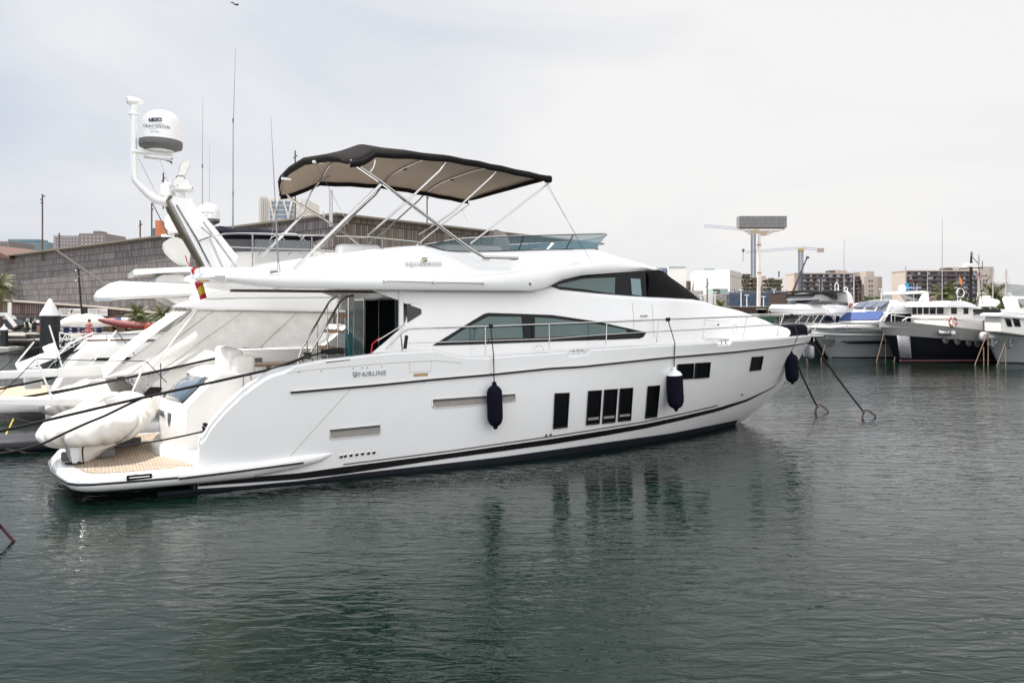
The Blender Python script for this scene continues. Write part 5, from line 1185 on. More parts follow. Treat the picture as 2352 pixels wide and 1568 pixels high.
# ---------------------------------------------------------------- hangar with slatted cladding
def wall_mat(name, ang, c0, c1, slat=.55, course=1.45, gap=(.03, .022, .02, 1), per=1):
    def f(nt, N, L, b):
        tc = N.new("ShaderNodeTexCoord"); mp = N.new("ShaderNodeMapping"); mp.inputs["Rotation"].default_value = (0, 0, -ang); L.new(tc.outputs["Object"], mp.inputs[0])
        sp = N.new("ShaderNodeSeparateXYZ"); L.new(mp.outputs[0], sp.inputs[0])
        def mth(op, a, b_=None):
            m_ = N.new("ShaderNodeMath"); m_.operation = op
            for i, x in enumerate((a, b_)):
                if x is None: continue
                if isinstance(x, (int, float)): m_.inputs[i].default_value = x
                else: L.new(x, m_.inputs[i])
            return m_.outputs[0]
        xs = mth('DIVIDE', sp.outputs[0], slat); zs = mth('DIVIDE', sp.outputs[2], course)
        cb = N.new("ShaderNodeCombineXYZ"); L.new(mth('FLOOR', xs), cb.inputs[0]); L.new(mth('FLOOR', zs), cb.inputs[1])
        wn = N.new("ShaderNodeTexWhiteNoise"); wn.noise_dimensions = '2D'; L.new(cb.outputs[0], wn.inputs["Vector"])
        cb2 = N.new("ShaderNodeCombineXYZ"); L.new(mth('FLOOR', mth('DIVIDE', xs, 12.)), cb2.inputs[0]); L.new(mth('FLOOR', zs), cb2.inputs[1])
        wn2 = N.new("ShaderNodeTexWhiteNoise"); wn2.noise_dimensions = '2D'; L.new(cb2.outputs[0], wn2.inputs["Vector"])
        mix = mth('ADD', mth('MULTIPLY', wn.outputs["Value"], .82), mth('MULTIPLY', wn2.outputs["Value"], .18))
        cr = N.new("ShaderNodeValToRGB"); cr.color_ramp.elements[0].color = c0; cr.color_ramp.elements[1].color = c1; L.new(mix, cr.inputs[0])
        g1 = mth('GREATER_THAN', mth('FRACT', xs), .28); g2 = mth('GREATER_THAN', mth('FRACT', zs), .09)
        mx = N.new("ShaderNodeMix"); mx.data_type = 'RGBA'; L.new(mth('MULTIPLY', g1, g2), mx.inputs[0]); mx.inputs[6].default_value = gap; L.new(cr.outputs[0], mx.inputs[7]); L.new(mx.outputs[2], b.inputs["Base Color"])
    return pattern_mat(name, f, .8)
zr = 13.3; C0 = wy(765, 495, 90); PL = wy(-60, 705, 180); PL.z = 0; C1 = wy(1067, 529, 107)
aL = math.atan2(C0.y - PL.y, C0.x - PL.x); aR = math.atan2(C1.y - C0.y, C1.x - C0.x)
HM1 = wall_mat("slatted_panels", aL, (.085, .075, .073, 1), (.255, .23, .225, 1), .30, 1.08); HM2 = wall_mat("weathered_panels", aR, (.07, .055, .045, 1), (.22, .19, .16, 1), .3, 1.4)
hg = thing("hangar", "long brown slat-clad hangar with a sloping-looking roofline across the left background", "hangar", (C0.x, C0.y, .8))
A0 = Vector((C0.x, C0.y, .8)); B0 = Vector((PL.x, PL.y, .8)); D0 = Vector((C1.x + 20, C1.y + 25, .8)); E0 = B0 + (D0 - A0)
MB().add([A0, B0, B0 + Vector((0, 0, zr - .8)), A0 + Vector((0, 0, zr - .8))], [(0, 1, 2, 3)]).build("wall", HM1, hg, smooth=False)
MB().add([A0, D0, D0 + Vector((0, 0, zr - .8)), A0 + Vector((0, 0, zr - .8))], [(0, 1, 2, 3)]).build("end_wall", HM2, hg, smooth=False)
n1 = (B0 - A0).normalized(); 
MB().slab([A0 + Vector((.5, -1.0, zr - .8)), B0 + Vector((-1, -1, zr - .8)), E0 + Vector((0, 0, zr - .8)), D0 + Vector((1, 0, zr - .8))], (0, 0, .22)).build("roof", M("hangar_roof", (.17, .15, .12), .8, var=.2, scale=.3), hg, smooth=False)
# low annex with ramp-like cream parapet and shop fronts, banners
ax_ = thing("annex_building", "low slatted annex with a cream ramp edge and dark shop fronts under the hangar", "building", wy(180, 760, 98))
def wpoly(pix, Y, thick=.4): return MB().slab([wy(u, v, Y) for u, v in pix], (0, thick, 0))
HM3 = wall_mat("annex_panels", 0, (.085, .055, .055, 1), (.19, .135, .13, 1), .27, 1.2)
wpoly([(-40, 688), (0, 690), (214, 705), (352, 719), (420, 724), (420, 760), (-40, 760)], 98, 6).build("wall", HM3, ax_, smooth=False)
wpoly([(-40, 685.5), (0, 687.5), (214, 702.5), (352, 716.5), (420, 722), (420, 724.5), (352, 719.5), (214, 705.8), (0, 691), (-40, 689)], 97.4, .7).build("ramp_parapet", M("cream_concrete", (.5, .43, .36), .7, var=.1, scale=.5), ax_, smooth=False)
sf = wpoly([(28, 729), (226, 729), (226, 760), (28, 760)], 97.8, .2).build("shop_front", M("dark_shopfront", (.03, .03, .032), .4, var=.4, scale=.7), ax_, smooth=False)
for u0_, u1_, c in ((60, 68, (.2, .25, .25)), (142, 150, (.3, .32, .33)), (152, 162, (.05, .15, .3)), (163, 172, (.5, .45, .1))):
    wpoly([(u0_, 731), (u1_, 731), (u1_, 741), (u0_, 741)], 97.6, .1).build("shop_window", M("shop_%d" % u0_, c, .4), ax_, smooth=False)
def banner(u0_, u1_, v0_, v1_, lab, Y=97.2, faded=0.):
    r_ = wpoly([(u0_, v0_), (u1_, v0_ + .3), (u1_, v1_), (u0_, v1_)], Y, .08).build("banner", M("banner_cloth", (.62, .6, .57), .7, var=.05), None, smooth=False); rebase(r_, wy((u0_ + u1_) / 2, v1_, Y)); tag(r_, lab, "banner", "shop banners on the annex")
    k = Y / F; c = .03 + faded
    def tx(s_, uc, vc, wpx, hpx, col):
        t_ = MB(); text_mb(t_, s_, IDM, 1., 0); x0 = min(p[0] for p in t_.v); x1 = max(p[0] for p in t_.v); y0 = min(p[1] for p in t_.v); y1 = max(p[1] for p in t_.v); o_ = wy(uc, vc, Y - .03)
        MB().add([(o_.x + ((p[0] - x0) / (x1 - x0) - .5) * wpx * k, o_.y, o_.z + ((p[1] - y0) / (y1 - y0) - .5) * hpx * k) for p in t_.v], t_.f).build("lettering", col, r_, smooth=False)
    w = u1_ - u0_; DK = M("banner_ink_%d" % (faded * 10), (c, c, c + .01), .6); RD = M("banner_red_%d" % (faded * 10), (.35 + faded * .4, .05 + faded, .04 + faded), .6)
    tx("APNEA PESCA", u0_ + w * .26, v0_ + 4.2, w * .42, 3.6, DK); tx("SUB", u0_ + w * .26, v0_ + 11.8, w * .22, 3.6, DK); tx("ISKUALO", u0_ + w * .78, v0_ + 8.3, w * .36, 4.2, RD)
    wpoly([(u0_ + w * .06, v0_ + 7.6), (u0_ + w * .48, v0_ + 7.6), (u0_ + w * .48, v0_ + 8.1), (u0_ + w * .06, v0_ + 8.1)], Y - .03, .01).build("underline", DK, r_, smooth=False)
    fx = u0_ + w * .56; wpoly([(fx - 3, v0_ + 8), (fx - 2, v0_ + 3.8), (fx + 1, v0_ + 2.6), (fx + 4, v0_ + 4), (fx + 1.5, v0_ + 5.2), (fx, v0_ + 8), (fx + 1, v0_ + 11.5), (fx - 3, v0_ + 11.5), (fx - 1.5, v0_ + 10)], Y - .03, .01).build("fish_logo", DK, r_, smooth=False)
banner(135, 188, 708, 726, "white banner reading APNEA PESCA and ISKUALO just right of the round black pile")
banner(201.5, 246.5, 708.3, 725.5, "faded white banner, the right-hand one on the slatted annex", faded=.25)
# ---------------------------------------------------------------- piles, pontoon
def pile(u, vtop, vcone, vwl, wpx, lab):
    p = wz(u, vwl, 0); r_ = wpx / 2 / F * p.y; zt = wy(u, vtop, p.y).z; zc = wy(u, vcone, p.y).z
    root = thing("mooring_pile", lab, "pile", p, "black mooring piles with white cones")
    MB().lathe([(r_, -.5), (r_, zc)], p, (0, 0, 1), 28).build("pile_shaft", M("black_pile", (.012, .012, .013), .5, var=.3, scale=1.5), root)
    MB().lathe([(r_ * 1.03, zc - .03), (r_ * 1.03, zc + .05), (r_ * .22, zt - .12), (r_ * .1, zt), (.01, zt + .01)], p, (0, 0, 1), 28).build("pile_cap", GEL, root, ang=30)
    return root
pile(115, 685.5, 724, 812, 42, "thick black mooring pile with a big white cone, left background")
pile(9.5, 744, 757, 812, 16.5, "slim black mooring pile with small white cone at the left edge")
mb = MB(); p = wz(20, 812, 0); mb.rbox((p.x - 1.5, p.y, .25), (4.2, 2.0, .5), .1); single(mb, "pontoon", M("pontoon_grey", (.35, .34, .32), .7, var=.2), (p.x - 1.5, p.y, 0), "small floating pontoon around the slim pile", "pontoon")
mb = MB(); mb.box(wy(33, 778, 59.3) + Vector((-1, 0, .1)), (4.2, 1.0, .25)); mb.box(wy(110, 772, 59.5), (3, .5, .3)); single(mb, "quay_fender_beam", QWALL, wy(33, 780, 59.3), "dark timber beam along the quay edge by the slim pile", "beam")
# white gangway on the quay
mb = MB(); 
for a, b_ in (((137, 763), (168, 772)), ((137, 775), (168, 787)), ((168, 772), (170, 797)), ((137, 763), (138, 797)), ((150, 767), (140, 790)), ((150, 767), (160, 795)), ((160, 770), (150, 792)), ((138, 797), (170, 797))): mb.tube([wy(a[0], a[1], 58), wy(b_[0], b_[1], 58)], .05, 5)
single(mb, "gangway_frame", WHT, wy(150, 797, 58), "white lattice gangway frame by the thick black pile", "gangway")
# ---------------------------------------------------------------- street lamps
def lamp(u, vb, vt, Y, lab, heads=((-8, 12), (8, 4), (-6, 20)), u2=None, r_=.13, hc=GRYP, mat=None):
    a, b_ = wy(u2 or u, vb, Y), wy(u, vt, Y); k = Y / F
    root = thing("floodlight_mast", lab, "lamp post", a, "floodlight masts"); MB().tube([a, b_], r_ * Y / 150, 6).build("post", mat or M("corten_post", (.09, .055, .045), .7, var=.2), root)
    for dx, dv in heads:
        c = wy(u + dx * .5, vt + dv * 1.0, Y); MB().tube([c + Vector((-dx * .5 * k, 0, -2 * k)), c], .6 * k, 5).build("bracket", GRYP, root); MB().lathe([(.5 * k, -1.5 * k), (2.2 * k, 1.5 * k), (.1 * k, 1.6 * k)], c, (dx, -2, -5), 8).build("lamp_head", hc, root)
lamp(97.5, 600, 446, 150, "tall rust-brown floodlight mast over the glass office block")
lamp(136, 575, 535, 220, "short thin floodlight mast in front of the left grey apartment blocks", ((3, 6),))
lamp(322, 548, 506, 170, "thin floodlight mast left of the orange tower", ((5, 9), (-4, 12)))
lamp(375, 480, 397, 150, "brown floodlight mast just left of the small radar dome", ((-6, 18), (5, 12)))
lamp(348.5, 548, 466, 130, "dark slim mast with a small red box near the orange tower", ((4, 14),))
lamp(678, 520, 346, 120, "brown floodlight mast rising behind the left part of the black canopy", ((6, 12), (-6, 16)))
lamp(981, 520, 450, 160, "thin floodlight mast under the middle of the canopy", ((5, 4),))
lamp(179, 722, 606, 75, "black leaning lamp mast with four white floodlights in front of the hangar", ((-9, 15), (2, 8), (-8, 38), (3, 28)), u2=188, r_=.16, hc=WHT, mat=BLACK)
# ---------------------------------------------------------------- boatyard things
def palm(u, vb, vt, Y, lab, crown=1., seed=1, n=26, trunk_r=.22):
    rnd = random.Random(seed); a, b_ = wy(u, vb, Y), wy(u, vt, Y); H_ = b_.z - a.z; R_ = crown; hub = Vector((b_.x, b_.y, b_.z - R_ * .35))
    root = thing("palm_tree", lab, "palm tree", a, "palm trees along the quays")
    mb = MB(); mb.tube([a, a.lerp(hub, .5) + Vector((.05, 0, 0)), hub], [trunk_r * 1.2, trunk_r, trunk_r * 1.1], 9); mb.lathe([(trunk_r * 1.1, -.5 * R_ * .5), (trunk_r * 1.9, -.1 * R_), (trunk_r, .1)], hub, (0, 0, 1), 9); mb.build("trunk", M("palm_trunk", (.13, .09, .06), .9, var=.3, scale=8), root)
    mb = MB()
    for i in range(n):
        az = rnd.uniform(0, 6.283); el = rnd.uniform(-.5, 1.35); L_ = R_ * rnd.uniform(.8, 1.15); m_ = 8; P = []; d = Vector((math.cos(az) * math.cos(el), math.sin(az) * math.cos(el), math.sin(el))); p = hub.copy()
        for k in range(m_): P.append(p.copy()); p = p + d * L_ / m_; d = (d + Vector((0, 0, -.16 - .08 * k / m_))).normalized()
        for k in range(1, m_):
            dd = (P[k] - P[k - 1]).normalized(); sd = dd.cross(Vector((0, 0, 1))); sd = sd.normalized() if sd.length > .01 else Vector((1, 0, 0)); ll = L_ * .30 * math.sin(math.pi * (k + .6) / (m_ + .8)) + .03
            for sg in (-1, 1):
                for h_ in (0, .5):
                    q = P[k - 1].lerp(P[k], h_); tip = q + (sd * sg * .8 + dd * .75 + Vector((0, 0, -.28 + rnd.uniform(-.15, .15)))) * ll; w = dd * L_ * .028
                    mb.add([q - w, q + w, tip], [(0, 1, 2)])
        for k in range(m_ - 1):
            mb.add([P[k] + Vector((0, 0, .02)), P[k] - Vector((0, 0, .02)), P[k + 1]], [(0, 1, 2)])
    mb.build("crown", M("palm_frond", (.10, .115, .035), .6, var=.5, scale=1.5), root, smooth=False)
palm(316, 757, 714, 82, "green palm with arching fronds behind the red inflatable boat", 1.7, 3, 34)
palm(373, 757, 710, 92, "shaggier palm beside the small racked sailing dinghy", 2.1, 5, 40)
palm(-4, 760, 640, 84, "dark palm cut off by the left edge of the picture", 2.9, 8, 40, .3)
# covered boat and red RIB on stands
q = wy(203, 753, 84); mb = MB(); rows = []
for i in range(31):
    a = -1 + 2 * i / 30; w = 1.15 * (1 - abs(a) ** 3.2) ** .6 + .03; h_ = (1 - abs(a + .1) ** 2.2 if abs(a + .1) < 1 else 0) * 1.05 + .1 + .04 * math.sin(i * 1.9)
    rows.append([(q.x + a * 3.05, q.y + math.cos(x) * w, 1.45 + .12 * math.sin(i * 1.1) * (math.sin(x) < -.2) + max(-.75, math.sin(x) * (h_ if math.sin(x) > 0 else .75)) + (.0)) for x in [k * math.pi / 8 for k in range(16)]])
mb.loft(rows); single(mb, "covered_boat", COVER, (q.x, q.y, .8), "boat shrouded in white sheeting, parked ashore left of the red inflatable", "boat", ang=60)
rb = thing("inflatable_boat", "red and grey rigid inflatable boat on a stand, left of the palm", "boat", wy(286, 757, 81))
P = [wy(u, v, 81) for u, v in [(226, 734), (240, 736.5), (262, 741), (290, 745), (320, 747.5), (345, 746.5)]]
REDT = M("red_tube", (.22, .03, .025), .5, var=.15)
MB().tube(P, [.12, .28, .32, .32, .32, .28], 12).build("tube", REDT, rb); MB().tube([p + Vector((.1, 1.5, 0)) for p in P], [.12, .28, .32, .32, .32, .28], 12).build("tube", REDT, rb)
MB().tube([p + Vector((0, -.3, .05)) for p in P[1:]], .05, 6).build("grey_strake", GRYP, rb)
MB().slab([wy(u, v, 81.3) for u, v in [(240, 739), (262, 743), (340, 750), (325, 756), (275, 756)]], (0, .9, 0)).build("keel", GEL, rb, smooth=False)
MB().rbox(wy(289, 736, 81.6), (.75, .6, .6), .08).build("console", GELW, rb); MB().rbox(wy(273, 737, 81.6), (.7, .8, .5), .15).build("blue_cover", M("blue_tarp", (.02, .09, .3), .7), rb)
mb = MB(); 
for u in (255, 285, 318): mb.box(wy(u, 755, 81.6), (.9, 1.4, .5))
mb.build("stand", M("rusty_stand", (.10, .06, .03), .8), rb, smooth=False)
mb = MB(); mb.slab([wy(u, v, 88) for u, v in [(376, 719), (400, 719), (419, 718), (416, 722), (394, 736), (386, 734)]], (0, 1.2, 0)); single(mb, "sailing_dinghy", GEL, wy(396, 736, 88), "little white sailing dinghy hull stored high in front of the shaggier palm", "dinghy", smooth=False, bevel=.1)
# ring buoy on its post
c = wy(343, 755.5, 60.6); r_ = 9 / F * 60.6
rg = thing("life_ring", "orange life ring hung on a short post at the quay edge", "life ring", (c.x, 60.6, .8))
MB().tube([c + Vector((math.cos(a) * r_, 0, math.sin(a) * r_)) for a in [k * math.pi / 12 for k in range(25)]], .09, 8, cap=False).build("ring", M("orange_ring", (.42, .07, .025), .5), rg)
MB().lathe([(r_ * .7, 0), (r_ * .7, .04)], c + Vector((0, .08, 0)), (0, 1, 0), 20).build("backplate", M("orange_plate", (.6, .09, .02), .6), rg)
MB().tube([(c.x, 60.8, .8), (c.x, 60.8, c.z)], .05, 6).build("post", GRYP, rg)
# scooters, crates and clutter beyond the quay apron
def scooter(u, v, Y, lab, mt):
    b0 = wy(u, v, Y); b0.z = .8; root = thing("motor_scooter", lab, "scooter", b0)
    for dx in (-.6, .6): MB().lathe([(.14, -.06), (.27, -.06), (.27, .06), (.14, .06)], b0 + Vector((dx, 0, .27)), (0, 1, 0), 14).build("wheel", RUB, root)
    mb = MB(); mb.rbox(b0 + Vector((.35, 0, .62)), (.75, .32, .38), .1); mb.rbox(b0 + Vector((-.1, 0, .38)), (.7, .34, .14), .05); mb.rbox(b0 + Vector((-.48, 0, .7)), (.16, .42, .7), .06, ry=R(-14)); mb.build("body", mt, root)
    MB().rbox(b0 + Vector((.3, 0, .88)), (.8, .28, .14), .06).build("seat", BLKFAB, root); MB().tube([b0 + Vector((-.52, -.3, 1.12)), b0 + Vector((-.5, 0, 1.08)), b0 + Vector((-.52, .3, 1.12))], .03, 6).build("handlebar", BLACK, root)
    MB().slab([b0 + Vector((-.6, -.2, 1.1)), b0 + Vector((-.6, .2, 1.1)), b0 + Vector((-.45, .15, 1.45)), b0 + Vector((-.45, -.15, 1.45))], (.02, 0, 0)).build("windshield", CLEAR, root, smooth=False)
scooter(74, 764, 80, "black scooter parked side-on, left of the wooden crates", BLACK)
scooter(92, 763, 82, "second dark scooter close behind the black one by the crates", M("maroon_paint", (.05, .01, .012), .3))
def crate(u, Y, w, h_, mt, lab, nm="wooden_crate", cat="crate", z0=.8):
    b0 = wy(u, 705, Y); b0.z = z0; mb = MB()
    for k in range(4): mb.box(b0 + Vector((0, 0, h_ * (k + .5) / 4)), (w, w * .7, h_ / 4 - .03))
    for dx in (-w * .42, 0, w * .42): mb.box(b0 + Vector((dx, -w * .36, h_ / 2)), (.08, .04, h_))
    return single(mb, nm, mt, b0, lab, cat, smooth=False)
BRN = M("crate_wood", (.26, .14, .08), .8, var=.25)
crate(106, 79, 1.3, .75, BRN, "brown wooden crate to the right of the scooters"); crate(117, 80, .8, .5, BRN, "smaller wooden crate against the thick pile's left side")
rnd = random.Random(3)
for i, (u, w, h_, c, lab) in enumerate([(48, 2.1, .9, (.7, .68, .64), "heap of white boat covers left of the scooters"), (60, 1.0, .8, (.55, .5, .4), "cream sack pile beside the black scooter"), (124, 1.5, .6, (.6, .6, .58), "pale grey boat part lying by the smaller crate"), (84, .8, 1.1, (.65, .62, .6), "white bundle standing behind the scooters")]):
    b0 = wy(u, 705, 86); mb = MB(); lumpy(mb, (b0.x, b0.y, .8 + h_ / 2), (w, 1, h_), 40 + i, n=8, amp=.15); single(mb, "boat_bundle", M("bundle%d" % i, c, .7, var=.2), (b0.x, b0.y, .8), lab, "bundle")
# white boat ashore at the left edge
lb = thing("boat_ashore", "white motorboat with dark hull side parked ashore, cut by the left edge", "boat", wy(8, 757, 84))
MB().slab([wy(u, v, 84) for u, v in [(-40, 735), (20, 733), (38, 748), (30, 757), (-40, 757)]], (0, 2, 0)).build("hull", M("black_hull", (.03, .03, .035), .3), lb, smooth=False, bevel=.1)
MB().tube([wy(u, v, 83.8) for u, v in [(-10, 722), (14, 722), (24, 735), (36, 750)]], .22, 8).build("targa_arch", GELW, lb); MB().rbox(wy(22, 712, 84), (.35, .3, 1.6), .1).build("feather_flag_pole", GELW, lb)
MB().slab([wy(u, v, 84.2) for u, v in [(-30, 724), (12, 724), (22, 737), (-30, 738)]], (0, 1.6, 0)).build("cabin", GELW, lb, smooth=False, bevel=.1)
# rack clutter under the boats: blue trolley
mb = MB(); b0 = wy(190, 705, 80)
for dx in (-1.6, -.8, 0, .8, 1.6): mb.box((b0.x + dx, b0.y, 1.05), (.07, .9, .5))
mb.box((b0.x, b0.y, 1.3), (3.6, .9, .07)); mb.box((b0.x, b0.y, .95), (3.6, .9, .07)); single(mb, "boat_trolley", M("blue_trolley", (.02, .04, .14), .6), (b0.x, b0.y, .8), "dark blue boat trolley under the sheeted boat", "trolley", smooth=False)
# person in pink on the quay edge, seen over the cap rail
def person(b0, Hh, lab, top, legs_, hair, face_az=0.):
    root = thing("person", lab, "person", b0); me = bpy.data.meshes.new("body"); k = Hh / 1.7
    J = [(0, 0, .95), (0, 0, 1.2), (0, 0, 1.42), (0, 0, 1.52), (0, 0, 1.62), (0, 0, 1.70), (.09, 0, .9), (.10, .02, .5), (.10, 0, .09), (.10, -.12, .04), (-.09, 0, .9), (-.10, .05, .5), (-.11, .1, .09), (-.11, -.02, .04), (.19, 0, 1.39), (.25, .02, 1.13), (.24, -.10, .90), (.24, -.14, .82), (-.19, 0, 1.39), (-.26, .04, 1.13), (-.25, -.06, .90), (-.25, -.1, .82)]
    Rr = [.14, .12, .13, .05, .095, .08, .095, .06, .042, .035, .095, .06, .042, .035, .055, .04, .03, .03, .055, .04, .03, .03]
    Ed = [(0, 1), (1, 2), (2, 3), (3, 4), (4, 5), (0, 6), (6, 7), (7, 8), (8, 9), (0, 10), (10, 11), (11, 12), (12, 13), (2, 14), (14, 15), (15, 16), (16, 17), (2, 18), (18, 19), (19, 20), (20, 21)]
    me.from_pydata([(b0.x + x * k, b0.y + y * k, b0.z + z * k) for x, y, z in J], Ed, []); o = bpy.data.objects.new("body", me); COL.objects.link(o)
    md = o.modifiers.new("skin", 'SKIN'); 
    for i, sv in enumerate(me.skin_vertices[0].data): sv.radius = (Rr[i] * k, Rr[i] * k * .85); sv.use_root = i == 0
    o.modifiers.new("sub", 'SUBSURF').levels = 1; o.parent = root; o.matrix_parent_inverse = Matrix.Translation(root.location).inverted(); me.materials.append(M("skin_tone", (.5, .3, .22), .6))
    P_ = lambda x, y, z: b0 + Vector((x, y, z)) * k
    MB().tube([P_(0, 0, .86), P_(0, 0, 1.0), P_(0, 0, 1.2), P_(0, 0, 1.4), P_(0, 0, 1.46)], [.19 * k, .17 * k, .15 * k, .19 * k, .08 * k], 12, flat=.7).build("shirt", top, root)
    for sg, dy in ((.1, 0), (-.105, .05)): MB().tube([P_(sg, 0, .9), P_(sg, dy * .8, .5), P_(sg, dy, .12)], [.11 * k, .075 * k, .06 * k], 10).build("trouser_leg", legs_, root)
    MB().lathe([(.01, .1), (.08, .08), (.108, 0), (.1, -.06)], P_(0, .015, 1.66), (0, .2, 1), 12).build("hair", hair, root)
person(wz(205, 789, .8) + Vector((0, 0, 0)), 1.62, "person in a pink top standing on the quay, seen above the wooden cap rail", M("pink_shirt", (.75, .12, .16), .7), M("pink_trousers", (.6, .12, .14), .7), M("brown_hair", (.06, .03, .02), .7))
person(wz(197, 788, .8) + Vector((-.3, .3, 0)), 1.0, "small child in red and white beside the person in pink", M("red_shirt", (.5, .1, .1), .7), M("grey_trousers", (.3, .28, .28), .7), M("brown_hair", (.06, .03, .02), .7))
# ---------------------------------------------------------------- city blocks on the left
def block(name, pix4, Y, thick, mat, lab, cat="building", rows=0, cols=0, wmat=None, m_=(.06, .06), ww=.6, wh=.55, roofbox=None):
    (u0_, v0_), (u1_, v1_) = pix4; a, b_ = wy(u0_, v1_, Y), wy(u1_, v0_, Y); a.z = min(a.z, .8)
    root = thing(name, lab, cat, ((a.x + b_.x) / 2, Y, .8)); MB().box(((a.x + b_.x) / 2, Y + thick / 2, (a.z + b_.z) / 2), (b_.x - a.x, thick, b_.z - a.z)).build("wall", mat, root, smooth=False)
    W = b_.x - a.x; zt = b_.z; zb = wy(0, v1_, Y).z; Hh = zt - zb
    if rows:
        for r_ in range(rows):
            for c in range(cols):
                x = a.x + W * (m_[0] + (1 - 2 * m_[0]) * (c + .5) / cols); z = zb + Hh * (m_[1] + (1 - 2 * m_[1]) * (r_ + .5) / rows)
                MB().box((x, Y - .1, z), (W * (1 - 2 * m_[0]) / cols * ww, .3, Hh * (1 - 2 * m_[1]) / rows * wh)).build("window", wmat, root, smooth=False)
    if roofbox:
        for (ru0, rv0), (ru1, rv1) in roofbox: p, q_ = wy(ru0, rv1, Y + thick / 3), wy(ru1, rv0, Y + thick / 3); MB().box(((p.x + q_.x) / 2, Y + thick / 3, (p.z + q_.z) / 2), (q_.x - p.x, thick / 3, q_.z - p.z + .5)).build("roof_plant", mat, root, smooth=False)
    return root
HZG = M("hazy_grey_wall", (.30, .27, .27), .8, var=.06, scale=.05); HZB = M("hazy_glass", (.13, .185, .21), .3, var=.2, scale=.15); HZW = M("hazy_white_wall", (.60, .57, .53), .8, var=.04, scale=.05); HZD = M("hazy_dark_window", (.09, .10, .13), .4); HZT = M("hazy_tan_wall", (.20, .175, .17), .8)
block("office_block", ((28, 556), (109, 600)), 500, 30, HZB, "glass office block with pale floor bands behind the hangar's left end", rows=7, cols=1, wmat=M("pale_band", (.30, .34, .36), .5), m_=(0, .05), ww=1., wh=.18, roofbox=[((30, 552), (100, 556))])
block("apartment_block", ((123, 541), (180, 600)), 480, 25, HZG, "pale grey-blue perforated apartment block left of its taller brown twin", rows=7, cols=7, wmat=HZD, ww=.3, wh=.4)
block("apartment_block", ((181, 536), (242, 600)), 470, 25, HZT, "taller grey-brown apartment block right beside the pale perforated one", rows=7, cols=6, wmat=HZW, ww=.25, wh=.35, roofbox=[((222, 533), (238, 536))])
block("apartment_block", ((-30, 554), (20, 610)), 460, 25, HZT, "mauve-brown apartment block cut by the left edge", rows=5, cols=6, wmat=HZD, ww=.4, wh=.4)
block("tower", ((356.5, 506), (366, 560)), 420, 10, M("orange_cladding", (.50, .17, .08), .7), "slim orange tower behind the hangar", rows=0); block("tower", ((350.5, 524), (356, 560)), 421, 10, M("blue_cladding", (.08, .14, .22), .7), "narrow blue tower touching the orange one")
mb = MB(); p = wy(-40, 575, 140); mb.slab([wy(-40, 560, 160), wy(21, 590, 160), wy(21, 594, 160), wy(-40, 590, 160)], (0, 20, 0)); single(mb, "pitched_roof", M("brick_roof", (.15, .085, .07), .8), wy(0, 594, 160), "reddish pitched roof corner at the left edge above the hangar", "roof", smooth=False)
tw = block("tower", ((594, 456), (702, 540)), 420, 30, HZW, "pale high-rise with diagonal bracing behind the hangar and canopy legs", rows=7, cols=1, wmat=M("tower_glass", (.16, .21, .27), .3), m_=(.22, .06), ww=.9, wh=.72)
for (a, b_) in (((620, 460), (632, 520)), ((640, 456), (622, 525)), ((650, 458), (668, 520)), ((672, 458), (655, 525)), ((690, 460), (676, 520))): MB().tube([wy(*a, 419), wy(*b_, 419)], .5, 4).build("diagonal_brace", HZW, tw)
for u in (600, 604, 608, 612): MB().box(wy(u, 488, 419), (.5, .6, 16)).build("fin", M("tower_fin", (.48, .45, .42), .8), tw, smooth=False)
# sailing mast behind the hangar line
mb = MB(); mb.tube([wy(760, 520, 70), wy(760, 436, 70)], .16, 8); mb.tube([wy(745, 500, 70), wy(742, 486, 70)], .05, 5); single(mb, "sail_mast", M("alu_mast", (.5, .5, .5), .4, .5), wy(760, 560, 70), "grey aluminium sailing mast under the canopy's left part", "mast")
# seagull
gb = wy(541, 11, 60); mb = MB(); mb.tube([gb + Vector((-.16, 0, -.02)), gb, gb + Vector((.15, 0, .03)), gb + Vector((.24, 0, .02))], [.01, .05, .05, .01], 8)
mb.slab([gb + Vector((0, 0, .02)), gb + Vector((-.15, -.2, .10)), gb + Vector((-.32, -.3, .05)), gb + Vector((-.05, -.1, .0))], (.02, 0, .012)); mb.slab([gb + Vector((.04, 0, .02)), gb + Vector((.15, .25, .12)), gb + Vector((0, .5, .08)), gb + Vector((-.05, .1, 0))], (.02, 0, .012)); single(mb, "seagull", M("bird_dark", (.05, .05, .06), .8), gb, "distant gull flying alone high in the sky", "bird")
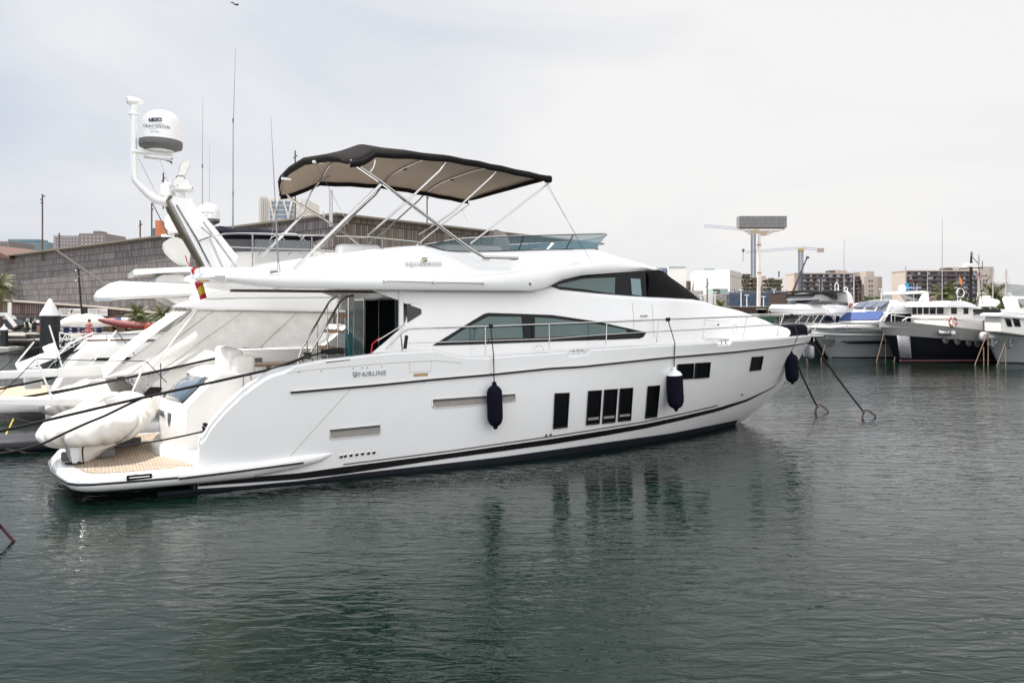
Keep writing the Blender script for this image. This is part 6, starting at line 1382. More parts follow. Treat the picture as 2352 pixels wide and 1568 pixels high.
# ================================================================ RIGHT: MOORED BOATS
ZR = lambda p: d2(p, 1550.3, 459.4, .3409)
def bf(fr, u, v, t):
    inv = fr.inverted(); o = inv @ Vector((0, 0, CH)); d = inv.to_3x3() @ Vector(((u - CX) / F, 1, -(v - HZ) / F)); return o + d * ((t - o.y) / d.y)
def bowframe(u, v, phi): p = wz(u, v, 0); return Matrix.Translation(p) @ Matrix.Rotation(R(phi), 4, 'Z')
def bow_hull(fr, parent, tip, B, L_, zt, mats, split=.0, full=2.4, wlk=.82, knuckle=None):
    """stern runs along +x from the stem; tip = deck stem (s, z)"""
    cols = []
    for i in range(36):
        q = (i / 35) ** 1.6; col = []
        for k in range(11):
            f = k / 10; s0 = tip[0] * f ** .9; s = s0 + (L_ - s0) * q; z_ = -.3 + (zt(s) + .3) * f
            bw = B / 2 * (wlk + (1 - wlk) * f); p = full * (.62 + .38 * f)
            w = bw * (1 - (1 - q) ** (p * 2.1)) ** (.62 - .14 * f)
            col.append((s, w, z_))
        s, w, z_ = col[-1]; col += [(s, max(0, w - .12), z_), (s, max(0, w - .14), z_ - .35), (s, 0, z_ - .33)]
        cols.append(col)
    mb = MB(fr)
    for sg in (-1, 1):
        g = [[(x, sg * y, z) for x, y, z in c] for c in cols]; n = len(g[0])
        kk = int(split * 10) if split else 99
        o = len(mb.v); mb.grid(g)
        for a in range(len(mb.mi) - (len(g) - 1) * (n - 1), len(mb.mi)):
            j = (a - (len(mb.mi) - (len(g) - 1) * (n - 1))) % (n - 1); mb.mi[a] = 1 if j >= kk else 0
    e = cols[-1]; mb.add([(x, -y, z) for x, y, z in e] + [(x, y, z) for x, y, z in e[::-1]], [tuple(range(2 * len(e)))])
    mb.build("hull", mats, parent, ang=42)
    hw = interp([(c[10][0], c[10][1]) for c in cols]); return hw
def body(fr, parent, name, near_zr, w, mat, bevel=.04, tn=None, **k):
    t = -w if tn is None else tn
    return MB(fr).slab([bf(fr, u, v, t) for u, v in ZR(near_zr)], (0, 2 * w, 0)).build(name, mat, parent, ang=25, bevel=bevel, smooth=True)
def face(fr, parent, name, pts, mat, lift=.02, thick=.02):      # pts: (x_zr, y_zr, t)
    q = [bf(fr, *ZR([(x, y)])[0], t) for x, y, t in pts]; n = (q[1] - q[0]).cross(q[2] - q[0]).normalized(); cam_l = fr.inverted() @ Vector((0, 0, CH))
    if n.dot(cam_l - q[0]) < 0: n = -n
    return MB(fr).slab([p + n * lift for p in q], -n * thick).build(name, mat, parent, smooth=False)
def side(fr, parent, name, pts, t, mat, thick=.03): return MB(fr).slab([bf(fr, u, v, t) for u, v in ZR(pts)], (0, thick, 0)).build(name, mat, parent, smooth=False)
def rail(fr, parent, hw, zt, s0, s1, h_, n=9, both=True, mat=STEEL, r_=.02, name="deck_rail"):
    ss = [s0 + (s1 - s0) * i / (n * 2) for i in range(n * 2 + 1)]
    for sg in (-1, 1):
        P = [Vector((s, sg * max(.05, hw(s) - .08), zt(s) + h_)) for s in ss]; o = MB(fr).tube(P, r_, 5).build(name, mat, parent)
        for p in P[::2]: MB(fr).tube([p, p - Vector((0, 0, h_))], r_ * .8, 5).build("rail_post", mat, o)
def yroot(label, fr, mid=6, group="boats moored bow-out on the right"): return thing("motor_yacht", label, "yacht", fr @ Vector((mid, 0, 0)), group)
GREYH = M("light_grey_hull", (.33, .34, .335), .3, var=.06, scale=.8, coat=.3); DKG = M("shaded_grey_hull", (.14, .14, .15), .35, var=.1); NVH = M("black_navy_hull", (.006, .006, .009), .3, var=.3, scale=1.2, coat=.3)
SMK = M("smoked_windscreen", (.045, .045, .05), .2); CREAM = M("cream_superstructure", (.74, .71, .66), .35, var=.04); REDB = M("red_boot_top", (.07, .018, .018), .6)
# ---- boat A
fA = bowframe(1836, 817, 45); A = yroot("white flybridge yacht with black bimini and dark raked windshield, just beyond the near bow", fA)
ztA = lambda s: 2.15
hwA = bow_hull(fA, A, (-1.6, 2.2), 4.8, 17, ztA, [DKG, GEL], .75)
body(fA, A, "deckhouse", [(1098, 832), (1072, 775), (1100, 765), (1190, 760), (1300, 770), (1300, 840)], 2.0, GEL)
face(fA, A, "windshield", [(668, 828, 1.9), (712, 778, 1.7), (1030, 776, -1.7), (1075, 830, -1.95)], SMK, .12)
body(fA, A, "flybridge", [(1050, 778), (1030, 745), (1030, 706), (1040, 702), (1180, 712), (1300, 720), (1300, 768), (1100, 772)], 2.1, GEL, .12)
side(fA, A, "side_window", [(1020, 782), (1050, 782), (1078, 828), (990, 828)], -2.02, GLASSB); side(fA, A, "side_window", [(1085, 780), (1110, 780), (1112, 826), (1088, 826)], -2.02, GLASSB)
face(fA, A, "flybridge_windscreen", [(762, 705, 1.8), (778, 682, 1.7), (985, 678, -1.7), (975, 706, -1.9)], SMK, .15); side(fA, A, "side_screen", [(985, 678), (1090, 682), (1168, 690), (1166, 712), (1090, 710), (980, 706)], -1.95, SMK)
rows = []
for i in range(9):
    f = i / 8; rows.append([bf(fA, *ZR([(1175 - 20 * math.cos(f * 3) * 0 - f * 165, 628 - 14 * math.sin(math.pi * f))])[0], -1.9) + Vector((0, 3.8 * j / 6, .12 * math.sin(math.pi * j / 6))) for j in range(7)])
MB(fA).grid(rows).build("bimini", BLKFAB, A, ang=60, solid=.05)
side(fA, A, "bimini_side", [(1060, 640), (1080, 626), (1180, 636), (1160, 690), (1100, 672), (1070, 668)], -1.2, M("clear_dark_curtain", (.05, .045, .045), .4, alpha=.9))
body(fA, A, "radar_arch", [(1160, 640), (1150, 618), (1175, 616), (1195, 640), (1210, 712), (1168, 712)], 1.9, GEL)
body(fA, A, "helm_fairing", [(915, 672), (945, 640), (985, 632), (1060, 655), (1070, 682), (960, 682)], .9, GEL)
for x, y0, y1 in ((1138, 265, 700), (972, 530, 612), (990, 525, 612)): MB(fA).tube([bf(fA, *ZR([(x, y1)])[0], -1.5), bf(fA, *ZR([(x + 2, y0)])[0], -1.5)], [.035, .012], 5).build("whip_antenna", ANTG, A)
MB(fA).tube([bf(fA, *ZR([q])[0], -1) for q in ((1078, 612), (1078, 570), (1092, 555), (1100, 570), (1100, 612))], .03, 5).build("aerial_hoop", WHT, A)
MB(fA).tube([bf(fA, *ZR([(1152 + 11 * math.cos(a), 600 + 14 * math.sin(a))])[0], -1.5) for a in [k * .42 for k in range(16)]], .03, 5).build("aerial_ring", WHT, A)
MB(fA).tube([bf(fA, *ZR([(1187 + 9 * math.cos(a), 712 + 12 * math.sin(a))])[0], -2.15) for a in [k * .42 for k in range(16)]], .06, 6).build("ring_buoy", M("orange_ring", (.42, .07, .025), .5), A)
rail(fA, A, hwA, ztA, -1.3, 6, .6)
# ---- boat B
fB = bowframe(1912, 822.5, 18); Bt = yroot("pale grey motor yacht with blue canvas over its windshield and three roof solar panels", fB)
tipB = bf(fB, 1868, 757, 0); ztB = interp([(tipB.x, tipB.z), (2, tipB.z + .05), (8, 1.95), (20, 1.9)])
hwB = bow_hull(fB, Bt, (tipB.x, tipB.z), 5.0, 18, ztB, [GREYH, GREYH], .0)
body(fB, Bt, "deckhouse", [(1398, 838), (1402, 818), (1455, 752), (1600, 745), (1700, 745), (1700, 850)], 2.0, GEL)
body(fB, Bt, "coachroof", [(1390, 862), (1385, 838), (1120, 846), (1040, 862)], 1.3, GELW)
face(fB, Bt, "windshield_frame", [(1085, 832, 2.0), (1160, 760, 1.8), (1440, 750, -1.8), (1385, 826, -2.0)], GEL, .1, .1)
face(fB, Bt, "blue_windshield_cover", [(1105, 822, 1.85), (1162, 769, 1.7), (1240, 763, .9), (1300, 760, 0), (1416, 762, -1.75), (1378, 815, -1.85)], M("blue_canvas", (.04, .07, .20), .8, var=.1, bump=.4, bscale=5), .18)
body(fB, Bt, "flybridge", [(1455, 752), (1480, 722), (1510, 692), (1600, 690), (1700, 700), (1700, 748)], 2.0, GEL)
SOL = M("solar_cells", (.09, .10, .15), .15)
for i in range(3):
    a0, a1 = i / 3 + .01, (i + 1) / 3 - .02; q = lambda a, x0, x1, y0, y1: (x0 + (x1 - x0) * a, y0 + (y1 - y0) * a, 1.7 - 3.4 * a)
    p = [q(a0, 1195, 1400, 737, 733), q(a0, 1252, 1460, 699, 690), q(a1, 1252, 1460, 699, 690), q(a1, 1195, 1400, 737, 733)]
    face(fB, Bt, "solar_panel", p, SOL, .16)
face(fB, Bt, "foredeck_slope", [(1165, 760, 1.9), (1240, 697, 1.8), (1470, 688, -1.9), (1440, 752, -1.9)], GEL, .08, .1)
side(fB, Bt, "side_window", [(1410, 822), (1440, 766), (1480, 764), (1480, 820)], -2.02, GLASSB); side(fB, Bt, "side_window", [(1485, 766), (1590, 766), (1590, 818), (1485, 820)], -2.02, GLASSB)
cl_ = [bf(fB, *ZR([q])[0], t) for q, t in (((1285, 692), 1.6), ((1300, 678), 1.3), ((1350, 670), .5), ((1420, 668), -.6), ((1500, 672), -1.6), ((1545, 690), -1.9))]
MB(fB).grid([cl_, [p + Vector((-.1, 0, -.45)) for p in cl_]]).build("plastic_windscreen", M("milky_acrylic", (.55, .55, .57), .2, alpha=.5), Bt)
body(fB, Bt, "hardtop", [(1672, 630), (1676, 612), (1700, 612), (1715, 625), (1706, 634)], 1.75, GEL, tn=-1.75); side(fB, Bt, "hardtop_leg", [(1680, 626), (1710, 628), (1700, 672), (1655, 678)], -1.7, GEL, .15); side(fB, Bt, "hardtop_leg", [(1690, 626), (1710, 628), (1715, 690), (1680, 690)], 1.5, GEL, .15) 
face(fB, Bt, "dark_curtain", [(1512, 628, 1.7), (1545, 672, 1.5), (1655, 674, -1.6), (1682, 628, -1.7)], GLASSB)
satdome(bf(fB, *ZR([(1531, 614)])[0], 0), .22, .42, fr=fB, parent=Bt, band=False)
MB(fB).rbox(bf(fB, *ZR([(1608, 592)])[0], 0), (1.2, .12, .09), .03).build("radar_bar", M("blue_white_bar", (.25, .35, .6), .4), Bt)
for x, y0, y1, r_ in ((1800, 120, 690, .04), (1608, 560, 690, .03), (1701, 460, 620, .035), (1630, 560, 612, .04)): MB(fB).tube([bf(fB, *ZR([(x, y1)])[0], -1.2), bf(fB, *ZR([(x + 1, y0)])[0], -1.2)], [r_, r_ * .3], 5).build("whip_antenna", ANTG, Bt)
def onh(fr, hw, zr_, off=.03, wl=.82, zt=lambda s: 2.2):
    out = []
    for u, v in ZR(zr_):
        t = -2.
        for _ in range(12):
            p = bf(fr, u, v, t); f = max(0, min(1, p.z / zt(p.x))); t = .5 * t + .5 * -(hw(p.x) * (wl + (1 - wl) * f) + off)
        out.append(bf(fr, u, v, t))
    return out
def hullpoly(fr, parent, hw, name, top, bot, mat, zt, n=14, off=.05, wl=.82):
    T = onh(fr, hw, resample(top, n), off, wl, zt); Bm = onh(fr, hw, resample(bot, n), off, wl, zt); return MB(fr).grid([T, [a.lerp(b, .5) for a, b in zip(T, Bm)], Bm]).build(name, mat, parent, ang=60, solid=.03)
hullpoly(fB, Bt, hwB, "hull_stripe", [(1115, 952), (1160, 946), (1480, 948)], [(1116, 955), (1185, 968), (1480, 966)], BLACK, ztB, off=.12)
hullpoly(fB, Bt, hwB, "rub_line", [(935, 893), (1100, 903), (1400, 905)], [(935, 897), (1100, 908), (1400, 909)], WHT, ztB, off=.1)
hullpoly(fB, Bt, hwB, "upper_line", [(1080, 882), (1200, 886), (1400, 888)], [(1080, 884), (1200, 890), (1400, 891)], BLACK, ztB, off=.1)
ap_ = onh(fB, hwB, [(987, 936), (1075, 936), (1080, 958), (1052, 989), (1015, 989)], .12, .82, ztB); MB(fB).slab(ap_, (0, -.02, 0)).build("anchor_pocket", GREYD if False else M("dark_pocket", (.05, .045, .045), .6), Bt, smooth=False)
rail(fB, Bt, hwB, ztB, tipB.x + .6, 7, .42)
hullpoly(fB, Bt, hwB, "waterline_band", [(1058, 1055), (1200, 1056), (1500, 1056)], [(1062, 1066), (1200, 1067), (1500, 1067)], BLACK, ztB, off=.15)
# ---- boat C, black trawler
fC = bowframe(2064, 829.5, 10); Ct = yroot("black-hulled trawler yacht with grey bulwark, white wheelhouse and tall black mast", fC, 8)
tipC = bf(fC, 2022, 738, 0); ztC = interp([(tipC.x, tipC.z), (0, tipC.z - .05), (3.5, tipC.z - .45), (8, tipC.z - .95), (22, tipC.z - 1.1)])
hwC = bow_hull(fC, Ct, (tipC.x, tipC.z), 5.6, 21, ztC, [NVH, M("grey_bulwark", (.30, .29, .27), .5, var=.08)], .7, full=1.9)
ptop = [bf(fC, *ZR([(x, y)])[0], t) for x, y, t in ((1490, 915, -.4), (1582, 918, -1.6), (1592, 1062, -1.6), (1512, 1062, -.6))]
hullpoly(fC, Ct, hwC, "anchor_plate", [(1495, 912), (1582, 918)], [(1515, 1062), (1594, 1064)], M("worn_grey_plate", (.22, .21, .22), .5, var=.25), ztC, 6, .12)
for x in (1820, 1900, 1978, 2036):
    y = 945 + (x - 1820) * .11; p = onh(fC, hwC, [(x, y)], .05, .82, ztC)[0]; MB(fC).lathe([(.13, -.05), (.19, -.05), (.19, .05), (.13, .06), (.12, 0), (.01, 0)], p, (0, -1, 0), 14).build("porthole", M("bronze_rim", (.10, .09, .085), .4, .5), Ct)
hullpoly(fC, Ct, hwC, "red_boot_top", [(1512, 1076), (1700, 1077), (2080, 1074), (2180, 1073)], [(1512, 1090), (1700, 1090), (2080, 1086), (2180, 1085)], REDB, ztC, 20, .12)
p = onh(fC, hwC, [(1815, 893)], .05, .9, ztC)[0]; MB(fC).rbox(p, (.75, .15, .26), .08).build("fairlead", STEEL, Ct); MB(fC).rbox(p + Vector((.5, -.1, -.02)), (.25, .25, .26), .1).build("white_fender", WHT, Ct)
body(fC, Ct, "lower_house", [(1875, 890), (1868, 796), (1990, 790), (2075, 800), (2120, 830), (2120, 900)], 1.9, CREAM)
whb = body(fC, Ct, "wheelhouse", [(1845, 800), (1845, 716), (1985, 718), (2010, 740), (2010, 800)], 1.7, CREAM, .02)
# wheelhouse front faces the bow; windows in a row wrap from front to side
for i, (x0, x1) in enumerate([(1603, 1630), (1640, 1668), (1680, 1714), (1722, 1760), (1770, 1812)]):
    tA = 1.7 - 3.4 * (x0 - 1592) / 253; tB = 1.7 - 3.4 * (x1 - 1592) / 253
    face(fC, Ct, "wheelhouse_window", [(x0, 768, tA), (x0, 718, tA), (x1, 716, tB), (x1, 767, tB)], GLASSB, .05)
for x0, x1 in ((1862, 1900), (1946, 1978)): side(fC, Ct, "side_window", [(x0, 718), (x1, 718), (x1, 767), (x0, 767)], -1.72, GLASSB)
rf = [bf(fC, *ZR([(x, y)])[0], t) for x, y, t in ((1568, 722, 2.2), (1600, 700, 2.0), (1860, 690, -2.0), (1840, 722, -2.3))]
body(fC, Ct, "wheelhouse_roof", [(1838, 722), (1838, 700), (1860, 680), (1950, 680), (2000, 695), (2048, 722), (2048, 728), (1980, 724)], 2.0, GEL, .06, tn=-2.0)
for x, y, rr in ((1873, 822, 1),): 
    p = bf(fC, *ZR([(x, y)])[0], -2.1); pts = [p + Vector((math.cos(a) * .25, 0, math.sin(a) * .25)) for a in [k * math.pi / 10 for k in range(21)]]
    lr_ = MB(fC).tube(pts, .06, 7, cap=False).build("ring_buoy", M("orange_red", (.30, .07, .05), .5), Ct)
    for k in (0, 5, 10, 15): MB(fC).tube(pts[k:k + 2], .065, 7).build("ring_band", WHT, lr_)
mst = MB(fC).tube([bf(fC, *ZR([(1992, 700)])[0], 0), bf(fC, *ZR([(1995, 450)])[0], 0), bf(fC, *ZR([(1997, 368)])[0], 0)], [.10, .085, .05], 8).build("mast", BLACK, Ct)
MB(fC).tube([bf(fC, *ZR([(1920, 462)])[0], 0), bf(fC, *ZR([(2072, 456)])[0], 0)], .035, 6).build("cross_arm", BLACK, mst); MB(fC).lathe([(.05, 0), (.30, .01), (.30, .16), (.2, .22)], bf(fC, *ZR([(1974, 452)])[0], 0), (0, 0, 1), 18).build("radome", CREAM, mst)
MB(fC).lathe([(.06, 0), (.08, .2), (.02, .3)], bf(fC, *ZR([(1998, 378)])[0], 0), (0, 0, 1), 8).build("masthead_lamp", GRYP, mst)
for a, b_ in (((1878, 672), (1985, 520)), ((2030, 690), (2120, 512)), ((2005, 385), (2045, 430)), ((2072, 410), (2072, 470)), ((2048, 460), (2072, 700)), ((2000, 450), (2045, 700))): MB(fC).tube([bf(fC, *ZR([a])[0], 0), bf(fC, *ZR([b_])[0], 0)], .022, 5).build("rigging_spar", BLACK, mst)
fl = bf(fC, *ZR([(1918, 505)])[0], 0); MB(fC).grid([[fl + Vector((.0 + .05 * j, .05 * math.sin(j + i), -.13 * i - .08 * j)) for j in range(4)] for i in range(5)]).build("courtesy_flag", M("faded_ensign", (.65, .22, .06), .7), mst, ang=60)
fl = bf(fC, *ZR([(2030, 490)])[0], 0); MB(fC).grid([[fl + Vector((.13 * j, .05 * math.sin(j + i), -.11 * i)) for j in range(4)] for i in range(4)]).build("masthead_flag", M("grey_red_flag", (.30, .2, .2), .7), mst, ang=60)
p = bf(fC, *ZR([(1736, 690)])[0], -.2); MB(fC).lathe([(.02, -.3), (.2, -.25), (.2, .2), (.05, .3)], p + Vector((0, 0, .1)), (0, 0, 1), 12).build("searchlight", M("dark_brass", (.14, .09, .08), .4), Ct)
rail(fC, Ct, hwC, ztC, .5, 12, .5, 9, mat=WHT, r_=.025); MB(fC).tube([bf(fC, *ZR([(x, y)])[0], -.9) for x, y in ((1530, 812), (1570, 790), (1640, 792), (1700, 800))], .035, 5).build("pulpit_rail", WHT, Ct)
for x in (1990, 1920): MB(fC).tube([bf(fC, *ZR([(x, 880)])[0], -1.5), bf(fC, *ZR([(x, 800)])[0], -1.5)], .03, 5).build("stanchion", WHT, Ct)
lc = bf(fC, *ZR([(1924, 625)])[0], 0); MB(fC).tube([lc + Vector((math.cos(a) * .26, 0, math.sin(a) * .28)) for a in [k * math.pi / 10 for k in range(21)]], .02, 5, cap=False).build("antenna_loop", WHT, Ct); MB(fC).tube([lc + Vector((0, 0, -.4)), lc + Vector((0, 0, -1.4))], .05, 5).build("loop_post", WHT, Ct)
# ---- boat D, grey round bow with dark rail
fD = bowframe(2299, 834.5, 3); Dt = yroot("grey yacht with rounded bow and dark curved rail, cut by the right edge", fD, 5)
tipD = bf(fD, 2262, 762, 0); ztD = interp([(tipD.x, tipD.z), (2, tipD.z + .0), (18, tipD.z - .5)])
hwD = bow_hull(fD, Dt, (tipD.x, tipD.z), 5.4, 18, ztD, [GREYH, GREYH], 0, full=1.7)
body(fD, Dt, "deckhouse", [(2200, 890), (2196, 790), (2240, 775), (2420, 800), (2420, 920)], .75, CREAM, tn=-1.9); body(fD, Dt, "house_roof", [(2186, 786), (2186, 768), (2210, 760), (2420, 792), (2420, 806)], .9, GEL, tn=-2.1)
for x0, x1 in ((2225, 2262), (2276, 2320)): side(fD, Dt, "side_window", [(x0, 796), (x1, 802), (x1 + 12, 852), (x0 + 18, 850)], -1.95, GLASSB)
face(fD, Dt, "front_window", [(2130, 868, .9), (2132, 838, .9), (2180, 838, -.3), (2182, 868, -.3)], GLASSB, .1)
rail(fD, Dt, hwD, ztD, tipD.x + .1, 9, .62, 8, mat=M("dark_rail", (.05, .035, .03), .4), r_=.035)
hullpoly(fD, Dt, hwD, "waterline_band", [(2190, 1088), (2352, 1092), (2400, 1093)], [(2190, 1102), (2352, 1106), (2400, 1107)], BLACK, ztD, 8, .14)
for x, y in ((2140, 960), (2258, 962)):
    p = onh(fD, hwD, [(x, y)], .15, .82, ztD)[0]; MB(fD).tube([p + Vector((0, 0, .3)), p, p + Vector((.05, 0, -.2))], .06, 6).build("anchor_shank", M("galvanised", (.3, .3, .32), .45, .6, var=.2), Dt); MB(fD).tube([p + Vector((-.3, 0, -.05)), p + Vector((0, 0, -.25)), p + Vector((.35, 0, .1))], [.03, .09, .03], 6).build("anchor_fluke", M("galvanised", (.3, .3, .32)), Dt)
P2 = onh(fD, hwD, [(2296, 906), (2350, 911)], .16, .95, ztD); t_ = MB(); text_mb(t_, "7ª BA-2-40", IDM, 1., .0); x0 = min(p[0] for p in t_.v); x1 = max(p[0] for p in t_.v); k = (P2[1] - P2[0]).length / (x1 - x0); m4 = frame3((P2[0] + P2[1]) / 2, P2[1] - P2[0], (0, 0, 1))
MB(fD).add([m4 @ Vector(((p[0] - (x0 + x1) / 2) * k, p[1] * k * .9, p[2])) for p in t_.v], t_.f).build("registration_lettering", INK, Dt, smooth=False)
MB(fD).rbox(bf(fD, *ZR([(2235, 872)])[0], -1.0), (.9, .5, .35), .12).build("pink_fender_heap", M("pinkish_fender", (.6, .3, .35), .6, var=.3), Dt)
lumpy(MB(fD), bf(fD, *ZR([(2076, 918)])[0], -.0), (.45, .45, .52), 31, n=10, amp=.02).build("ball_fender", M("pale_pink", (.7, .62, .62), .5), Dt)
# white yachts farther behind D
fE = bowframe(2330, 815, 10); Et = yroot("white yacht farther back at the right edge with crane and roof dinghy", fE, 6)
body(fE, Et, "hull", [(2090, 860), (2080, 770), (2130, 752), (2420, 760), (2420, 900)], .6, GEL); body(fE, Et, "upper_deck", [(2190, 760), (2200, 742), (2230, 735), (2420, 740), (2420, 770)], .7, GEL); body(fE, Et, "flybridge_arch", [(2275, 665), (2290, 648), (2420, 650), (2420, 662), (2310, 668), (2330, 735), (2300, 735)], .5, GEL)
body(fE, Et, "black_dinghy", [(2050, 750), (2060, 735), (2110, 730), (2205, 735), (2210, 750), (2180, 762), (2080, 760)], .8, BLACK, .1); MB(fE).lathe([(.05, 0), (.55, .05), (.5, .5), (.1, .65)], bf(fE, *ZR([(2108, 722)])[0], -.5), (0, 0, 1), 14).build("covered_drum", WHT, Et)
MB(fE).tube([bf(fE, *ZR([(2135, 720)])[0], -.5), bf(fE, *ZR([(2176, 682)])[0], -.5)], .18, 8).build("crane_arm", GEL, Et)
# far masts
for i, (x, y0, y1, Y, r_, lab) in enumerate([(1553, 445, 620, 110, .12, "pinkish sailing mast beside the blue banner"), (2046, 372, 720, 100, .17, "thick pale sailing mast just right of the trawler's black mast"), (2140, 455, 712, 110, .12, "leaning aluminium mast in front of the beige gable"), (2231, 468, 735, 100, .16, "tall aluminium mast over the far hill"), (2206, 640, 735, 120, .09, "short mast between the palms at far right"), (1206, 500, 690, 120, .14, "pale mast over the first balcony block's right part")]):
    a, b_ = wy(*ZR([(x, y1)])[0], Y), wy(*ZR([(x + 6 if i == 2 else x, y0)])[0], Y); mb = MB(); mb.tube([a, b_], r_ * .62, 6)
    if i != 5: mb.tube([a.lerp(b_, .62) + Vector((-.9, 0, 0)), a.lerp(b_, .63) + Vector((.9, 0, 0))], .04, 4)
    for d in (-1.6, 1.6): mb.tube([b_, a + Vector((d, 0, 0))], .012, 3)
    single(mb, "sail_mast", M("pale_mast", (.42, .38, .37), .5), a, lab, "mast", "sailing masts on the right")
mb = MB(); p = [wy(*ZR([q])[0], 58) for q in ((1556, 562), (1572, 558), (1580, 604), (1560, 606))]; mb.slab(p, (0, .05, 0)); mb.tube([wy(*ZR([(1554, 640)])[0], 58), wy(*ZR([(1554, 560)])[0], 58)], .05, 5); single(mb, "feather_banner", M("sky_blue_banner", (.03, .33, .62), .6), p[2], "sky blue banner beside the white radar dome of the solar-panelled yacht", "banner", smooth=False)
# bow lines of the moored boats
TW = [((1420, 852), (1358, 1090), 50, "thick tan bow line at the trawler's stem, left one"), ((1527, 846), (1475, 1094), 50, "thick tan bow line beside the trawler's anchor plate"), ((1530, 848), (1527, 1090), 50.3, "thin vertical line hanging beside the anchor plate"), ((1418, 870), (1419, 1086), 50.5, "thin vertical line under the trawler's bow tip"), ((903, 1000), (888, 1075), 52, "short tan line below the nearest yacht's bow"), ((1032, 912), (983, 1077), 52, "tan line falling from the grey yacht's anchor pocket"),
      ((2106, 892), (2020, 1112), 47, "long tan bow line left of the rounded grey bow"), ((2256, 880), (2168, 1118), 46.5, "long tan bow line across the rounded grey bow"), ((2080, 990), (2081, 1108), 46.8, "tan line hanging vertically beside the leaning one"), ((2112, 900), (2110, 1108), 47.2, "knotted vertical tan line at the rounded bow's stem"), ((2228, 985), (2229, 1114), 46.2, "short vertical tan line near the right edge")]
for a, b_, Y, lab in TW:
    p, q = wy(*ZR([a])[0], Y), wy(*ZR([b_])[0], Y); q.z = min(q.z, -.02)
    r_ = .013 if "thin" in lab else .026
    ropemesh([p, q], r_, "bow_line", mat=ROPEW, label=lab, seg=8, fr=None, group="tan bow lines of the moored boats")
# ================================================================ RIGHT: QUAYSIDE AND CITY
CORT = M("corten_steel", (.038, .019, .016), .75, var=.25, scale=.6)
q = ZR([(265, 718), (545, 718)]); ks = thing("corten_kiosk", "long rust-brown steel kiosk with open dark door, behind the near foredeck", "kiosk", wy(1700, 760, 86))
MB().box((( wy(1620, 705, 86).x + wy(1736, 705, 86).x) / 2, 88, (.8 + wy(0, 704.5, 86).z) / 2 + 0), (wy(1736, 705, 86).x - wy(1620, 705, 86).x, 4, wy(0, 704.2, 86).z - .8)).build("wall", CORT, ks, smooth=False)
a, b_ = wy(1737, 704.5, 86), wy(1764, 760, 86)
mb = MB(); mb.box(((a.x + b_.x) / 2, 88, a.z - .1), (b_.x - a.x + .1, 4, .22)); mb.box((a.x + .08, 88, 1.9), (.2, 4, 2.3)); mb.box((b_.x - .08, 88, 1.9), (.2, 4, 2.3)); mb.box(((a.x + b_.x) / 2, 89.8, 1.9), (b_.x - a.x, .2, 2.3)); mb.build("door_portal", CORT, ks, smooth=False)
mb = MB(); a, b_ = wy(1806, 674, 88), wy(1960, 720, 88); kb = thing("corten_kiosk", "second rust-brown kiosk partly hidden behind the black bimini", "kiosk", (b_.x, 90, .8))
MB().box(((a.x + b_.x) / 2, 91, (a.z + .8) / 2), (b_.x - a.x, 6, a.z - .8)).build("wall", CORT, kb, smooth=False); MB().box(((a.x + b_.x) / 2 + .4, 87.97, 3.3), (b_.x - a.x - 1.0, .1, .9)).build("opening", M("dark_opening", (.01, .01, .01), .8), kb, smooth=False)
struct(MB().box((90, 79.5, 1.1), (260, .3, .6)).build("low_wall", M("low_wall_stone", (.22, .2, .18), .8, var=.2, scale=.8), None, smooth=False)) if False else None
WB = M("white_cladding", (.72, .70, .67), .7, var=.02, scale=.1); WBR = wall_mat("white_grid_panels", 0, (.42, .40, .38, 1), (.50, .48, .45, 1), 1.7, 4.2, (.28, .26, .25, 1)); TEALB = M("pale_teal_box", (.24, .31, .30), .6); DW = M("dark_slot_window", (.06, .065, .07), .3); BLW = M("blue_window_strip", (.09, .13, .22), .2)
def xz(u, v, Y): return wy(*ZR([(u, v)])[0], Y)
def zbox(x0, y0, x1, y1, Y, th): a, b_ = xz(x0, y1, Y), xz(x1, y0, Y); a.z = max(a.z, .8) if y1 > 715 else a.z; return MB().box(((a.x + b_.x) / 2, Y + th / 2, (a.z + b_.z) / 2), (b_.x - a.x, th, b_.z - a.z))
# white cube building
wb = thing("museum_block", "big plain white cube building with teal roof box and finned lower wing", "building", xz(290, 718, 250))
MB().slab([xz(135, 474, 262), xz(135, 718, 262), xz(370, 718, 250), xz(370, 470, 250)], (5, 30, 0)).build("wall", WB, wb, smooth=False)
MB().add([xz(370, 470, 249.8), xz(448, 490, 275), xz(448, 718, 275), xz(370, 718, 249.8)], [(0, 1, 2, 3)]).build("grid_wall", WBR, wb, smooth=False)
zbox(193, 460, 267, 474, 262, 12).build("roof_box", TEALB, wb, smooth=False); zbox(195, 634, 360, 720, 240, 9).build("lower_wing", WB, wb, smooth=False); zbox(255, 597, 357, 634, 241, 8).build("glazed_storey", TEALB, wb, smooth=False); zbox(262, 602, 302, 630, 240.6, 1).build("dark_window", DW, wb, smooth=False)
for i in range(8): zbox(262 + i * 11.5, 640, 268 + i * 11.5, 712, 239.7, .6).build("slot_window", M("grey_slot", (.25, .25, .25), .5), wb, smooth=False)
w2_ = thing("office_building", "white building with blue strip windows just beyond the pilothouse", "building", xz(0, 700, 270)); zbox(-130, 452, -25, 718, 272, 20).build("wall", WB, w2_, smooth=False); zbox(-45, 450, 76, 718, 270, 22).build("end_block", WB, w2_, smooth=False); zbox(-40, 449, 76, 455, 269.6, 22).build("roof_edge", TEALB, w2_, smooth=False)
for i in range(4): zbox(-122 + i * 20, 458, -108 + i * 20, 520, 271.5, .6).build("strip_window", BLW, w2_, smooth=False)
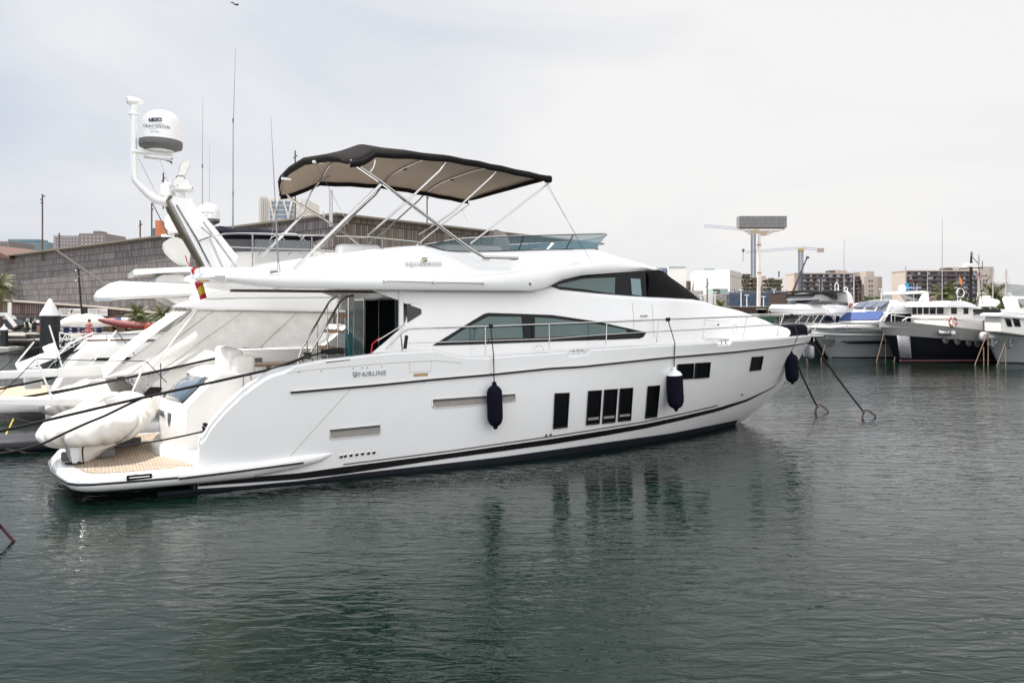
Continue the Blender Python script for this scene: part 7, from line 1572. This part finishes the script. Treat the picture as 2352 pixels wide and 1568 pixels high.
w3_ = thing("annex_building", "low pale grey annex below the white buildings", "building", xz(150, 700, 235)); zbox(70, 610, 192, 718, 236, 10).build("wall", M("pale_grey_wall", (.38, .36, .35), .8), w3_, smooth=False)
# terraced flats
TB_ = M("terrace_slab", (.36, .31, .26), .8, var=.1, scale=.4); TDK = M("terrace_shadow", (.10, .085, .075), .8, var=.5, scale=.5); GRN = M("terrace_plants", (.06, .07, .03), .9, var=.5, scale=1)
def terraces(x0, x1, y0, y1, n, Y, lab, step=6, right=True):
    root = thing("terraced_flats", lab, "apartment building", xz((x0 + x1) / 2, y1, Y), "terraced flats"); rnd = random.Random(int(x0))
    for i in range(n):
        ya = y0 + (y1 - y0) * i / n; yb = y0 + (y1 - y0) * (i + 1) / n; ex = (x1 - step * (i if i % 2 else i - 1.5) * .5) if right else x1
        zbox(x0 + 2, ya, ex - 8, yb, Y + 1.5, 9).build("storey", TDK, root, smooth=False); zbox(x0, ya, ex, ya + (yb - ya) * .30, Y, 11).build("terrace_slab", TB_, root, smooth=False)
        for k in range(3): xx = rnd.uniform(x0, ex - 14); zbox(xx, ya + (yb - ya) * .3, xx + 5, yb, Y + .9, 1).build("pier", TB_, root, smooth=False)
    mb = MB()
    for k in range(26):
        i = rnd.randrange(n); p = xz(rnd.uniform(x0 + 4, x1 - 6), y0 + (y1 - y0) * i / n - 1, Y - .3); lumpy(mb, p, (rnd.uniform(.8, 2.0), .6, rnd.uniform(.25, .6)), k, n=5, amp=.3)
    mb.build("planters", GRN, root)
    return root
terraces(449, 515, 503, 640, 5, 300, "left stepped apartment block with planted terraces behind the blue crane mast", right=False); terraces(605, 726, 530, 640, 4, 300, "right stepped apartment block with planted terraces, right of the white billboard pole"); zbox(515, 530, 560, 640, 306, 8).build("link_block", TDK, terraces(516, 548, 528, 640, 4, 304, "narrow terraced link building behind the crane mast", right=False), smooth=False)
o = single(zbox(585, 512, 612, 640, 303, 8), "stair_tower", M("tan_tower", (.40, .33, .27), .8), xz(600, 640, 303), "tan stair tower beside the white billboard pole", "tower", smooth=False)
fl_ = thing("scaffold_tower", "open steel scaffold frames between the two white buildings", "scaffold", xz(105, 620, 290)); mb = MB()
for x in (79, 90, 101, 112, 123, 133): mb.box((xz(x, 0, 290).x, 290, (xz(0, 545, 290).z + .8) / 2), (.35, .35, xz(0, 545, 290).z - .8))
for y in range(552, 612, 12): mb.box((xz(106, 0, 290).x, 290, xz(0, y, 290).z), (xz(133, 0, 290).x - xz(79, 0, 290).x, 2.5, .5))
mb.build("frame", TDK, fl_, smooth=False)
# construction site with blue netting
cs = thing("construction_site", "long low concrete frame under construction wrapped in blue netting", "construction site", xz(560, 715, 210)); NET = M("blue_netting", (.03, .08, .15), .8, var=.6, scale=.35)
for y in (632, 672): zbox(358, y, 765, y + 6, 212, 14).build("floor_slab", M("raw_concrete", (.20, .17, .15), .8, var=.2, scale=.5), cs, smooth=False)
rnd = random.Random(5); mb = MB(); m2 = MB(); m3 = MB()
for i in range(64):
    x = 362 + i * 6.3; a = xz(x, 716, 211.5); b_ = xz(x, 612 + rnd.uniform(-8, 12), 211.5); mb.tube([a, b_], .10, 4)
    if i % 3 == 0: m3.box((a.x, 213, (a.z + xz(0, 632, 212).z) / 2), (.5, .5, xz(0, 632, 212).z - a.z))
for y in (622, 650, 690): mb.tube([xz(360, y, 211.4), xz(762, y + 2, 211.4)], .07, 4)
for i in range(26):
    x = 360 + i * 15.5; y = rnd.choice((640, 655, 680, 684)); w = rnd.uniform(8, 16); a, b_ = xz(x, y + rnd.uniform(14, 30), 211.2), xz(x + w, y, 211.2); m2.add([(a.x, a.y + .3 * (k % 2), a.z if k in (0, 1) else b_.z) if k in (0, 3) else (b_.x, a.y, a.z if k == 1 else b_.z) for k in range(4)], [(0, 1, 2, 3)])
mb.build("scaffolding", M("blue_grey_scaffold", (.10, .13, .18), .6), cs); m2.build("netting", NET, cs, smooth=False, solid=.05); m3.build("column", M("raw_concrete", (.20, .17, .15)), cs, smooth=False)
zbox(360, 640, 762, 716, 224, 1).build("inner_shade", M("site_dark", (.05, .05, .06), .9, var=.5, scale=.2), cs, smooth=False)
# balcony blocks
def balcony_block(x0, x1, y0, y1, xe0, xe1, n, Y, lab, wing=None):
    root = thing("balcony_block", lab, "apartment building", xz((x0 + x1) / 2, 700, Y), "brown balcony blocks"); DKW = M("dark_facade", (.055, .04, .042), .7, var=.2, scale=.1); PAR = M("brown_parapet", (.085, .062, .056), .7, var=.15, scale=.3); BEI = M("beige_end_wall", (.40, .345, .30), .8, var=.04, scale=.05); GW = M("pale_balcony_glass", (.33, .38, .42), .3)
    zb = y1; zbox(x0, y0, x1, zb, Y, 14).build("wall", DKW, root, smooth=False); zbox(xe0, y0 - 2, x1 + 4, y0 + 6, Y - 1, 16).build("roof", BEI, root, smooth=False)
    zbox(xe0, y0 + 2, x0, zb, Y - .5, 15).build("end_wall", BEI, root, smooth=False)
    rnd = random.Random(int(x0)); h_ = (y1 - y0 - 8) / n; W = x1 - x0
    for i in range(n):
        ya = y0 + 10 + h_ * i; zbox(x0 + 1, ya + h_ * .55, x1 - 1, ya + h_ * .92, Y - 1.6, 1.4).build("balcony", PAR, root, smooth=False)
        for k in range(8):
            xx = x0 + W * (k + .25 + rnd.uniform(-.12, .12)) / 8; ww = W / 8 * rnd.choice((.28, .45, .55)); zbox(xx, ya + h_ * .08, xx + ww, ya + h_ * .62, Y - .3, .5).build("window", GW if rnd.random() < .62 else HZD, root, smooth=False)
    for (a, b_, c, d) in ((x0 + W * .53, y0 - 18, x0 + W * .63, y0), (x0 + W * .64, y0 - 22, x0 + W * .72, y0), (x0 + W * .73, y0 - 18, x0 + W * .86, y0)): zbox(a, b_, c, d, Y + 4, 6).build("roof_plant", BEI if a > x0 + W * .6 else PAR, root, smooth=False)
    if wing:
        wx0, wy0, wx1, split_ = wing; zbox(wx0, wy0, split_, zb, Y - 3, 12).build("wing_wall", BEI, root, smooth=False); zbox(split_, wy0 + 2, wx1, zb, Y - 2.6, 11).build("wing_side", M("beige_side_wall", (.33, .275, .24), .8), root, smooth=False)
        for yy in (545, 580, 612, 640):
            for xx in (1308, 1325):
                if wx0 < 1400: zbox(xx, yy - 8, xx + 8, yy + 6, Y - 3.3, .5).build("window", HZD, root, smooth=False)
                else: zbox(xx + 770, yy - 45, xx + 778, yy - 30, Y - 3.3, .5).build("window", HZD, root, smooth=False)
    return root
b1 = balcony_block(848, 1212, 492, 700, 804, 848, 7, 450, "left brown balcony block with a beige wing on its right side", (1275, 514, 1396, 1366))
zbox(1212, 515, 1275, 700, 452, 12).build("recess_wall", M("dark_facade", (.055, .04, .042)), b1, smooth=False); zbox(1285, 480, 1342, 516, 455, 8).build("roof_plant", M("beige_end_wall", (.5, .39, .33)), b1, smooth=False); zbox(1210, 484, 1246, 516, 455, 8).build("roof_plant", M("beige_end_wall", (.5, .39, .33)), b1, smooth=False)
for i in range(6): zbox(1213, 535 + i * 27, 1274, 546 + i * 27, 450.4, 1.4).build("balcony", M("brown_parapet", (.085, .062, .056)), b1, smooth=False)
balcony_block(1563, 2050, 474, 700, 1549, 1563, 7, 430, "right brown balcony block behind the trawler's mast with beige right gable", (2050, 448, 2148, 2122))
# billboard
bb = thing("billboard", "large grey slatted billboard on a tall white pole with rust ring", "billboard", xz(567, 718, 200)); Yb = 200
MB().box((xz(583, 0, Yb).x, Yb, xz(0, 150, Yb).z), (xz(742, 0, Yb).x - xz(424, 0, Yb).x, 2.6, xz(0, 112, Yb).z - xz(0, 188, Yb).z)).build("panel", wall_mat("slatted_grey_panel", 0, (.17, .17, .17, 1), (.21, .21, .21, 1), .5, .9, (.12, .12, .12, 1)), bb, smooth=False)
MB().tube([xz(563, 718, Yb), xz(566, 500, Yb), xz(568, 230, Yb)], [.46, .44, .33], 16).build("pole", M("white_pole", (.62, .56, .53), .6, var=.12, scale=.3), bb)
for y in (302, 490): MB().tube([xz(567, y, Yb) - Vector((0, 0, .15)), xz(567, y, Yb) + Vector((0, 0, .15))], .55, 16).build("flange_ring", M("rust_ring", (.35, .18, .12), .7), bb)
TANW = M("tan_gantry", (.50, .42, .36), .7)
for (x0, y0, x1, y1, r_) in ((432, 193, 742, 193, .35), (470, 212, 700, 210, .4), (490, 225, 650, 222, .45), (440, 194, 500, 226, .2), (742, 194, 640, 224, .2), (520, 205, 640, 235, .25), (630, 205, 500, 232, .25)): MB().tube([xz(x0, y0, Yb), xz(x1, y1, Yb)], r_ * .38, 5).build("gantry_beam", TANW, bb)
for i in range(10): MB().tube([xz(440 + i * 32, 188, Yb), xz(440 + i * 32, 200, Yb)], .07, 4).build("hanger", TANW, bb)
# tower cranes
def lattice(mb, a, b_, w, n, r_):
    a, b_ = Vector(a), Vector(b_); d = (b_ - a).normalized(); up = Vector((0, 0, 1)) if abs(d.z) < .9 else Vector((1, 0, 0)); s1 = d.cross(up).normalized() * w / 2; s2 = s1.cross(d).normalized() * w / 2
    cs_ = [s1 + s2, s1 - s2, -s1 - s2, -s1 + s2]
    for c in cs_: mb.tube([a + c, b_ + c], r_, 4)
    for i in range(n):
        p, q_ = a.lerp(b_, i / n), a.lerp(b_, (i + 1) / n)
        for k in range(4): mb.tube([p + cs_[k], q_ + cs_[(k + 1) % 4]], r_ * .7, 3); mb.tube([q_ + cs_[k], q_ + cs_[(k + 1) % 4]], r_ * .6, 3)
CB = M("crane_blue", (.06, .085, .14), .5); CW = M("crane_pale", (.42, .45, .52), .5); CY = M("crane_yellow", (.38, .30, .12), .5)
def crane(lab, base, top, Y, jib, cjib, w=1.9):
    root = thing("tower_crane", lab, "crane", xz(*base, Y), "tower cranes"); mb = MB(); lattice(mb, xz(*base, Y), xz(*top, Y), w, int(abs(base[1] - top[1]) / 14), .13); mb.build("mast", CB, root)
    mb = MB(); lattice(mb, xz(top[0], top[1], Y) + Vector((0, 0, 1)), xz(*jib, Y), 1.3, 22, .09); mb.build("jib", CW, root)
    mb = MB(); lattice(mb, xz(top[0], top[1], Y) + Vector((0, 0, 1)), xz(*cjib, Y), 1.2, 8, .1); mb.build("counter_jib", CW, root); MB().box(xz(cjib[0] - 4, cjib[1] + 4, Y), (3.2, 1.6, 2.2)).build("counterweight", M("crane_ballast", (.36, .28, .24), .8), root, smooth=False)
    MB().rbox(xz(top[0], top[1], Y), (3.0, 2.4, 1.8), .3).build("slewing_cab", CY, root); p = xz(top[0], top[1] - 12, Y); MB().tube([xz(top[0], top[1], Y), p], .3, 4).build("cat_head", CY, root)
    for q_ in (jib, cjib): MB().tube([p, xz(top[0], top[1], Y).lerp(xz(*q_, Y), .6) + Vector((0, 0, 1))], .06, 3).build("tie_bar", CW, root)
crane("blue tower crane with its jib reaching left behind the grey billboard", (528, 716), (528, 214), 430, (196, 172), (600, 222)); crane("blue tower crane with yellow cab right of the billboard pole", (848, 640), (848, 334), 440, (476, 352), (985, 334))
hk = MB(); a = xz(460, 326, 260); hk.tube([a, xz(458, 415, 260)], .08, 4); hk.lathe([(.1, 0), (.5, .4), (.4, 1), (.05, 1.2)], a, (0, 0, -1), 8); single(hk, "crane_hook_block", M("hook_dark", (.1, .1, .12), .6), a, "crane hook block on its thin cable left of the white pole", "hook")
mb = MB(); mb.tube([xz(790, 628, 140), xz(850, 480, 140)], .20, 6); mb.tube([xz(850, 480, 140), xz(890, 388, 140)], .13, 6); mb.rbox(xz(893, 387, 140), (.5, .4, .4), .1); single(mb, "mobile_crane_boom", M("boom_dark", (.07, .045, .05), .6), xz(790, 628, 140), "dark leaning telescopic crane boom in front of the yellow-cabbed crane", "crane")
# lamp posts on the right quay
for (x, y0, y1, Y, lab, hd) in ((217, 527, 700, 140, "floodlight mast in front of the white cube building", ((5, 12), (-4, 18))), (700, 480, 520, 300, "small mast on the terraced flats' roof", ((2, 2),)), (1237, 580, 712, 130, "floodlight mast before the left balcony block", ((4, 14), (-5, 6)))): 
    uu, va = ZR([(x, y0)])[0]; vb = ZR([(x, y1)])[0][1]; lamp(uu, vb, va, Y, lab, hd, r_=.12)
for (x, y0, lab) in ((445, 605, "white street lamp left of the first crane mast"), (484, 640, "short white street lamp next to the crane mast"), (597, 650, "short white street lamp right of the billboard pole"), (667, 602, "tall white street lamp by the low palm"), (270, 620, "white street lamp before the finned wing"), (1390, 600, "white street lamp beside the beige wing"), (1905, 592, "white T-shaped street lamp behind the trawler"), (174, 640, "faint white street lamp below the pale annex")):
    b_ = xz(x, 716, 120); b_.z = .8; t_ = xz(x, y0, 120); root = thing("street_lamp", lab, "street lamp", b_, "white street lamps on the right quay"); MB().tube([b_, t_], [.09, .06], 7).build("post", WHT, root); MB().box(t_, (.6, .25, .10)).build("lamp_head", WHT, root, smooth=False)
# trees and palms
LEAF = M("broadleaf_green", (.055, .085, .03), .7, var=.6, scale=.8)
def tree(x, y, w, h_, Y, lab, seed, mat=LEAF):
    rnd = random.Random(seed); c = xz(x, y, Y); k = Y / F * .3409; W, H_ = w * k, h_ * k; root = thing("tree", lab, "tree", (c.x, c.y, .8), "green trees on the right quay")
    MB().tube([(c.x, c.y, .8), (c.x + .1, c.y, c.z - H_ * .2), (c.x, c.y, c.z)], [.22, .18, .08], 7).build("trunk", M("bark", (.08, .06, .045), .9), root)
    mb = MB(); cl = [(rnd.uniform(-.42, .42) * W, rnd.uniform(-.3, .3) * W, rnd.uniform(-.36, .32) * H_, rnd.uniform(.14, .26)) for _ in range(16)]
    for i in range(1500):
        a, b_, z_, s_ = rnd.choice(cl); d = Vector((rnd.gauss(0, 1), rnd.gauss(0, 1), rnd.gauss(0, 1))).normalized() * rnd.random() ** .4; p = Vector((c.x + a + d.x * s_ * W, c.y + b_ + d.y * s_ * W, c.z + z_ + d.z * s_ * H_)); e = rnd.uniform(.10, .24); u1 = Vector((rnd.uniform(-1, 1), rnd.uniform(-1, 1), rnd.uniform(-1, 1))).normalized() * e; u2 = u1.orthogonal().normalized() * e * .6
        mb.add([p - u1, p + u2, p + u1, p - u2], [(0, 1, 2, 3)])
    mb.build("crown", mat, root, smooth=False)
tree(1345, 672, 130, 52, 150, "round green tree at the foot of the beige wing", 1); tree(1960, 690, 110, 70, 110, "leafy green tree behind the trawler's wheelhouse", 2); tree(2070, 700, 90, 60, 112, "green tree between mast and right palm", 3); tree(2265, 715, 120, 50, 130, "low green tree near the right edge", 4); tree(1300, 685, 60, 30, 140, "small bush left of the round tree", 6); tree(2190, 708, 80, 50, 120, "green tree under the short far-right mast", 7)
def rpalm(x, y0, y1, Y, lab, cr_, seed): uu, va = ZR([(x, y0)])[0]; vb = ZR([(x, y1)])[0][1]; palm(uu, vb, va, Y, lab, cr_, seed, 44, .28)
rpalm(1832, 594, 712, 110, "tall shaggy palm behind the trawler's wheelhouse roof", 2.7, 21); rpalm(2155, 602, 712, 112, "palm between the leaning mast and the aluminium mast", 2.9, 22); rpalm(690, 692, 745, 115, "low palm before the construction site, beside the tall street lamp", 2.1, 23); rpalm(308, 700, 740, 110, "small palm top peeking over the rusty kiosk", 1.5, 24)
# hill
def _hill(nt, N, L, b):
    tc = N.new("ShaderNodeTexCoord"); n = N.new("ShaderNodeTexNoise"); n.inputs["Scale"].default_value = .012; n.inputs["Detail"].default_value = 10; n.inputs["Roughness"].default_value = .75; L.new(tc.outputs["Object"], n.inputs[0])
    cr = N.new("ShaderNodeValToRGB"); e = cr.color_ramp.elements; e[0].position = .35; e[0].color = (.07, .085, .09, 1); e[1].position = .68; e[1].color = (.14, .145, .15, 1); L.new(n.outputs["Fac"], cr.inputs[0]); L.new(cr.outputs[0], b.inputs["Base Color"])
HIL = pattern_mat("distant_hillside", _hill, .95)
rnd = random.Random(12); rows = []
xs = [1300, 1390, 1440, 1500, 1560, 1700, 1900, 2100, 2150, 2210, 2280, 2352, 2450, 2600]; ys = [668, 646, 640, 644, 650, 640, 620, 585, 563, 568, 575, 582, 590, 600]; hy = interp(list(zip(xs, ys)))
for j in range(7):
    row = []
    for i in range(66):
        x = 1300 + i * 20; top = xz(x, hy(x) + rnd.uniform(-2.5, 2.5) * (j > 0), 2600).z; f = math.sin(math.pi / 2 * j / 6); row.append((xz(x, 0, 2600).x + rnd.uniform(-8, 8), 2200 + j * 70, .5 + (top - .5) * f * (1 + rnd.uniform(-.04, .04) * (j < 6))))
    rows.append(row)
struct(MB().grid(rows).build("hills", HIL, None, ang=70))
# low distant sheds at the right
block("low_shed", (ZR([(2150, 622)])[0], ZR([(2270, 735)])[0]), 320, 12, HZW, "low white waterfront shed at the far right below the hill", rows=1, cols=6, wmat=HZD, wh=.2)
# quay parapet and parked clutter beyond the right boats
for (x, w, c, lab) in ((1880, 3, (.5, .48, .45), "pale low hut on the quay behind the trawler"), (1120, 2.5, (.05, .10, .07), "dark green container behind the white flybridge yacht")):
    b_ = xz(x, 740, 84); b_.z = .8; mb = MB(); mb.rbox(b_ + Vector((0, 0, 1.0)), (w * 1.6, 2.4, 2.0), .05); mb.box(b_ + Vector((0, 0, 2.05)), (w * 1.7, 2.6, .1)); single(mb, "quay_hut", M("hut%d" % x, c, .7, var=.1), b_, lab, "hut", smooth=False)
b_ = xz(650, 770, 83); b_.z = .8; mb = MB(); mb.box(b_ + Vector((0, 0, .9)), (3.6, .2, 1.8)); mb.tube([b_ + Vector((-1.6, 0, 0)), b_ + Vector((-1.6, 0, 2))], .06, 5); single(mb, "site_fence_panel", M("green_mesh_panel", (.02, .06, .035), .8), b_, "dark green fence panel between the near bow rail and the white yacht", "fence", smooth=False)
